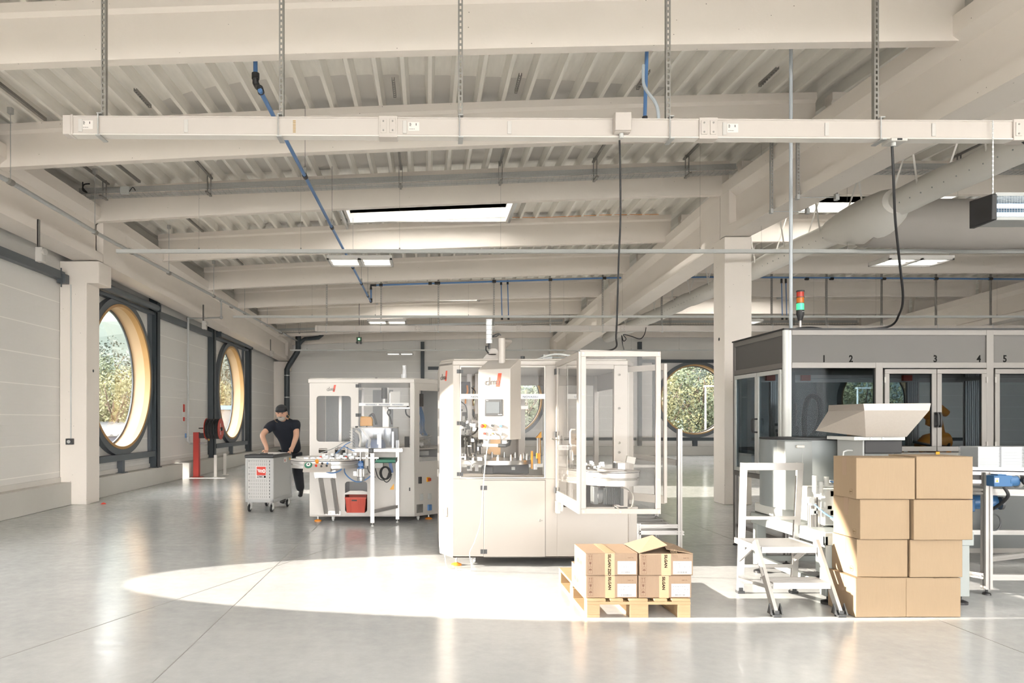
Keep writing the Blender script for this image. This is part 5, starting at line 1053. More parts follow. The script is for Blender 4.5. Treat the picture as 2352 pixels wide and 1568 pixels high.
for px in (760,772): mb.cyl((X1(px),10.855,.135),(X1(px),10.86,.135),.014,12)
mb.build('plate_bolt', M['lgrey'], cv)
cable('blue_hose', 'blue hose drooping from the oval conveyor in front of the left machine', [P(738,1078,10.1),P(760,1086,10.15),P(780,1081,10.2),P(790,1070,10.3),P(792,1085,10.5),P(803,1098,10.5),P(820,1106,10.5),P(838,1102,10.5),P(852,1092,10.5)], .009, M['blue'])

# bowl feeder stand in front of the left machine
SB = 10.5/F; X3 = lambda px: (px-VX)*SB; Z3 = lambda py: H+(VY-py)*SB
fs_ = thing('bowl_feeder', 'clear plastic bowl feeder on a tall aluminium stand before the left machine', 'feeder', (-.7,10.6,0))
zt_ = Z3(1034)
prof_part('leg', (X3(856.5),10.42,.05), (X3(856.5),10.42,Z3(1040)), .055, fs_); prof_part('leg', (X3(911),10.80,.05), (X3(911),10.80,Z3(1012)), .05, fs_)
prof_part('lower_rail', (X3(858),10.42,Z3(1173)), (X3(911),10.8,Z3(1168)), .045, fs_); prof_part('upper_rail', (X3(810),10.48,zt_), (X3(925),10.48,zt_), .04, fs_); prof_part('upper_rail', (X3(812),10.82,zt_), (X3(922),10.82,zt_), .04, fs_); prof_part('cross_rail', (X3(843),10.45,zt_-.08), (X3(843),10.8,zt_-.08), .04, fs_); prof_part('upright', (X3(843),10.5,zt_-.22), (X3(843),10.5,zt_), .05, fs_, M['white'])
mb = MB()
for x, y in ((X3(856.5),10.42),(X3(911),10.80)): mb.cyl((x,y,.015),(x,y,.05),.008,8); mb.lathe([(0,0),(.025,0),(.02,.015),(0,.02)], (x,y,0), 14)
mb.build('levelling_foot', M['galv'], fs_)
bx, by = X3(861), 10.68; bw, bd, z0, z1 = .335, .20, Z3(1029), Z3(983)
mb = MB(); n = 40; rg = []
for k in range(n): a = 2*math.pi*k/n; c_, s_ = math.cos(a), math.sin(a); rg.append((bx+bw*abs(c_)**.35*math.copysign(1,c_), by+bd*abs(s_)**.35*math.copysign(1,s_)))
mb.add([(x,y,z) for z in (z0,z1) for x, y in rg], [(k,(k+1)%n,n+(k+1)%n,n+k) for k in range(n)]); mb.build('clear_bowl', M['polyb'], fs_)
mb = MB(); pz = z1; mb.add([(x,y,z) for z in (pz,pz+.012) for x, y in rg]+[((x-bx)*.93+bx,(y-by)*.93+by,z) for z in (pz,pz+.012) for x, y in rg], [(k,(k+1)%n,n+(k+1)%n,n+k) for k in range(n)]+[(2*n+k,3*n+k,3*n+(k+1)%n,2*n+(k+1)%n) for k in range(n)]+[(n+k,n+(k+1)%n,3*n+(k+1)%n,3*n+k) for k in range(n)]+[(k,2*n+k,2*n+(k+1)%n,(k+1)%n) for k in range(n)]); mb.build('bowl_rim', M['white'], fs_)
mb = MB(); mb.lathe([(.05,z0),(.15,z0),(.15,z0+.05),(.12,z0+.12),(.05,z0+.14)], (bx,by,0), 24); mb.build('feed_cone', mat('blue_grey_plastic', (.17,.22,.33), .35), fs_)
mb = MB()
for px, hh in ((873,.26),(868,.2),(848,.12),(902,.24)): mb.prof((X3(px),10.55,z0),(X3(px),10.55,z0+hh),.03)
mb.build('guide_post', M['alu'], fs_, smooth=0)
mb = MB()
for k in range(20): mb.ob((bx-.33-.01*(k%3),10.62,z0+.01+k*.014),(.05,.1,.006))
mb.build('cap_stack', M['paper'], fs_)
mb = MB(); ps = [(X3(817),10.5,z1-.03),(X3(826),10.5,z1-.08),(X3(829),10.5,z0+.12),(X3(826),10.5,z0+.02)]; mb.tube(ps, .022, 8); ps = [(X3(830),10.5,z1-.0),(X3(840),10.5,z1-.09),(X3(849),10.52,z0+.12),(X3(846),10.55,z0+.02)]; mb.tube(ps, .022, 8); mb.build('chute', M['white'], fs_)
mb = MB(); mb.tube([P(810,1034,10.4),P(816,1034,10.4)],.02,8)
mb = MB(); mb.cyl((X3(819),10.5,z1+.005),(X3(819),10.5,z1+.03),.02,12); mb.build('clamp_knob', M['dark'], fs_)
MB().ob((X3(853),10.43,zt_+.0),(.07,.06,.06)).build('corner_clamp', M['dark'], fs_, bevel=.01)
# belt and drive
t = thing('belt_conveyor', 'short green belt conveyor with white housing behind the aluminium stand', 'conveyor', (-.6,10.4,.9))
mb = MB(); zb_ = Z3(1056); mb.box(X3(866),X3(910),10.2,10.7,zb_-.018,zb_+.018); mb.cyl((X3(866),10.2,zb_),(X3(910),10.2,zb_),.026,16); mb.cyl((X3(866),10.7,zb_),(X3(910),10.7,zb_),.026,16); mb.build('belt', M['green'], t)
mb = MB(); mb.box(X3(865),X3(866),10.17,10.75,zb_-.03,zb_+.03); mb.box(X3(910),X3(911),10.17,10.75,zb_-.03,zb_+.03); mb.build('side_plate', M['dark'], t)
mb = MB(); mb.prism([(X3(838),Z3(1052)),(X3(862),Z3(1058)),(X3(879),Z3(1061)),(X3(879),Z3(1074)),(X3(838),Z3(1074))], 'y', 10.55, 10.8); mb.build('housing', M['white'], t)
mb = MB(); mb.ob((X3(897),10.6,Z3(1073)),(.045,.05,.17),Matrix.Rotation(R(-10),3,'Y')); mb.build('blue_bracket', mat('deep_blue_cover', (.03,.09,.28), .4), t)
cable('cable_coil', None, [P(885+12*math.cos(a)*(1 if a < 7 else .8), 1086+14*math.sin(a), 10.5) for a in [i*.6 for i in range(30)]], .012, M['blk'], parent=t)
for pts in ([(862,1075),(868,1095),(878,1102),(888,1098),(893,1085)],[(862,1096),(852,1088),(846,1080),(844,1070)],[(876,1085),(880,1100),(888,1107),(896,1100),(900,1088)]): cable('drive_cable', None, [P(x,y,10.5) for x, y in pts], .007, M['dark'], parent=t)
t = thing('gear_motor', 'blue and silver gear motor hanging below the bowl feeder beside the front leg', 'motor', (X3(828),10.5,.7))
mb = MB(); mb.cyl((X3(828),10.5,Z3(1058)),(X3(828),10.5,Z3(1076)),.045,16); mb.box(X3(822),X3(835),10.44,10.56,Z3(1070),Z3(1062)); mb.box(X3(821),X3(836),10.45,10.55,Z3(1076),Z3(1073)); mb.build('gearbox', mat('gearbox_blue', (.03,.12,.32), .35), t, bevel=.004)
mb = MB(); mb.cyl((X3(828.5),10.5,Z3(1076)),(X3(828.5),10.5,Z3(1095)),.043,18)
for k in range(10): a = 2*math.pi*k/10; mb.box(X3(828.5)+.046*math.cos(a)-.003,X3(828.5)+.046*math.cos(a)+.003,10.5+.046*math.sin(a)-.003,10.5+.046*math.sin(a)+.003,Z3(1094),Z3(1077))
mb.box(X3(812),X3(820),10.47,10.53,Z3(1092),Z3(1082)); mb.build('motor_body', M['alud'], t)
mb = MB(); mb.lathe([(0,0),(.052,0),(.056,.02),(.056,.055),(.046,.06),(0,.06)], (X3(829),10.5,Z3(1104)), 20); mb.build('fan_cowl', M['galv'], t); mb = MB(); mb.cyl((X3(828),10.5,Z3(1058)),(X3(828),10.5,Z3(1036)),.018,10); mb.build('shaft', M['alud'], t)
for pts in ([(735,1040),(765,1030),(790,1016),(812,1014)],[(760,1048),(775,1038),(792,1022),(805,1015)],[(790,1024),(800,1030),(815,1036)]): cable('hose', 'thin hose running from the oval conveyor up to the bowl feeder' if pts[0][0] < 760 else ('blue hose arching above the oval conveyor' if pts[0][0] < 780 else 'short hose at the end of the bowl feeder rail'), [P(x,y,10.45) for x, y in pts], .006, M['blue'] if pts[0][0] in (760,790) else M['grey'], cat='hose')
t = thing('frame_bracket', 'thin dark rectangular bracket standing on the oval conveyor', 'bracket', (X2(780),10.5,1.0)); mb = MB(); mb.rframe(X2(769),X2(794),Z2(1050),Z2(1028),.008,10.5,10.508); mb.build('wire_frame', M['dark'], t)
# ================================================================ ROBOT CELL
cell = thing('robot_cell', 'large grey framed robot enclosure with numbered header and glass doors on the right', 'enclosure', (6,8.2,0))
fr = mat('cell_frame', (.21,.197,.187), .4, .35); pn = mat('cell_header_panel', (.10,.094,.089), .5, bump=.05, bs=80); dp = mat('cell_dark_panel', (.085,.09,.09), .5)
XL_, XR_, YF, YK = 3.75, 8.7, 7.6, 8.88; ZT, ZH, ZP, ZD, ZB = 2.477, 2.42, 2.134, 2.074, 1.20
mb = MB(); mb.cyl((3.785,7.635,.87),(3.785,7.635,ZT),.035,20); mb.box(3.785,3.828,7.606,7.64,.87,ZT-.002); mb.build('corner_post', M['lgrey'], cell)
for x in (4.71, 5.876, 7.4, XR_-.08):
    MB().box(x, x+.075, YF-.003, YF+.05, ZB-.06, ZT if x > 5 else ZP).build('front_post', fr, cell, bevel=.003)
mb = MB(); mb.box(3.829,XR_,YF,YF+.05,ZH,ZT); mb.box(3.829,XR_,YF,YF+.05,ZD,ZP); mb.box(3.76,XR_,YF,YF+.06,ZB-.06,ZB-.015); mb.box(XL_,XL_+.05,7.65,YK-.05,ZH,ZT); mb.box(XL_,XL_+.05,7.65,YK-.05,ZD,ZP); mb.box(XL_,XL_+.05,7.62,YK-.05,.86,.91); mb.box(XL_,XL_+.05,YK-.05,YK+.002,.86,ZT+.001)
mb.box(XL_+.05,XR_,YK-.05,YK,ZH,ZT); mb.box(XL_+.05,XR_,YK-.05,YK,ZD,ZP); mb.box(XL_+.05,XR_,YK-.05,YK,1.14,1.20); mb.build('frame_rail', fr, cell, bevel=.003)
mb = MB(); mb.box(3.82,5.876,YF+.012,YF+.018,ZP,ZH); mb.box(5.95,7.4,YF+.012,YF+.018,ZP,ZH); mb.box(7.47,XR_-.08,YF+.012,YF+.018,ZP,ZH); mb.box(XL_+.012,XL_+.018,7.66,YK-.05,ZP,ZH); mb.box(XL_,XR_,YK-.02,YK-.015,ZP,ZH)
hp = mb.build('header_panel', pn, cell)
mb = MB(); SF = YF/F
for ch_, px in (('1',1894),('2',1956),('3',2150),('4',2250),('5',2310)): mb.text('*'+ch_, .100, ((px-VX)*SF, YF+.0115, 2.140), ext=.001, align='CENTER', sx=.85)
mb.text('*6', .100, (7.9,YF+.0115,2.140), ext=.001, align='CENTER', sx=.85)
o = mb.build('number_lettering', M['ink'], hp)
bm_ = MB(); bm_.box(XL_-.01,XR_,YF-.012,YK+.01,ZT,ZT+.016); bm_.build('roof_panel', M['blk'], cell)
def cell_door(x0, x1, hs):
    mb = MB(); mb.rframe(x0, x1, ZB, ZD-.01, .05, YF-.012, YF+.02); o = mb.build('door', fr, cell, bevel=.003)
    MB().box(x0+.05,x1-.05,YF,YF+.004,ZB+.05,ZD-.06).build('pane', M['polyd'], o)
    mb = MB(); hx = x1-.012 if hs > 0 else x0+.012; mb.tube([(hx-.028*0,YF-.012,1.60),(hx,YF-.045,1.60),(hx,YF-.055,1.58),(hx,YF-.055,1.48),(hx,YF-.045,1.46),(hx,YF-.012,1.46)], .011, 10); mb.box(hx-.014,hx+.014,YF-.016,YF-.01,1.45,1.61); mb.build('handle', M['blk'], o)
    mb = MB(); hx = x0 if hs > 0 else x1
    for z in (1.27,1.95): mb.box(hx-.008,hx+.008,YF-.02,YF-.012,z-.03,z+.03)
    mb.build('hinge', M['galvd'], o)
cell_door(4.80, 5.345, 1); cell_door(5.35, 5.87, -1); cell_door(5.96, 6.66, 1); cell_door(6.665, 7.39, -1)
mb = MB(); mb.box(3.83,4.71,YF+.02,YF+.024,ZB,ZD); mb.box(3.8,5.9,YK-.03,YK-.026,1.2,ZD); mb.build('fixed_pane', M['polyd'], cell)
for i, (y0, y1) in enumerate(((7.67,8.22),(8.225,8.82))):
    mb = MB(); x = XL_-.012; z0, z1 = .92, 2.065
    mb.box(x,x+.035,y0,y1,z0,z0+.045); mb.box(x,x+.035,y0,y1,z1-.045,z1); mb.box(x,x+.035,y0,y0+.045,z0+.045,z1-.045); mb.box(x,x+.035,y1-.045,y1,z0+.045,z1-.045); o = mb.build('side_door', M['lgrey'], cell, bevel=.003)
    MB().box(x+.012,x+.016,y0+.045,y1-.045,z0+.045,z1-.045).build('pane', M['polyd'], o)
    hy = y1-.02 if i == 0 else y0+.02; mb = MB(); mb.tube([(x,hy,1.54),(x-.035,hy,1.54),(x-.045,hy,1.52),(x-.045,hy,1.41),(x-.035,hy,1.39),(x,hy,1.39)], .009, 8); mb.build('handle', M['blk'], o)
for x, y in ((3.775,8.85),(3.79,7.64),(5.9,7.64),(5.9,8.84),(8.6,7.64),(8.6,8.84)):
    mb = MB(); mb.prof((x,y,.06),(x,y,.88 if x < 5 else 1.15),.05); o = mb.build('leg', fr, cell, smooth=0); mb = MB(); mb.cyl((x,y,.02),(x,y,.06),.01,8); mb.lathe([(0,0),(.04,0),(.035,.015),(.012,.025),(0,.025)], (x,y,0), 16); mb.build('levelling_foot', M['blk'], o)
mb = MB(); mb.box(3.78,3.82,7.66,8.82,.22,.26); mb.box(3.8,5.9,8.82,8.86,.22,.26); mb.box(3.8,5.9,8.82,8.86,.84,.88); mb.box(3.8,5.9,7.62,7.66,.84,.88); mb.build('lower_rail', fr, cell)
mb = MB(); mb.box(5.0,8.65,7.66,7.68,.15,1.14); mb.box(8.63,8.65,7.68,8.8,.15,1.14); mb.box(5.0,5.02,7.68,8.8,.15,1.14); mb.build('cabinet_panel', dp, cell); mb = MB(); mb.box(5.0,8.65,7.655,7.66,.12,.17)
for x in (5.6,6.6,7.6): mb.box(x,x+.02,7.652,7.66,.15,1.14)
mb.build('cabinet_trim', fr, cell)
mb = MB(); mb.box(3.8,8.65,7.66,8.84,1.13,1.16); mb.build('table_deck', M['grey'], cell); mb = MB(); mb.add([(5.34,7.585,1.165),(5.37,7.585,1.165),(5.355,7.585,1.19)],[(0,1,2)]); mb.box(5.335,5.375,7.586,7.588,1.16,1.195); mb.build('warning_sticker', M['yel'], cell)
mb = MB()      # profile uprights and rails inside
for x, y, n_ in ((4.02,8.45,3),(5.62,8.45,3),(6.22,8.35,5),(4.28,8.5,1),(7.1,8.4,3)):
    for k in range(n_): mb.prof((x+k*.046,y,1.16),(x+k*.046,y,2.06),.042)
for z in (1.99,2.035): mb.prof((3.85,8.45,z),(8.5,8.45,z),.04)
mb.prof((6.2,8.0,2.0),(6.2,8.45,2.0),.045); mb.build('inner_profile', mat('inner_aluminium', (.50,.44,.41), .4, .5), cell, smooth=0)
mb = MB()
for x in (3.93,4.34,5.52,5.86): mb.box(x,x+.10,8.38,8.42,1.985,2.05)
mb.build('red_coupling', M['redb'], cell)
r = random.Random(9); mb = MB(); mb.box(4.05,4.16,8.1,8.22,1.16,1.46); mb.cyl((4.10,8.16,1.46),(4.10,8.16,1.72),.06,18); mb.cyl((4.10,8.16,1.60),(4.10,8.16,1.64),.07,18); mb.box(3.86,3.94,7.75,7.8,1.16,2.05)
for k in range(16): mb.ob((r.uniform(3.95,4.2),8.15,r.uniform(1.2,1.75)), (.05,.06,.03))
mb.build('dispenser_unit', M['dark'], cell, bevel=.003)
cable('loop_hose', None, [(4.28,8.2,1.30),(4.27,8.2,1.55),(4.30,8.2,1.74),(4.37,8.2,1.80),(4.44,8.2,1.74),(4.45,8.2,1.55),(4.40,8.2,1.40),(4.33,8.2,1.32)], .03, M['dark'], parent=cell)
mb = MB(); 
for x in (4.92,5.02,5.15,5.55): mb.box(x,x+.085,7.85,7.95,1.16,1.25)
mb.build('small_carton', M['card2'], cell); mb = MB()
for x in (4.94,5.04,5.17): mb.box(x,x+.04,7.845,7.849,1.18,1.24)
mb.build('carton_label', M['paper'], cell)
def robot(x, y, lab, flip=1):
    t = thing('industrial_robot', lab, 'robot', (x,y,1.16)); o = M['orange']; q = lambda a, b, c_=0: (x+flip*a, y+c_, 1.16+b)
    mb = MB(); mb.tube([q(-.02,.0),q(-.0,.10),q(.0,.16)], [.14,.12,.10], 18); mb.build('base', mat('robot_orange', (.70,.23,.02), .4) if 'robot_orange' not in bpy.data.materials else bpy.data.materials['robot_orange'], t); ro = bpy.data.materials['robot_orange']
    mb = MB(); mb.tube([q(-.22,.06),q(-.12,.11),q(.0,.13),q(.10,.14)], [.06,.10,.11,.09], 16); mb.build('shoulder', ro, t); mb = MB(); mb.tube([q(.04,.14),q(.02,.25),q(-.0,.36),q(-.08,.44)], [.06,.045,.045,.08], 16); mb.build('lower_arm', ro, t)
    mb = MB(); mb.sph(q(-.08,.44),.085,16); mb.tube([q(-.08,.46),q(.03,.48),q(.10,.44)],[.08,.06,.04],14); mb.build('elbow', ro, t); mb = MB(); mb.tube([q(-.08,.40),q(-.10,.33),q(-.04,.30)],[.05,.04,.03],12); mb.build('wrist', ro, t)
    mb = MB(); mb.tube([q(-.35,.13,-.1),q(-.2,.09,-.16),q(.0,.07,-.16),q(.05,.1,-.1)],.016,8); mb.build('cable', M['blk'], t)
robot(5.72, 8.10, 'orange robot arm behind the glass door under number 4'); robot(4.98, 8.35, 'orange robot part showing below the steel hopper behind glass', -1)
# beacon on the cell
t = thing('signal_beacon', 'red amber green signal tower lit green on the robot cell roof', 'signal light', (4.02,7.8,2.49)); bx = 4.02
for nm, z0, z1, m_, r_ in (('pole',2.49,2.61,'alud',.014),('base_cup',2.60,2.715,'blk',.04),('green_lens',2.715,2.785,'lamp_g',.038),('amber_lens',2.79,2.85,'lamp_o',.037),('red_lens',2.855,2.91,'lamp_r',.037),('cap',2.91,2.925,'blk',.041)):
    prf = [(0,z0),(r_,z0),(r_,z1),(0,z1)] if nm != 'base_cup' else [(0,z0),(.022,z0),(.034,z0+.05),(.04,z0+.07),(.04,z1),(0,z1)]
    MB().lathe(prf, (bx,7.8,0), 22).build(nm, M[m_], t)
mb = MB(); 
for z in (2.7875,2.8525): mb.lathe([(.036,z-.004),(.042,z-.003),(.042,z+.003),(.036,z+.004)], (bx,7.8,0), 22)
mb.build('joint_ring', M['dark'], t); MB().text('eaton', .012, (bx-.0,7.758,2.69)).build('beacon_lettering', M['paper'], t)
cable('beacon_cable', None, [(4.02,7.8,2.50),(3.93,7.76,2.50),(3.90,7.74,2.495),(3.97,7.7,2.51),(4.1,7.7,2.515),(4.25,7.74,2.50)], .009, M['blk'], parent=t)

# ================================================================ FEEDER AND HOPPER
t = thing('parts_feeder', 'tall light grey drum feeder with white latches in front of the robot cell', 'feeder', (3.63,7.0,.6))
mb = MB(); prf = [(.395,.70),(.405,.70),(.405,1.34),(.395,1.345),(.38,1.345),(.38,.72)]; mb.lathe(prf, (3.66,7.0,0), 56); mb.build('drum_shell', mat('drum_paint', (.20,.22,.225), .38), t, smooth=50)
mb = MB(); mb.lathe([(0,1.33),(.38,1.33),(.38,1.335),(0,1.335)], (3.66,7.0,0), 40); mb.lathe([(.39,1.345),(.41,1.345),(.41,1.358),(.39,1.358),(.39,1.345)], (3.66,7.0,0), 56); mb.build('rubber_rim', M['blk'], t)
mb = MB(); mb.box(3.27,3.62,6.62,6.78,.70,1.335); mb.build('drum_door', mat('drum_door_paint', (.29,.305,.30), .38), t, bevel=.01)
mb = MB(); 
for z in (1.285,.79): mb.box(3.37,3.44,6.59,6.62,z-.013,z+.013)
mb.build('latch', M['white'], t, bevel=.006); mb = MB(); mb.box(3.43,3.432,6.618,6.62,.71,1.33); mb.build('door_seam', M['grey'], t)
mb = MB(); mb.box(3.3,3.9,6.75,7.3,.605,.70); mb.box(3.40,3.75,6.2,6.6,.62,.93); mb.build('drum_base', M['lgrey'], t, bevel=.01)
mb = MB(); mb.box(3.50,3.75,6.15,6.21,.70,.95); mb.build('control_box', M['white'], t, bevel=.006)
t = thing('steel_hopper', 'wide steel hopper with sloping sides above the stacked cartons', 'hopper', (3.85,6.25,1.24))
A = [(3.617,6.0,1.661),(4.178,6.0,1.665),(4.178,6.52,1.665),(3.617,6.52,1.661)]; Bm = [(3.625,6.0,1.606),(4.165,6.0,1.606),(4.165,6.52,1.606),(3.612,6.52,1.606)]; Cm = [(3.667,6.05,1.386),(4.01,6.05,1.386),(4.0,6.5,1.386),(3.50,6.52,1.43)]
mb = MB(); q = [(i,(i+1)%4,4+(i+1)%4,4+i) for i in range(4)]; mb.add(Cm+Bm, q); mb.add(Bm+A, q); mb.add(Cm, [(0,3,2,1)]); o = mb.build('hopper_shell', M['hopper'], t, smooth=0); so = o.modifiers.new('t','SOLIDIFY'); so.thickness = .006
mb = MB(); mb.box(3.60,4.03,6.1,6.52,1.355,1.385); o = mb.build('base_flange', M['lgrey'], t, bevel=.003); mb = MB()
for k in range(3): mb.cyl((3.64+.1*k,6.095,1.37),(3.64+.1*k,6.1,1.37),.010,10)
mb.build('bolt', M['galv'], o)
mb = MB(); mb.box(3.72,4.04,6.15,6.54,1.24,1.355); mb.build('vibrator_box', M['blk'], t, bevel=.008); mb = MB(); mb.box(3.705,3.72,6.155,6.54,1.20,1.355); mb.box(3.75,4.0,6.2,6.5,.605,1.24); mb.build('support_box', M['grey'], t, bevel=.004)
mb = MB(); mb.tube([(3.62,6.3,1.21),(3.625,6.3,1.25),(3.66,6.3,1.262),(3.71,6.3,1.26)], .007, 8); mb.build('air_nipple', M['lgrey'], t)
# grey support table
t = thing('machine_table', 'light grey steel table with thick legs under the drum feeder', 'table', (3.7,6.6,0)); tm = mat('table_grey', (.30,.325,.32), .45)
mb = MB(); mb.box(3.27,4.5,5.95,7.32,.565,.60); mb.box(3.27,3.30,5.95,7.32,.49,.57); mb.box(3.27,4.5,5.95,5.98,.49,.57); mb.build('table_top', tm, t, bevel=.006)
for x, y in ((3.28,5.96),(3.28,7.2),(4.38,5.96),(4.38,7.2),(3.75,6.9)):
    mb = MB(); mb.box(x,x+.09,y,y+.09,.07,.565); o = mb.build('leg', tm, t, bevel=.004); mb = MB(); mb.cyl((x+.045,y+.045,.03),(x+.045,y+.045,.07),.012,10); mb.lathe([(0,0),(.055,0),(.055,.02),(.02,.035),(0,.035)], (x+.045,y+.045,0), 20); mb.build('rubber_foot', M['blk'], o)
mb = MB(); mb.box(3.3,4.4,7.22,7.27,.12,.17); mb.box(3.30,3.35,6.05,7.2,.12,.17); mb.build('lower_rail', tm, t)
t = thing('air_service_unit', 'small cluster of air filters and valves beside the drum feeder', 'valve unit', (3.36,6.3,.60)); r = random.Random(4)
mb = MB()
for x, z, h_ in ((3.32,.98,.14),(3.37,.95,.10),(3.42,1.0,.08)): mb.cyl((x,6.2,z-h_/2),(x,6.2,z+h_/2),.02,12)
for k in range(12): mb.ob((r.uniform(3.28,3.50),6.22,r.uniform(.70,1.04)), (r.uniform(.02,.05),.04,r.uniform(.02,.05)))
mb.build('valve_manifold', M['lgrey'], t); mb = MB(); mb.prof((3.34,6.28,.60),(3.34,6.28,.86),.05); mb.prof((3.40,6.28,.60),(3.40,6.28,.86),.05); mb.build('mounting_profile', M['alu'], t, smooth=0)
for k, pts in enumerate(([(3.45,6.2,1.0),(3.52,6.15,.98),(3.56,6.15,.90),(3.50,6.18,.84)],[(3.32,6.2,.80),(3.38,6.1,.72),(3.50,6.0,.66),(3.62,5.98,.64)],[(3.40,6.1,.70),(3.46,6.0,.63),(3.55,5.98,.62),(3.6,6,.66)])): cable('hose', None, pts, .007, M['blue'] if k != 2 else M['paper'], parent=t)
t = thing('wiring_cluster', 'black and red wiring and valves hanging under the left end of the robot cell', 'wiring', (3.9,8.0,.6)); mb = MB(); r = random.Random(8)
for k in range(26): mb.ob((r.uniform(3.84,4.15), r.uniform(7.8,8.1), r.uniform(.45,.84)), (r.uniform(.03,.08),.06,r.uniform(.02,.07)), Matrix.Rotation(r.uniform(-.5,.5),3,'Y'))
mb.ob((3.93,7.9,.56),(.10,.10,.34),Matrix.Rotation(R(12),3,'Y')); mb.build('valve_block', M['dark'], t); mb = MB(); mb.box(4.05,4.1,7.75,7.8,.55,.60); mb.box(3.87,3.9,7.75,7.8,.72,.76); mb.box(4.02,4.06,7.75,7.8,.66,.74); mb.build('red_valve', M['redb'], t)
for k in range(4): cable('blue_hose', None, [(3.98,7.8,.84),(3.88-.01*k,7.75,.78),(3.89,7.7,.68-.01*k),(4.0,7.65,.62),(4.15,7.6,.57)], .007, M['blue'] if k % 2 else M['dark'], parent=t)
cable('floor_wire', None, [(4.1,7.9,.50),(4.05,7.8,.42),(4.2,7.8,.33),(4.3,7.8,.42),(4.45,7.9,.40)], .008, M['dark'], parent=t)

# ================================================================ STEP LADDER
t = thing('step_ladder', 'two-step aluminium platform ladder with guard rail beside the carton stack', 'step ladder', (2.97,6.0,0)); al = M['alu']
def stile(nm, a, b, w_=.05, h_=.025, up=(0,1,0), par=t): return MB().bar(a, b, w_, h_, up).build(nm, al, par, bevel=.002)
stile('rear_post', (2.757,6.38,.02), (2.79,6.38,1.15), .055,.03); stile('rear_post', (3.227,6.38,.02), (3.285,6.38,1.15), .055,.03)
stile('guard_rail', (2.77,6.355,1.118), (3.30,6.355,1.118), .012,.065,(0,0,1)); stile('middle_rail', (2.79,6.36,.665), (3.25,6.36,.665), .02,.03,(0,0,1))
stile('front_stile', (2.695,5.95,.53), (2.70,5.61,.015), .028,.06); stile('front_stile', (3.195,5.95,.53), (3.20,5.61,.015), .028,.06)
def tread(y0, y1, z, nm):
    mb = MB(); mb.box(2.725,3.175,y0,y1,z-.008,z); mb.box(2.725,3.175,y0-.004,y0+.004,z-.045,z+.002); mb.box(2.725,3.175,y1-.004,y1+.004,z-.03,z)
    k = 0; y = y0+.02
    while y < y1-.01: mb.box(2.73,3.17,y,y+.006,z,z+.003); y += .022
    mb.build(nm, al, t)
tread(5.90,6.36,.487,'platform'); tread(5.70,5.92,.24,'step')
stile('side_rail', (2.71,6.37,.47), (2.71,5.90,.47), .02,.05,(0,0,1)); stile('side_rail', (3.19,6.37,.47), (3.19,5.90,.47), .02,.05,(0,0,1))
stile('brace', (2.745,6.37,.30), (2.71,6.05,.46), .02,.04); stile('brace', (3.235,6.37,.30), (3.19,6.05,.46), .02,.04); stile('brace', (2.745,6.37,.13), (2.71,5.72,.20), .02,.04); stile('brace', (3.235,6.37,.13), (3.20,5.72,.20), .02,.04)
stile('cross_rail', (2.76,6.375,.10), (3.23,6.375,.10), .02,.04,(0,0,1)); stile('cross_rail', (2.76,6.375,.24), (3.23,6.375,.24), .02,.03,(0,0,1))
for x, y in ((2.70,5.605),(3.20,5.605),(2.757,6.38),(3.227,6.38)):
    mb = MB(); mb.box(x-.032,x+.032,y-.03,y+.03,0,.022); mb.box(x-.02,x+.02,y-.02,y+.02,.02,.05); mb.build('rubber_foot', M['dark'], t, bevel=.004)
    if y < 6: mb = MB(); mb.prism([(y-.03,.02),(y+.05,.02),(y+.02,.10)], 'x', x-.045, x-.036); mb.prism([(y-.03,.02),(y+.05,.02),(y+.02,.10)], 'x', x+.036, x+.045); mb.build('foot_clip', M['dark'], t)
mb = MB(); mb.bar((2.679,5.88,.43),(2.681,5.78,.28),.002,.03,(0,1,0)); mb.build('ladder_sticker', M['paper'], t)

# ================================================================ CARTON STACK
def carton(name, x0, x1, y0, dpt, z0, z1, ang, label, group, mt, flaps=True):
    cx_, cy_ = (x0+x1)/2, y0+dpt/2; t = thing(name, label, 'box', (cx_,cy_,z0), R(ang), group); w_, h_ = (x1-x0)/2, z1-z0; e = .003
    mb = MB(); g = lambda a, b, c_: tuple(L(t,a,b,c_)); n = len(mb.v)
    mb.box(-w_,w_,-dpt/2,dpt/2,e,h_-.004); mb.v = [g(*v) for v in mb.v]; mb.build('carton_body', mt, t, bevel=.004)
    if flaps: mb = MB(); mb.box(-w_,-.002,-dpt/2,dpt/2,h_-.004,h_-.0005); mb.box(.002,w_,-dpt/2,dpt/2,h_-.004,h_-.0012); mb.v = [g(*v) for v in mb.v]; mb.build('top_flap', mt, t)
    return t, g, w_, dpt/2, h_
SX = 5.58/F; q = lambda px: (px-VX)*SX
gl = 'tall stack of eight plain cartons'
nmz = ['bottom','second from bottom','third from bottom','top']
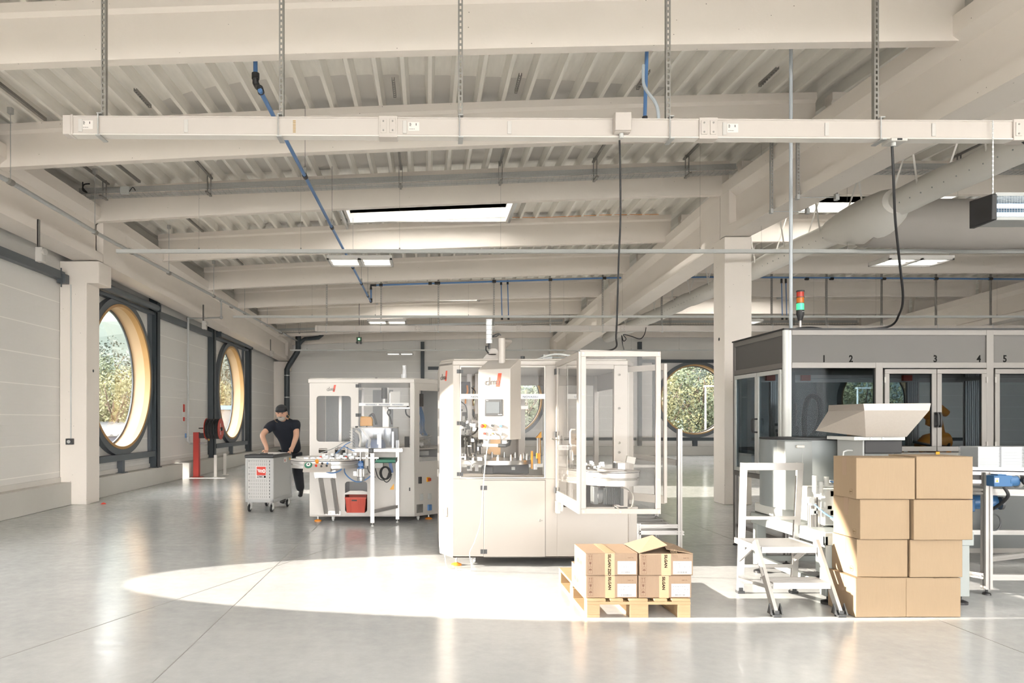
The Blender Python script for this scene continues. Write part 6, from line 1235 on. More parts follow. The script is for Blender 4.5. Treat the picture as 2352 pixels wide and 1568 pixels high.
for i, (side, a, b_, z0, z1, y0, dd, ang) in enumerate((('left',1963,2081,0,.306,5.58,.37,1.5),('left',1973,2089,.306,.60,5.60,.36,-1),('left',1975,2090,.60,.912,5.585,.36,1),('left',1968,2101,.912,1.235,5.575,.33,-1.5),
        ('right',2082.5,2208,0,.306,5.585,.36,0),('right',2091.5,2213,.306,.60,5.59,.36,.7),('right',2094,2230,.60,.912,5.56,.36,.5),('right',2108,2235,.912,1.245,5.58,.36,-2))):
    t, g, w_, d_, h_ = carton('cardboard_box', q(a), q(b_), y0, dd, z0, z1, ang, 'plain brown carton, %s in the %s column of the tall stack' % (nmz[i%4], side), gl, M['card'])
    mb = MB(); mb.box(-w_-.0012,-w_+.0003,-.03,.03,h_*.55,h_-.003); mb.v = [g(*v) for v in mb.v]; mb.build('tape', M['card2'], t)
    if i in (1,2,3,7):
        mb = MB(); c_ = Vector(g(-w_-.0008,-d_+.07,.055)); ax = Vector(g(-w_-1,0,0))-Vector(g(-w_,0,0)); mb.lathe([(.021,0),(.023,0),(.023,.0008),(.021,.0008),(.021,0)], c_, 24, ax); xd = Vector(g(0,-1,0))-Vector(g(0,0,0)); mb.text('LINPE', .012, Vector(g(-w_-.001,-d_+.088,.051)), tuple(xd)); mb.build('printed_stamp', mat('stamp_ink', (.25,.17,.09), .8) if 'stamp_ink' not in bpy.data.materials else bpy.data.materials['stamp_ink'], t)

# ================================================================ PALLET WITH FOUR BOXES
t = thing('wooden_pallet', 'pale wooden pallet on the sunlit floor under the printed boxes', 'pallet', (1.63,6.18,0)); x0, x1, y0, y1 = 1.228, 2.03, 5.58, 6.78
bw = [(0,.145),(.18,.10),(.325,.145),(.52,.10),(.655,.145)]
for o_, w_ in bw: MB().box(x0+o_,x0+o_+w_,y0,y1,.122,.144).build('deck_board', M['wood'], t, bevel=.003)
for y in (y0,(y0+y1)/2-.05,y1-.1): MB().box(x0,x1,y,y+.1,.10,.122).build('cross_board', M['wood'], t, bevel=.002)
for o_, w_ in ((0,.10),(.33,.145),(.70,.10)): MB().box(x0+o_,x0+o_+w_,y0,y1,0,.022).build('bottom_board', M['wood'], t, bevel=.002)
for y in (y0,(y0+y1)/2-.07,y1-.10):
    for o_, w_ in ((0,.10),(.33,.145),(.70,.10)): MB().box(x0+o_,x0+o_+w_,y,y+.10 if y != (y0+y1)/2-.07 else y+.14,.022,.10).build('block', M['wood'], t, bevel=.002)
def printed(t, g, w_, d_, h_, off, name_txt, zt_):
    Xd = Vector(g(1,0,0))-Vector(g(0,0,0)); e = -d_-.0006
    mb = MB()      # three handling symbols
    for k in range(3):
        a, b_ = -w_+.018, h_-.012-.051*k; fx0, fx1, fz0, fz1 = a, a+.038, b_-.044, b_
        for bb in ((fx0,fx1,fz0,fz0+.0015),(fx0,fx1,fz1-.0015,fz1),(fx0,fx0+.0015,fz0,fz1),(fx1-.0015,fx1,fz0,fz1)): mb.box(bb[0],bb[1],e,e+.0005,bb[2],bb[3])
        c_ = (fx0+fx1)/2
        if k == 0:
            for s_ in (-.008,.008): mb.box(c_+s_-.0015,c_+s_+.0015,e,e+.0005,fz0+.006,fz1-.012); mb.add([(c_+s_-.006,e,fz1-.014),(c_+s_+.006,e,fz1-.014),(c_+s_,e,fz1-.004)],[(0,1,2)])
            mb.box(c_-.013,c_+.013,e,e+.0005,fz0+.004,fz0+.006)
        elif k == 1: mb.add([(c_-.009,e,fz1-.006),(c_+.009,e,fz1-.006),(c_+.007,e,fz1-.022),(c_,e,fz1-.026),(c_-.007,e,fz1-.022)],[(0,1,2,3,4)]); mb.box(c_-.001,c_+.001,e,e+.0005,fz0+.006,fz1-.024); mb.box(c_-.006,c_+.006,e,e+.0005,fz0+.005,fz0+.007)
        else: mb.add([(c_+.013*math.cos(R(q)),e,fz1-.020+.013*math.sin(R(q))) for q in range(0,181,20)],[tuple(range(10))]); mb.box(c_-.0008,c_+.0008,e,e+.0005,fz0+.005,fz1-.02)
    mb.v = [g(*v) for v in mb.v]
    mb.text('SHIP TO', .010, g(w_-.075,e,h_-.040), tuple(Xd), sx=1.2); mb.build('printed_symbols', mat('brown_print', (.17,.09,.055), .7) if 'brown_print' not in bpy.data.materials else bpy.data.materials['brown_print'], t)
    mb = MB(); mb.box(-w_+.15+off,-w_+.225+off,-d_-.0004,-d_+.0004,.002,h_-.003); mb.v = [g(*v) for v in mb.v]; tp = mb.build('tape', mat('clear_tape', (.53,.35,.20), .25) if 'clear_tape' not in bpy.data.materials else bpy.data.materials['clear_tape'], t)
    mb = MB(); lx0, lx1, lz0, lz1 = w_-.155, w_-.012, .012, .112; mb.box(lx0,lx1,-d_-.0012,-d_-.0006,lz0,lz1); mb.v = [g(*v) for v in mb.v]; lo = mb.build('shipping_label', M['paper'], t)
    mb = MB(); e2 = -d_-.0018; r = random.Random(int(w_*1e4)+len(name_txt))
    for zz in (.102,.090,.078,.066,.052,.042):
        x = lx0+.006
        while x < lx1-.01:
            q = r.uniform(.004,.018)
            if r.random() < .6: mb.box(x,min(x+q,lx1-.006),e2,e2+.0004,zz,zz+.0028)
            x += q+.004
    for zz in (.098,.074,.060): mb.box(lx0+.004,lx1-.004,e2,e2+.0003,zz-.002,zz-.0014)
    for xx in (.05,.09): mb.box(lx0+xx,lx0+xx+.0008,e2,e2+.0003,.06,.098)
    x = lx0+.028
    while x < lx1-.035: q = r.uniform(.0008,.0025); mb.box(x,x+q,e2,e2+.0004,.018,.034); x += q+r.uniform(.0008,.002)
    mb.v = [g(*v) for v in mb.v]; mb.build('label_print', mat('label_grey_ink', (.12,.12,.13), .6) if 'label_grey_ink' not in bpy.data.materials else bpy.data.materials['label_grey_ink'], lo)
    mb = MB(); Yd = Vector((0,0,1)); 
    if name_txt: mb.text('*'+name_txt, .030, g(-w_+.175+off if zt_ < 0 else -w_+.19+off, -d_-.0012, h_-.01 if zt_ < 0 else .02), (0,0,-1) if zt_ < 0 else (0,0,-1), tuple(Xd), sx=1.0)
    if mb.v: mb.build('tape_lettering', M['ink'], tp)
    mb = MB(); xd = Vector(g(0,-1,0))-Vector(g(0,0,0)); mb.text('SILGAN', .05, g(-w_-.0006, d_-.12, h_*.30), tuple(xd)); 
    mb.add([g(-w_-.0006,d_-.05,h_*.3),g(-w_-.0006,d_-.065,h_*.3),g(-w_-.0006,d_-.10,h_*.75),g(-w_-.0006,d_-.085,h_*.75)],[(0,1,2,3)]); mb.add([g(-w_-.0006,d_-.085,h_*.3),g(-w_-.0006,d_-.10,h_*.3),g(-w_-.0006,d_-.06,h_*.75),g(-w_-.0006,d_-.05,h_*.75)],[(0,1,2,3)]); mb.build('side_print', mat('faded_print', (.48,.31,.18), .8) if 'faded_print' not in bpy.data.materials else bpy.data.materials['faded_print'], t)
SY = 5.6/F; q5 = lambda px: (px-VX)*SY; gp = 'printed boxes on the pallet'
bxs = (('lower left box on the pallet with white label and black logo tape',1346,1464.5,5.60,.57,.1445,.321,-.3,0,'SILGAN',-1,True),('lower right box on the pallet under the opened one',1466.5,1588,5.60,.57,.1445,.321,0,.01,'SILGAN',-1,True),
       ('closed upper left box on the pallet with a taped lid',1344,1463.5,5.59,.42,.3215,.497,.2,0,'SILGAN ZSD',-1,True),('opened upper right box on the pallet with raised flaps',1467.3,1590.5,5.59,.42,.3215,.494,.3,.02,'SILGAN',-1,False))
for lab, a, b_, y0, dd, z0, z1, ang, off, tx, zt_, fl in bxs:
    t, g, w_, d_, h_ = carton('cardboard_box', q5(a), q5(b_), y0, dd, z0, z1, ang, lab, gp, M['card2'], fl)
    printed(t, g, w_, d_, h_, off, tx, zt_)
    if 'closed' in lab: mb = MB(); mb.box(-.045,.03,-d_,d_,h_,h_+.0008); mb.v = [g(*v) for v in mb.v]; mb.build('lid_tape', bpy.data.materials['clear_tape'], t)
    if not fl:
        mb = MB(); mb.add([g(*p) for p in ((-w_,-d_,h_),(-w_,d_,h_),(.02,d_-.02,h_+.075),(.02,-d_+.03,h_+.055))], [(0,1,2,3)]); o = mb.build('lid_flap', M['card2'], t, smooth=0); s_ = o.modifiers.new('t','SOLIDIFY'); s_.thickness = .004
        mb = MB(); mb.add([g(*p) for p in ((w_,-d_,h_),(w_,d_,h_),(.03,d_,h_+.045),(.05,0,h_+.035),(.01,-d_+.03,h_+.03))], [(0,1,2,3,4)]); o = mb.build('lid_flap', M['card2'], t, smooth=0); s_ = o.modifiers.new('t','SOLIDIFY'); s_.thickness = .004
        mb = MB()
        for k in range(5): mb.add([g(.03+.012*k,-d_+.02,h_+.03),g(.036+.012*k,-d_+.02,h_+.028),g(.05+.01*k,-d_-.02,h_-.03-.006*k)],[(0,1,2)])
        mb.build('torn_strip', M['card'], t, smooth=0)

# ================================================================ TRAY CONVEYOR AT THE RIGHT EDGE
t = thing('tray_conveyor', 'aluminium framed curved conveyor with blue drive motor right of the carton stack', 'conveyor', (5.2,6.6,0)); pa = (4.888,6.32)
for x, y, z in ((4.888,6.32,1.07),(5.05,7.15,1.05),(6.1,6.3,1.07),(4.55,6.95,1.05),(6.2,7.1,1.05)):
    w_ = .062 if y < 6.5 else .045; o = prof_part('leg', (x,y,.05), (x,y,z), w_, t); mb = MB(); mb.cyl((x,y,.02),(x,y,.05),.010,8); mb.lathe([(0,0),(.035,0),(.03,.015),(.012,.022),(0,.022)], (x,y,0), 16); mb.build('levelling_foot', M['blk'], o)
for a, b_, w_ in (((4.9,6.32,.155),(6.1,6.30,.155),.05),((4.88,6.33,.16),(4.56,6.93,.17),.05),((4.9,6.36,.30),(6.2,7.08,.25),.045),((4.57,6.97,.32),(5.05,7.14,.32),.045),((5.06,7.15,.42),(6.2,7.12,.42),.045),((4.88,6.33,.90),(4.56,6.93,.90),.05),((4.9,6.32,.90),(6.1,6.30,.87),.055)): prof_part('frame_rail', a, b_, w_, t)
cpth = [(4.30,7.3),(4.42,7.0),(4.60,6.72),(4.85,6.52),(5.15,6.42),(5.6,6.38),(6.5,6.36)]
for z0, z1, w_, nm, mm in ((1.085,1.115,.34,'belt_bed','galv'),(1.045,1.075,.34,'side_rail','alu'),(.97,1.0,.34,'side_rail','alu'),(1.0,1.045,.30,'inner_rail','blk')):
    mb = MB(); track(mb, cpth, z0, z1, w_); mb.build(nm, M[mm], t, smooth=40)
mb = MB(); mb.box(4.86,5.02,6.20,6.29,.955,1.05); mb.cyl((5.0,6.24,1.0),(5.10,6.24,1.0),.045,18); mb.box(4.89,4.97,6.2,6.28,1.05,1.06); mb.build('drive_motor', mat('motor_blue', (.035,.12,.27), .35), t, bevel=.01)
mb = MB(); mb.cyl((5.08,6.24,.995),(5.11,6.24,.995),.055,20); mb.box(5.16,5.24,6.2,6.28,.955,1.045); mb.cyl((5.24,6.24,1.0),(5.6,6.24,1.0),.018,12); mb.build('gearbox', M['galv'], t, bevel=.004); mb = MB(); mb.cyl((5.12,6.16,1.01),(5.12,6.24,1.01),.042,18); mb.cyl((5.21,6.18,.985),(5.21,6.2,.985),.018,12); mb.build('end_cap', M['blk'], t)
mb = MB(); mb.box(4.865,4.90,6.197,6.199,.99,1.03); mb.build('motor_label', M['paper'], t); mb = MB(); mb.add([(4.872,6.196,.995),(4.893,6.196,.995),(4.8825,6.196,1.02)],[(0,1,2)]); mb.build('warning_triangle', M['yel'], t)
mb = MB(); mb.cyl((4.93,6.6,.78),(5.16,6.55,.78),.065,20); mb.box(4.86,4.9,6.5,6.6,.66,.72); mb.box(4.82,4.93,6.5,6.6,.70,.82); mb.build('fan_motor', bpy.data.materials['motor_blue'], t, bevel=.01); mb = MB(); mb.cyl((5.13,6.48,.78),(5.15,6.475,.78),.058,20); mb.build('fan_grille', M['dark'], t)
cable('motor_cable', None, [(4.96,6.22,.95),(4.98,6.2,.88),(5.0,6.3,.80),(5.02,6.45,.72)], .014, M['blk'], parent=t); cable('motor_cable', None, [(5.02+.055*math.cos(a),6.4,.62+.07*math.sin(a)) for a in [k*.7 for k in range(14)]], .007, M['dark'], parent=t)
# stacks of trays: individual nested stacks
gs = 'stacks of white trays on the right conveyor'; lb_ = ['stack of thin white trays on the right conveyor, nearest to the cartons','stack of thin white trays on the right conveyor, second from the cartons','stack of thin white trays on the right conveyor, third from the cartons','stack of thin white trays on the right conveyor, fourth from the cartons','stack of thin white trays on the right conveyor, cut by the picture edge']
for k in range(5):
    x = 4.775+.20*k; mb = MB(); r = random.Random(k); z = 1.117; n_ = 20
    for i in range(n_): jx = r.uniform(-.003,.003); mb.box(x+jx,x+.196+jx,6.27+jx,6.50+jx,z,z+.0055); mb.box(x+.008,x+.188,6.278,6.49,z+.0055,z+.0088); z += .0088
    tag(mb.build('tray_stack', M['tray'], smooth=0), lb_[k], 'trays', gs)

# ================================================================ ALUMINIUM STAND BEHIND THE MACHINE
t = thing('profile_stand', 'low aluminium profile frame with a tall post behind the large machine', 'frame', (2.5,8.4,0))
prof_part('tall_post', (2.75,7.9,.04), (2.75,7.9,1.43), .048, t); prof_part('side_arm', (2.73,7.92,1.06), (2.35,8.3,1.12), .06, t)
for x, y in ((2.30,7.9),(2.30,9.1),(2.88,9.1)): prof_part('leg', (x,y,.04), (x,y,.40 if y < 9 else .9), .045, t)
for k, y in enumerate((7.9,8.12,8.34,8.56,8.8,9.1)): prof_part('cross_rail', (2.30,y,.30), (2.78+.02*k,y,.30), .045, t)
prof_part('side_rail', (2.78,7.9,.29), (2.88,9.1,.29), .045, t); prof_part('side_rail', (2.30,7.9,.29), (2.30,9.1,.29), .045, t); prof_part('cross_rail', (2.30,7.9,.37), (2.75,7.9,.37), .04, t)
# ================================================================ TOOL CABINET
t = thing('tool_cabinet', 'grey wheeled tool cabinet with pegboard end and red badge under the worker', 'tool cabinet', (-3.045,12.03,0), R(-7.8)); G = lambda a, b, c_: tuple(L(t,a,b,c_))
cb_ = mat('cabinet_grey', (.44,.44,.435), .35, .2); ci = mat('cabinet_pegboard', (.50,.49,.475), .45)
def lbx(mb, *a): n = len(mb.v); mb.box(*a); mb.v[n:] = [G(*v) for v in mb.v[n:]]
Wd, Dp, z0, z1 = .485, .94, .163, .90
mb = MB(); lbx(mb,0,Wd,.03,Dp,z0,z1); lbx(mb,0,.035,0,.03,z0,z1); lbx(mb,Wd-.06,Wd,0,.03,z0,z1); lbx(mb,0,Wd,0,.03,z0,z0+.05); lbx(mb,0,Wd,0,.03,z1-.03,z1); lbx(mb,Wd,Wd+.012,0,Dp,z0,z0+.06); lbx(mb,Wd,Wd+.012,Dp-.03,Dp,z0,z1); lbx(mb,Wd,Wd+.01,0,.03,z0,z1); mb.build('body', cb_, t, bevel=.006)
mb = MB(); lbx(mb,.035,Wd-.06,.02,.028,z0+.05,z1-.03); pg = mb.build('pegboard', ci, t); mb = MB()
for r_ in range(12):
    for c_ in range(9):
        for d_ in (-.006,.006): x, z = .075+c_*.036, z0+.09+r_*.054; lbx(mb,x-.004,x+.004,.0185,.0199,z+d_*1.5-.004,z+d_*1.5+.004)
for r_ in range(12): z = z0+.09+r_*.054; lbx(mb,Wd-.075,Wd-.06,.018,.0199,z-.014,z+.014); lbx(mb,.055,.062,.018,.0199,z-.012,z+.012) if r_ % 2 else None
mb.build('peg_hole', M['blk'], pg)
mb = MB(); lbx(mb,-.012,Wd+.012,-.012,Dp+.015,z1,z1+.055); mb.build('top_rim', M['dark'], t, bevel=.018)
mb = MB(); lbx(mb,.05,Wd-.05,.30,Dp-.03,z1+.0555,z1+.058); mb.build('top_mat', M['paper'], t, bevel=.0); mb = MB(); lbx(mb,.05,.40,.05,.25,z1+.055,z1+.062); lbx(mb,.22,.32,.10,.2,z1+.06,z1+.075); mb.build('tray_divider', M['blk'], t, bevel=.003)
mb = MB(); lbx(mb,.185,.36,.012,.018,.565,.765); bd = mb.build('badge_plate', M['paper'], pg); mb = MB(); lbx(mb,.195,.352,.010,.012,.615,.757); mb.build('badge_red', M['redl'], bd); mb = MB(); lbx(mb,.195,.352,.010,.012,.572,.608); mb.build('badge_black', M['ink'], bd)
mb = MB(); xd = Vector(G(1,0,0))-Vector(G(0,0,0)); mb.text('*FACOM', .034, G(.200,.0095,.578), tuple(xd), sx=1.08)
e = .0092
hx = [(.322+.026*math.cos(R(a)), .686+.036*math.sin(R(a))) for a in range(0,360,60)]; hin = [(.322+.011*math.cos(R(a)), .686+.015*math.sin(R(a))) for a in range(0,360,60)]
mb.add([G(a,e,b) for a, b in hx+hin], [(k,(k+1)%6,6+(k+1)%6,6+k) for k in range(6)])
for za, xa_ in ((.716,.208),(.698,.218),(.680,.228)): mb.add([G(a,e,b) for a, b in ((xa_,za-.012),(.300,za-.022),(.300,za-.012),(xa_-.006,za))],[(0,1,2,3)])
mb.build('badge_lettering', M['paper'], bd)
mb = MB(); lbx(mb,Wd+.0101,Wd+.012,.50,.66,.80,.885); st = mb.build('side_sticker', M['paper'], t); mb = MB()
yd_ = Vector(G(0,1,0))-Vector(G(0,0,0)); mb.text('RS', .06, G(Wd+.0125,.53,.815), tuple(yd_)); mb.build('sticker_print', M['redl'], st)
mb = MB(); lbx(mb,Wd+.0101,Wd+.012,.80,.85,.83,.87); mb.build('warning_sticker', M['yel'], t)
for x, y in ((.05,.07),(Wd-.05,.07),(.05,Dp-.07),(Wd-.05,Dp-.07)):
    c_ = Vector(G(x,y,.062)); ax = Vector(G(1,0,0))-Vector(G(0,0,0)); mb = MB(); mb.lathe([(.0,-.018),(.05,-.018),(.062,-.010),(.062,.010),(.05,.018),(0,.018)], c_, 24, ax); o = mb.build('caster_wheel', M['blk'], t); mb = MB(); mb.lathe([(0,-.0195),(.032,-.0195),(.032,.0195),(0,.0195)], c_, 18, ax); mb.build('wheel_hub', M['lgrey'], o)
    mb = MB(); lbx(mb,x-.026,x-.021,y-.02,y+.05,.05,z0); lbx(mb,x+.021,x+.026,y-.02,y+.05,.05,z0); lbx(mb,x-.026,x+.026,y-.02,y+.05,z0-.012,z0); mb.build('caster_fork', M['paper'], t)
CT = z1+.055      # top height

# ================================================================ WORKER
def skin(name, nodes, edges, m_, parent, sub=2, root=0):
    inv = WM[parent.name].inverted(); me = bpy.data.meshes.new(name); me.from_pydata([inv @ Vector(n[:3]) for n in nodes], edges, []); me.materials.append(m_)
    o = bpy.data.objects.new(name, me); C.objects.link(o); o.parent = parent; WM[o.name] = WM[parent.name]
    sk = o.modifiers.new('skin', 'SKIN'); sk.use_smooth_shade = True
    ly = me.skin_vertices[0] if me.skin_vertices else None
    if ly is None: me.attributes  # created on demand below
    for i, n in enumerate(nodes):
        v = me.skin_vertices[0].data[i]; v.radius = (n[3], n[4] if len(n) > 4 else n[3]); v.use_root = (i == root); v.use_loose = False
    sb = o.modifiers.new('sub', 'SUBSURF'); sb.levels = sub; sb.render_levels = sub; return o
w = thing('person', 'person in dark cap, navy t-shirt and dark trousers leaning on the tool cabinet', 'person', (-2.58,13.5,0))
hipc = Vector((-2.575,13.62,.98)); chest = Vector((-2.62,13.30,1.40)); nk = Vector((-2.635,13.14,1.54)); hd = Vector((-2.632,12.98,1.635))
shR = Vector((-2.845,13.20,1.455)); shL = Vector((-2.41,13.20,1.455)); elR = Vector((-2.985,12.98,1.26)); elL = Vector((-2.385,13.08,1.235))
haR = Vector(L(t,.10,.72,CT+.035)); haL = Vector(L(t,Wd+.005,.86,CT+.03))
wrR = haR + Vector((-.0,.04,.05)); wrL = haL+Vector((.03,.05,.06))
kR = Vector((-2.67,13.42,.56)); fR = Vector((-2.66,13.35,.09)); kL = Vector((-2.47,13.72,.54)); fL = Vector((-2.49,14.15,.16))
N_ = [(*hipc,.11,.10),(*(hipc+Vector((-.02,-.14,.20))),.13,.10),(*chest,.17,.12),(*nk,.075),(*(nk.lerp(hd,.5)),.06),(*hd,.078,.095),(*(hd+Vector((0,.01,.085))),.072,.085),
      (*shR,.062),(*elR,.056),(*wrR,.038),(*haR,.05,.028),(*shL,.062),(*elL,.056),(*wrL,.038),(*haL,.05,.03),
      (*(hipc+Vector((-.09,0,-.12))),.075),(*kR,.06),(*fR,.045),(*(hipc+Vector((.09,0,-.12))),.075),(*kL,.06),(*fL,.045)]
E_ = [(0,1),(1,2),(2,3),(3,4),(4,5),(5,6),(2,7),(7,8),(8,9),(9,10),(2,11),(11,12),(12,13),(13,14),(0,15),(15,16),(16,17),(0,18),(18,19),(19,20)]
skin('body', N_, E_, M['skin'], w)
def fingers(h, wr, side, par, curl):
    d = (h-wr); d.z *= .3; d = d.normalized(); sx = d.cross(Vector((0,0,1))).normalized()
    for k, (off, ln) in enumerate(((-.030,.062),(-.010,.072),(.010,.068),(.030,.052))):
        b0 = h + sx*off; p1 = b0+d*ln*.55+Vector((0,0,.006-curl*.02)); p2 = b0+d*ln*(1-.35*curl)+Vector((0,0,-.012-curl*.035))
        skin('finger', [(*b0,.010),(*p1,.0095),(*p2,.008)], [(0,1),(1,2)], M['skin'], par, 1)
    b0 = h - d*.02 + sx*.03*side; skin('thumb', [(*b0,.013),(*(b0+sx*.03*side+d*.02),.011),(*(b0+sx*.04*side+d*.05+Vector((0,0,-.01))),.009)], [(0,1),(1,2)], M['skin'], par, 1)
fingers(haR, wrR, 1, w, .25); fingers(haL, wrL, -1, w, .9)
# shirt, trousers, shoes
up = lambda v, x=0, y=0, z=0: v+Vector((x,y,z))
shm = [(*up(hipc,0,.0,-.09),.20,.17),(*up(hipc,0,-.03,.06),.205,.17),(*up(hipc,-.02,-.17,.24),.205,.16),(*chest,.215,.165),(*nk.lerp(chest,.12),.10),(*shR,.105),(*shR.lerp(elR,.66),.082),(*shL,.105),(*shL.lerp(elL,.66),.082)]
skin('t_shirt', shm, [(0,1),(1,2),(2,3),(3,4),(3,5),(5,6),(3,7),(7,8)], M['navy'], w)
tr = [(*up(hipc,0,.0,.10),.20,.165),(*up(hipc,-.095,0,-.14),.125),(*kR,.105),(*up(fR,0,0,.03),.085),(*up(hipc,.095,.0,-.14),.125),(*kL,.11),(*up(fL,0,-.03,.0),.085)]
skin('trousers', tr, [(0,1),(1,2),(2,3),(0,4),(4,5),(5,6)], M['trous'], w)
skin('shoe', [(-2.66,13.42,.06,.05,.05),(-2.665,13.30,.05,.052,.04),(-2.67,13.18,.035,.05,.03)], [(0,1),(1,2)], M['blk'], w, 2); skin('shoe', [(*up(fL,0,.06,.02),.05,.05),(*up(fL,0,-.02,-.05),.05,.042),(*up(fL,0,-.10,-.115),.048,.035)], [(0,1),(1,2)], M['blk'], w, 2)
# head details : face looks at the camera and slightly down
rt = Matrix.Rotation(R(16),3,'X')
HS = 1.13
MB.sph_ = lambda s_, c_, r_, n_=12, sc=(1,1,1), rot=None: s_.sph(c_, r_*HS, n_, sc, rot)
def hp_(x, y, z): return hd + Vector((0,0,.03)) + rt @ (Vector((x,y,z))*HS)
mb = MB(); mb.sph_(hp_(0,.0,.0), 1, 24, (.083,.100,.118), rt); mb.build('head', M['skin'], w, smooth=80)
mb = MB(); mb.sph_(hp_(0,-.028,-.068), 1, 20, (.064,.062,.062), rt); mb.sph_(hp_(0,-.06,-.045),1,14,(.050,.034,.030),rt); mb.build('beard', M['hair'], w, smooth=80)
mb = MB(); mb.sph_(hp_(0,.012,.012), 1, 22, (.0865,.098,.080), rt); mb.build('hair', M['hair'], w, smooth=80)
mb = MB(); mb.sph_(hp_(0,-.102,-.012), 1, 12, (.014,.020,.026), rt); mb.sph_(hp_(0,-.088,.012), 1, 10, (.009,.016,.026), rt); mb.build('nose', M['skin'], w, smooth=80)
mb = MB(); mb.sph_(hp_(0,-.045,.005), 1, 22, (.072,.052,.055), rt); mb.sph_(hp_(-.03,-.082,-.018),1,12,(.02,.014,.018),rt); mb.sph_(hp_(.03,-.082,-.018),1,12,(.02,.014,.018),rt); mb.build('face', M['skin'], w, smooth=80)
mb = MB(); 
for s_ in (-1,1): mb.sph_(hp_(s_*.030,-.0935,.012), 1, 10, (.013,.006,.0065), rt); mb.sph_(hp_(s_*.031,-.096,.030), 1, 10, (.018,.006,.004), rt)
mb.sph_(hp_(0,-.094,-.048),1,10,(.022,.006,.0045),rt); mb.build('eyes_and_mouth', mat('dark_features', (.07,.035,.025), .6), w, smooth=80)
mb = MB()
for s_ in (-1,1): mb.sph_(hp_(s_*.087,.005,-.010), 1, 12, (.010,.018,.030), rt)
mb.build('ear', M['skin'], w, smooth=80)
mb = MB(); vs0 = len(mb.v); mb.sph_(hp_(0,.008,.045), 1, 26, (.094,.108,.085), rt); mb.v = [tuple(Vector(v) if (rt.inverted() @ (Vector(v)-hp_(0,0,0))).z > .034 else hp_(*[(q if i < 2 else .034) for i, q in enumerate(rt.inverted() @ (Vector(v)-hp_(0,0,0)))])) for v in mb.v]
mb.build('cap', M['cap'], w, smooth=60)
mb = MB(); pts = [(-.078,-.075,.040),(-.05,-.115,.042),(0,-.130,.044),(.05,-.115,.042),(.078,-.075,.040),(.06,-.06,.05),(0,-.085,.058),(-.06,-.06,.05)]
mb.add([hp_(*p) for p in pts]+[hp_(p[0],p[1],p[2]-.006) for p in pts], [tuple(range(8)), tuple(range(8,16))[::-1]]+[(k,(k+1)%8,8+(k+1)%8,8+k) for k in range(8)]); mb.build('cap_brim', M['cap'], w)
mb = MB()
for k in range(3): mb.tube([hp_(.092*math.sin(a),-.100*math.cos(a)+.008,.058+.014*k) for a in [R(q) for q in range(-70,71,14)]], .0015, 5)
mb.build('cap_stitching', mat('cap_grey', (.12,.12,.12), .7), w)
cable('ear_cord', None, [hp_(-.09,0,-.03),hp_(-.11,.0,-.09),hp_(-.10,-.03,-.13),hp_(-.06,-.05,-.145)], .004, M['wood'], parent=w); cable('ear_cord', None, [hp_(.09,0,-.03),hp_(.12,.01,-.07),hp_(.10,-.01,-.10)], .004, M['brass'], parent=w)
mb = MB(); mb.box(-2.575,-2.525,13.128,13.132,1.425,1.433); mb.build('chest_print', M['blue'], w)

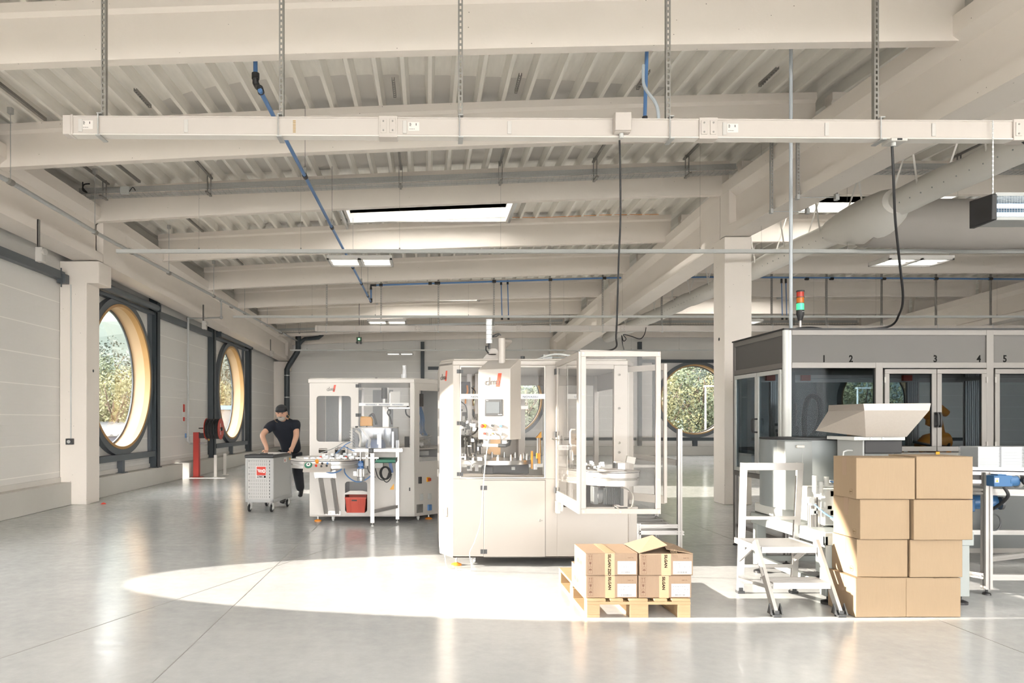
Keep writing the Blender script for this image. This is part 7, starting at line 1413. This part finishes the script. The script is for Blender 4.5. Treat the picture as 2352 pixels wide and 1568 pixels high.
# ================================================================ HOSE REEL AND BOLLARDS
t = thing('hose_reel', 'black hose drum with red discs on a dark red post by the left wall', 'hose reel', (-6.24,19.5,0))
mb = MB(); mb.box(-6.32,-6.17,19.43,19.57,0,1.21); mb.box(-6.36,-6.08,19.4,19.6,0,.012); mb.build('post', M['red'], t, bevel=.006)
mb = MB(); mb.box(-6.17,-5.93,19.44,19.56,1.05,1.19); mb.build('arm', M['blk'], t, bevel=.006)
cz = 1.30; mb = MB(); mb.lathe([(0,0),(.28,0),(.29,.008),(.28,.016),(0,.016)], (-5.60,19.5,cz), 40, (1,0,0)); mb.lathe([(0,0),(.28,0),(.29,.008),(.28,.016),(0,.016)], (-5.98,19.5,cz), 40, (1,0,0)); mb.build('disc', mat('reel_red', (.55,.07,.05), .4), t)
for k in range(8): MB().lathe([(.20,-.0),(.222,-.018),(.25,-.022),(.27,-.012),(.275,0),(.27,.012),(.25,.022),(.222,.018),(.20,0)], (-5.93+.043*k,19.5,cz), 36, (1,0,0)).build('hose_turn', M['blk'], t)
mb = MB(); mb.cyl((-5.95,19.5,cz),(-5.61,19.5,cz),.2,24); mb.cyl((-5.585,19.5,cz),(-5.55,19.5,cz),.05,16); mb.build('drum', M['blk'], t); mb = MB(); mb.cyl((-5.99,19.28,cz+.02),(-6.12,19.28,cz+.02),.016,10); mb.build('crank_handle', M['blk'], t)
mb = MB(); mb.ob((-5.5835,19.44,cz+.10),(.001,.05,.10)); mb.ob((-5.5835,19.42,cz-.03),(.001,.05,.07)); mb.ob((-5.5835,19.46,cz-.12),(.001,.06,.08)); mb.build('disc_print', M['paper'], t); mb = MB(); mb.cyl((-5.90,19.45,.98),(-5.90,19.45,1.12),.022,10); mb.build('inlet_valve', M['brass'], t)
for k, (px, y0) in enumerate(((494.5,19.4),(516,20.3))): x = (px-VX)*y0/F; tag((lambda m_: (m_.box(x-.038,x+.038,y0,y0+.08,0,.60), m_.box(x-.07,x+.10,y0-.03,y0+.12,0,.008), m_)[2])(MB()).build('guard_post', M['panelw'], bevel=.004), 'low white guard post on the floor below the hose reel, %s of the two' % ('nearer','farther')[k], 'post', 'white guard posts')
t = thing('hose_sign', 'small red and white sign beside the thin pipe on the left wall', 'sign', (-6.66,19.6,1.6)); mb = MB(); mb.box(-6.6685,-6.66,19.62,19.80,1.50,1.98); mb.build('sign_plate', M['paper'], t); mb = MB(); mb.box(-6.6595,-6.658,19.63,19.79,1.76,1.97); mb.box(-6.6595,-6.658,19.63,19.79,1.51,1.62); mb.build('sign_print', M['redl'], t)
o = MB().lathe([(0,0),(.05,0),(.03,.02),(0,.03)], (-5.93,13.2,0), 12).build('red_marker', M['redl']); tag(o, 'tiny red marker lying on the floor at the foot of the left column', 'marker')
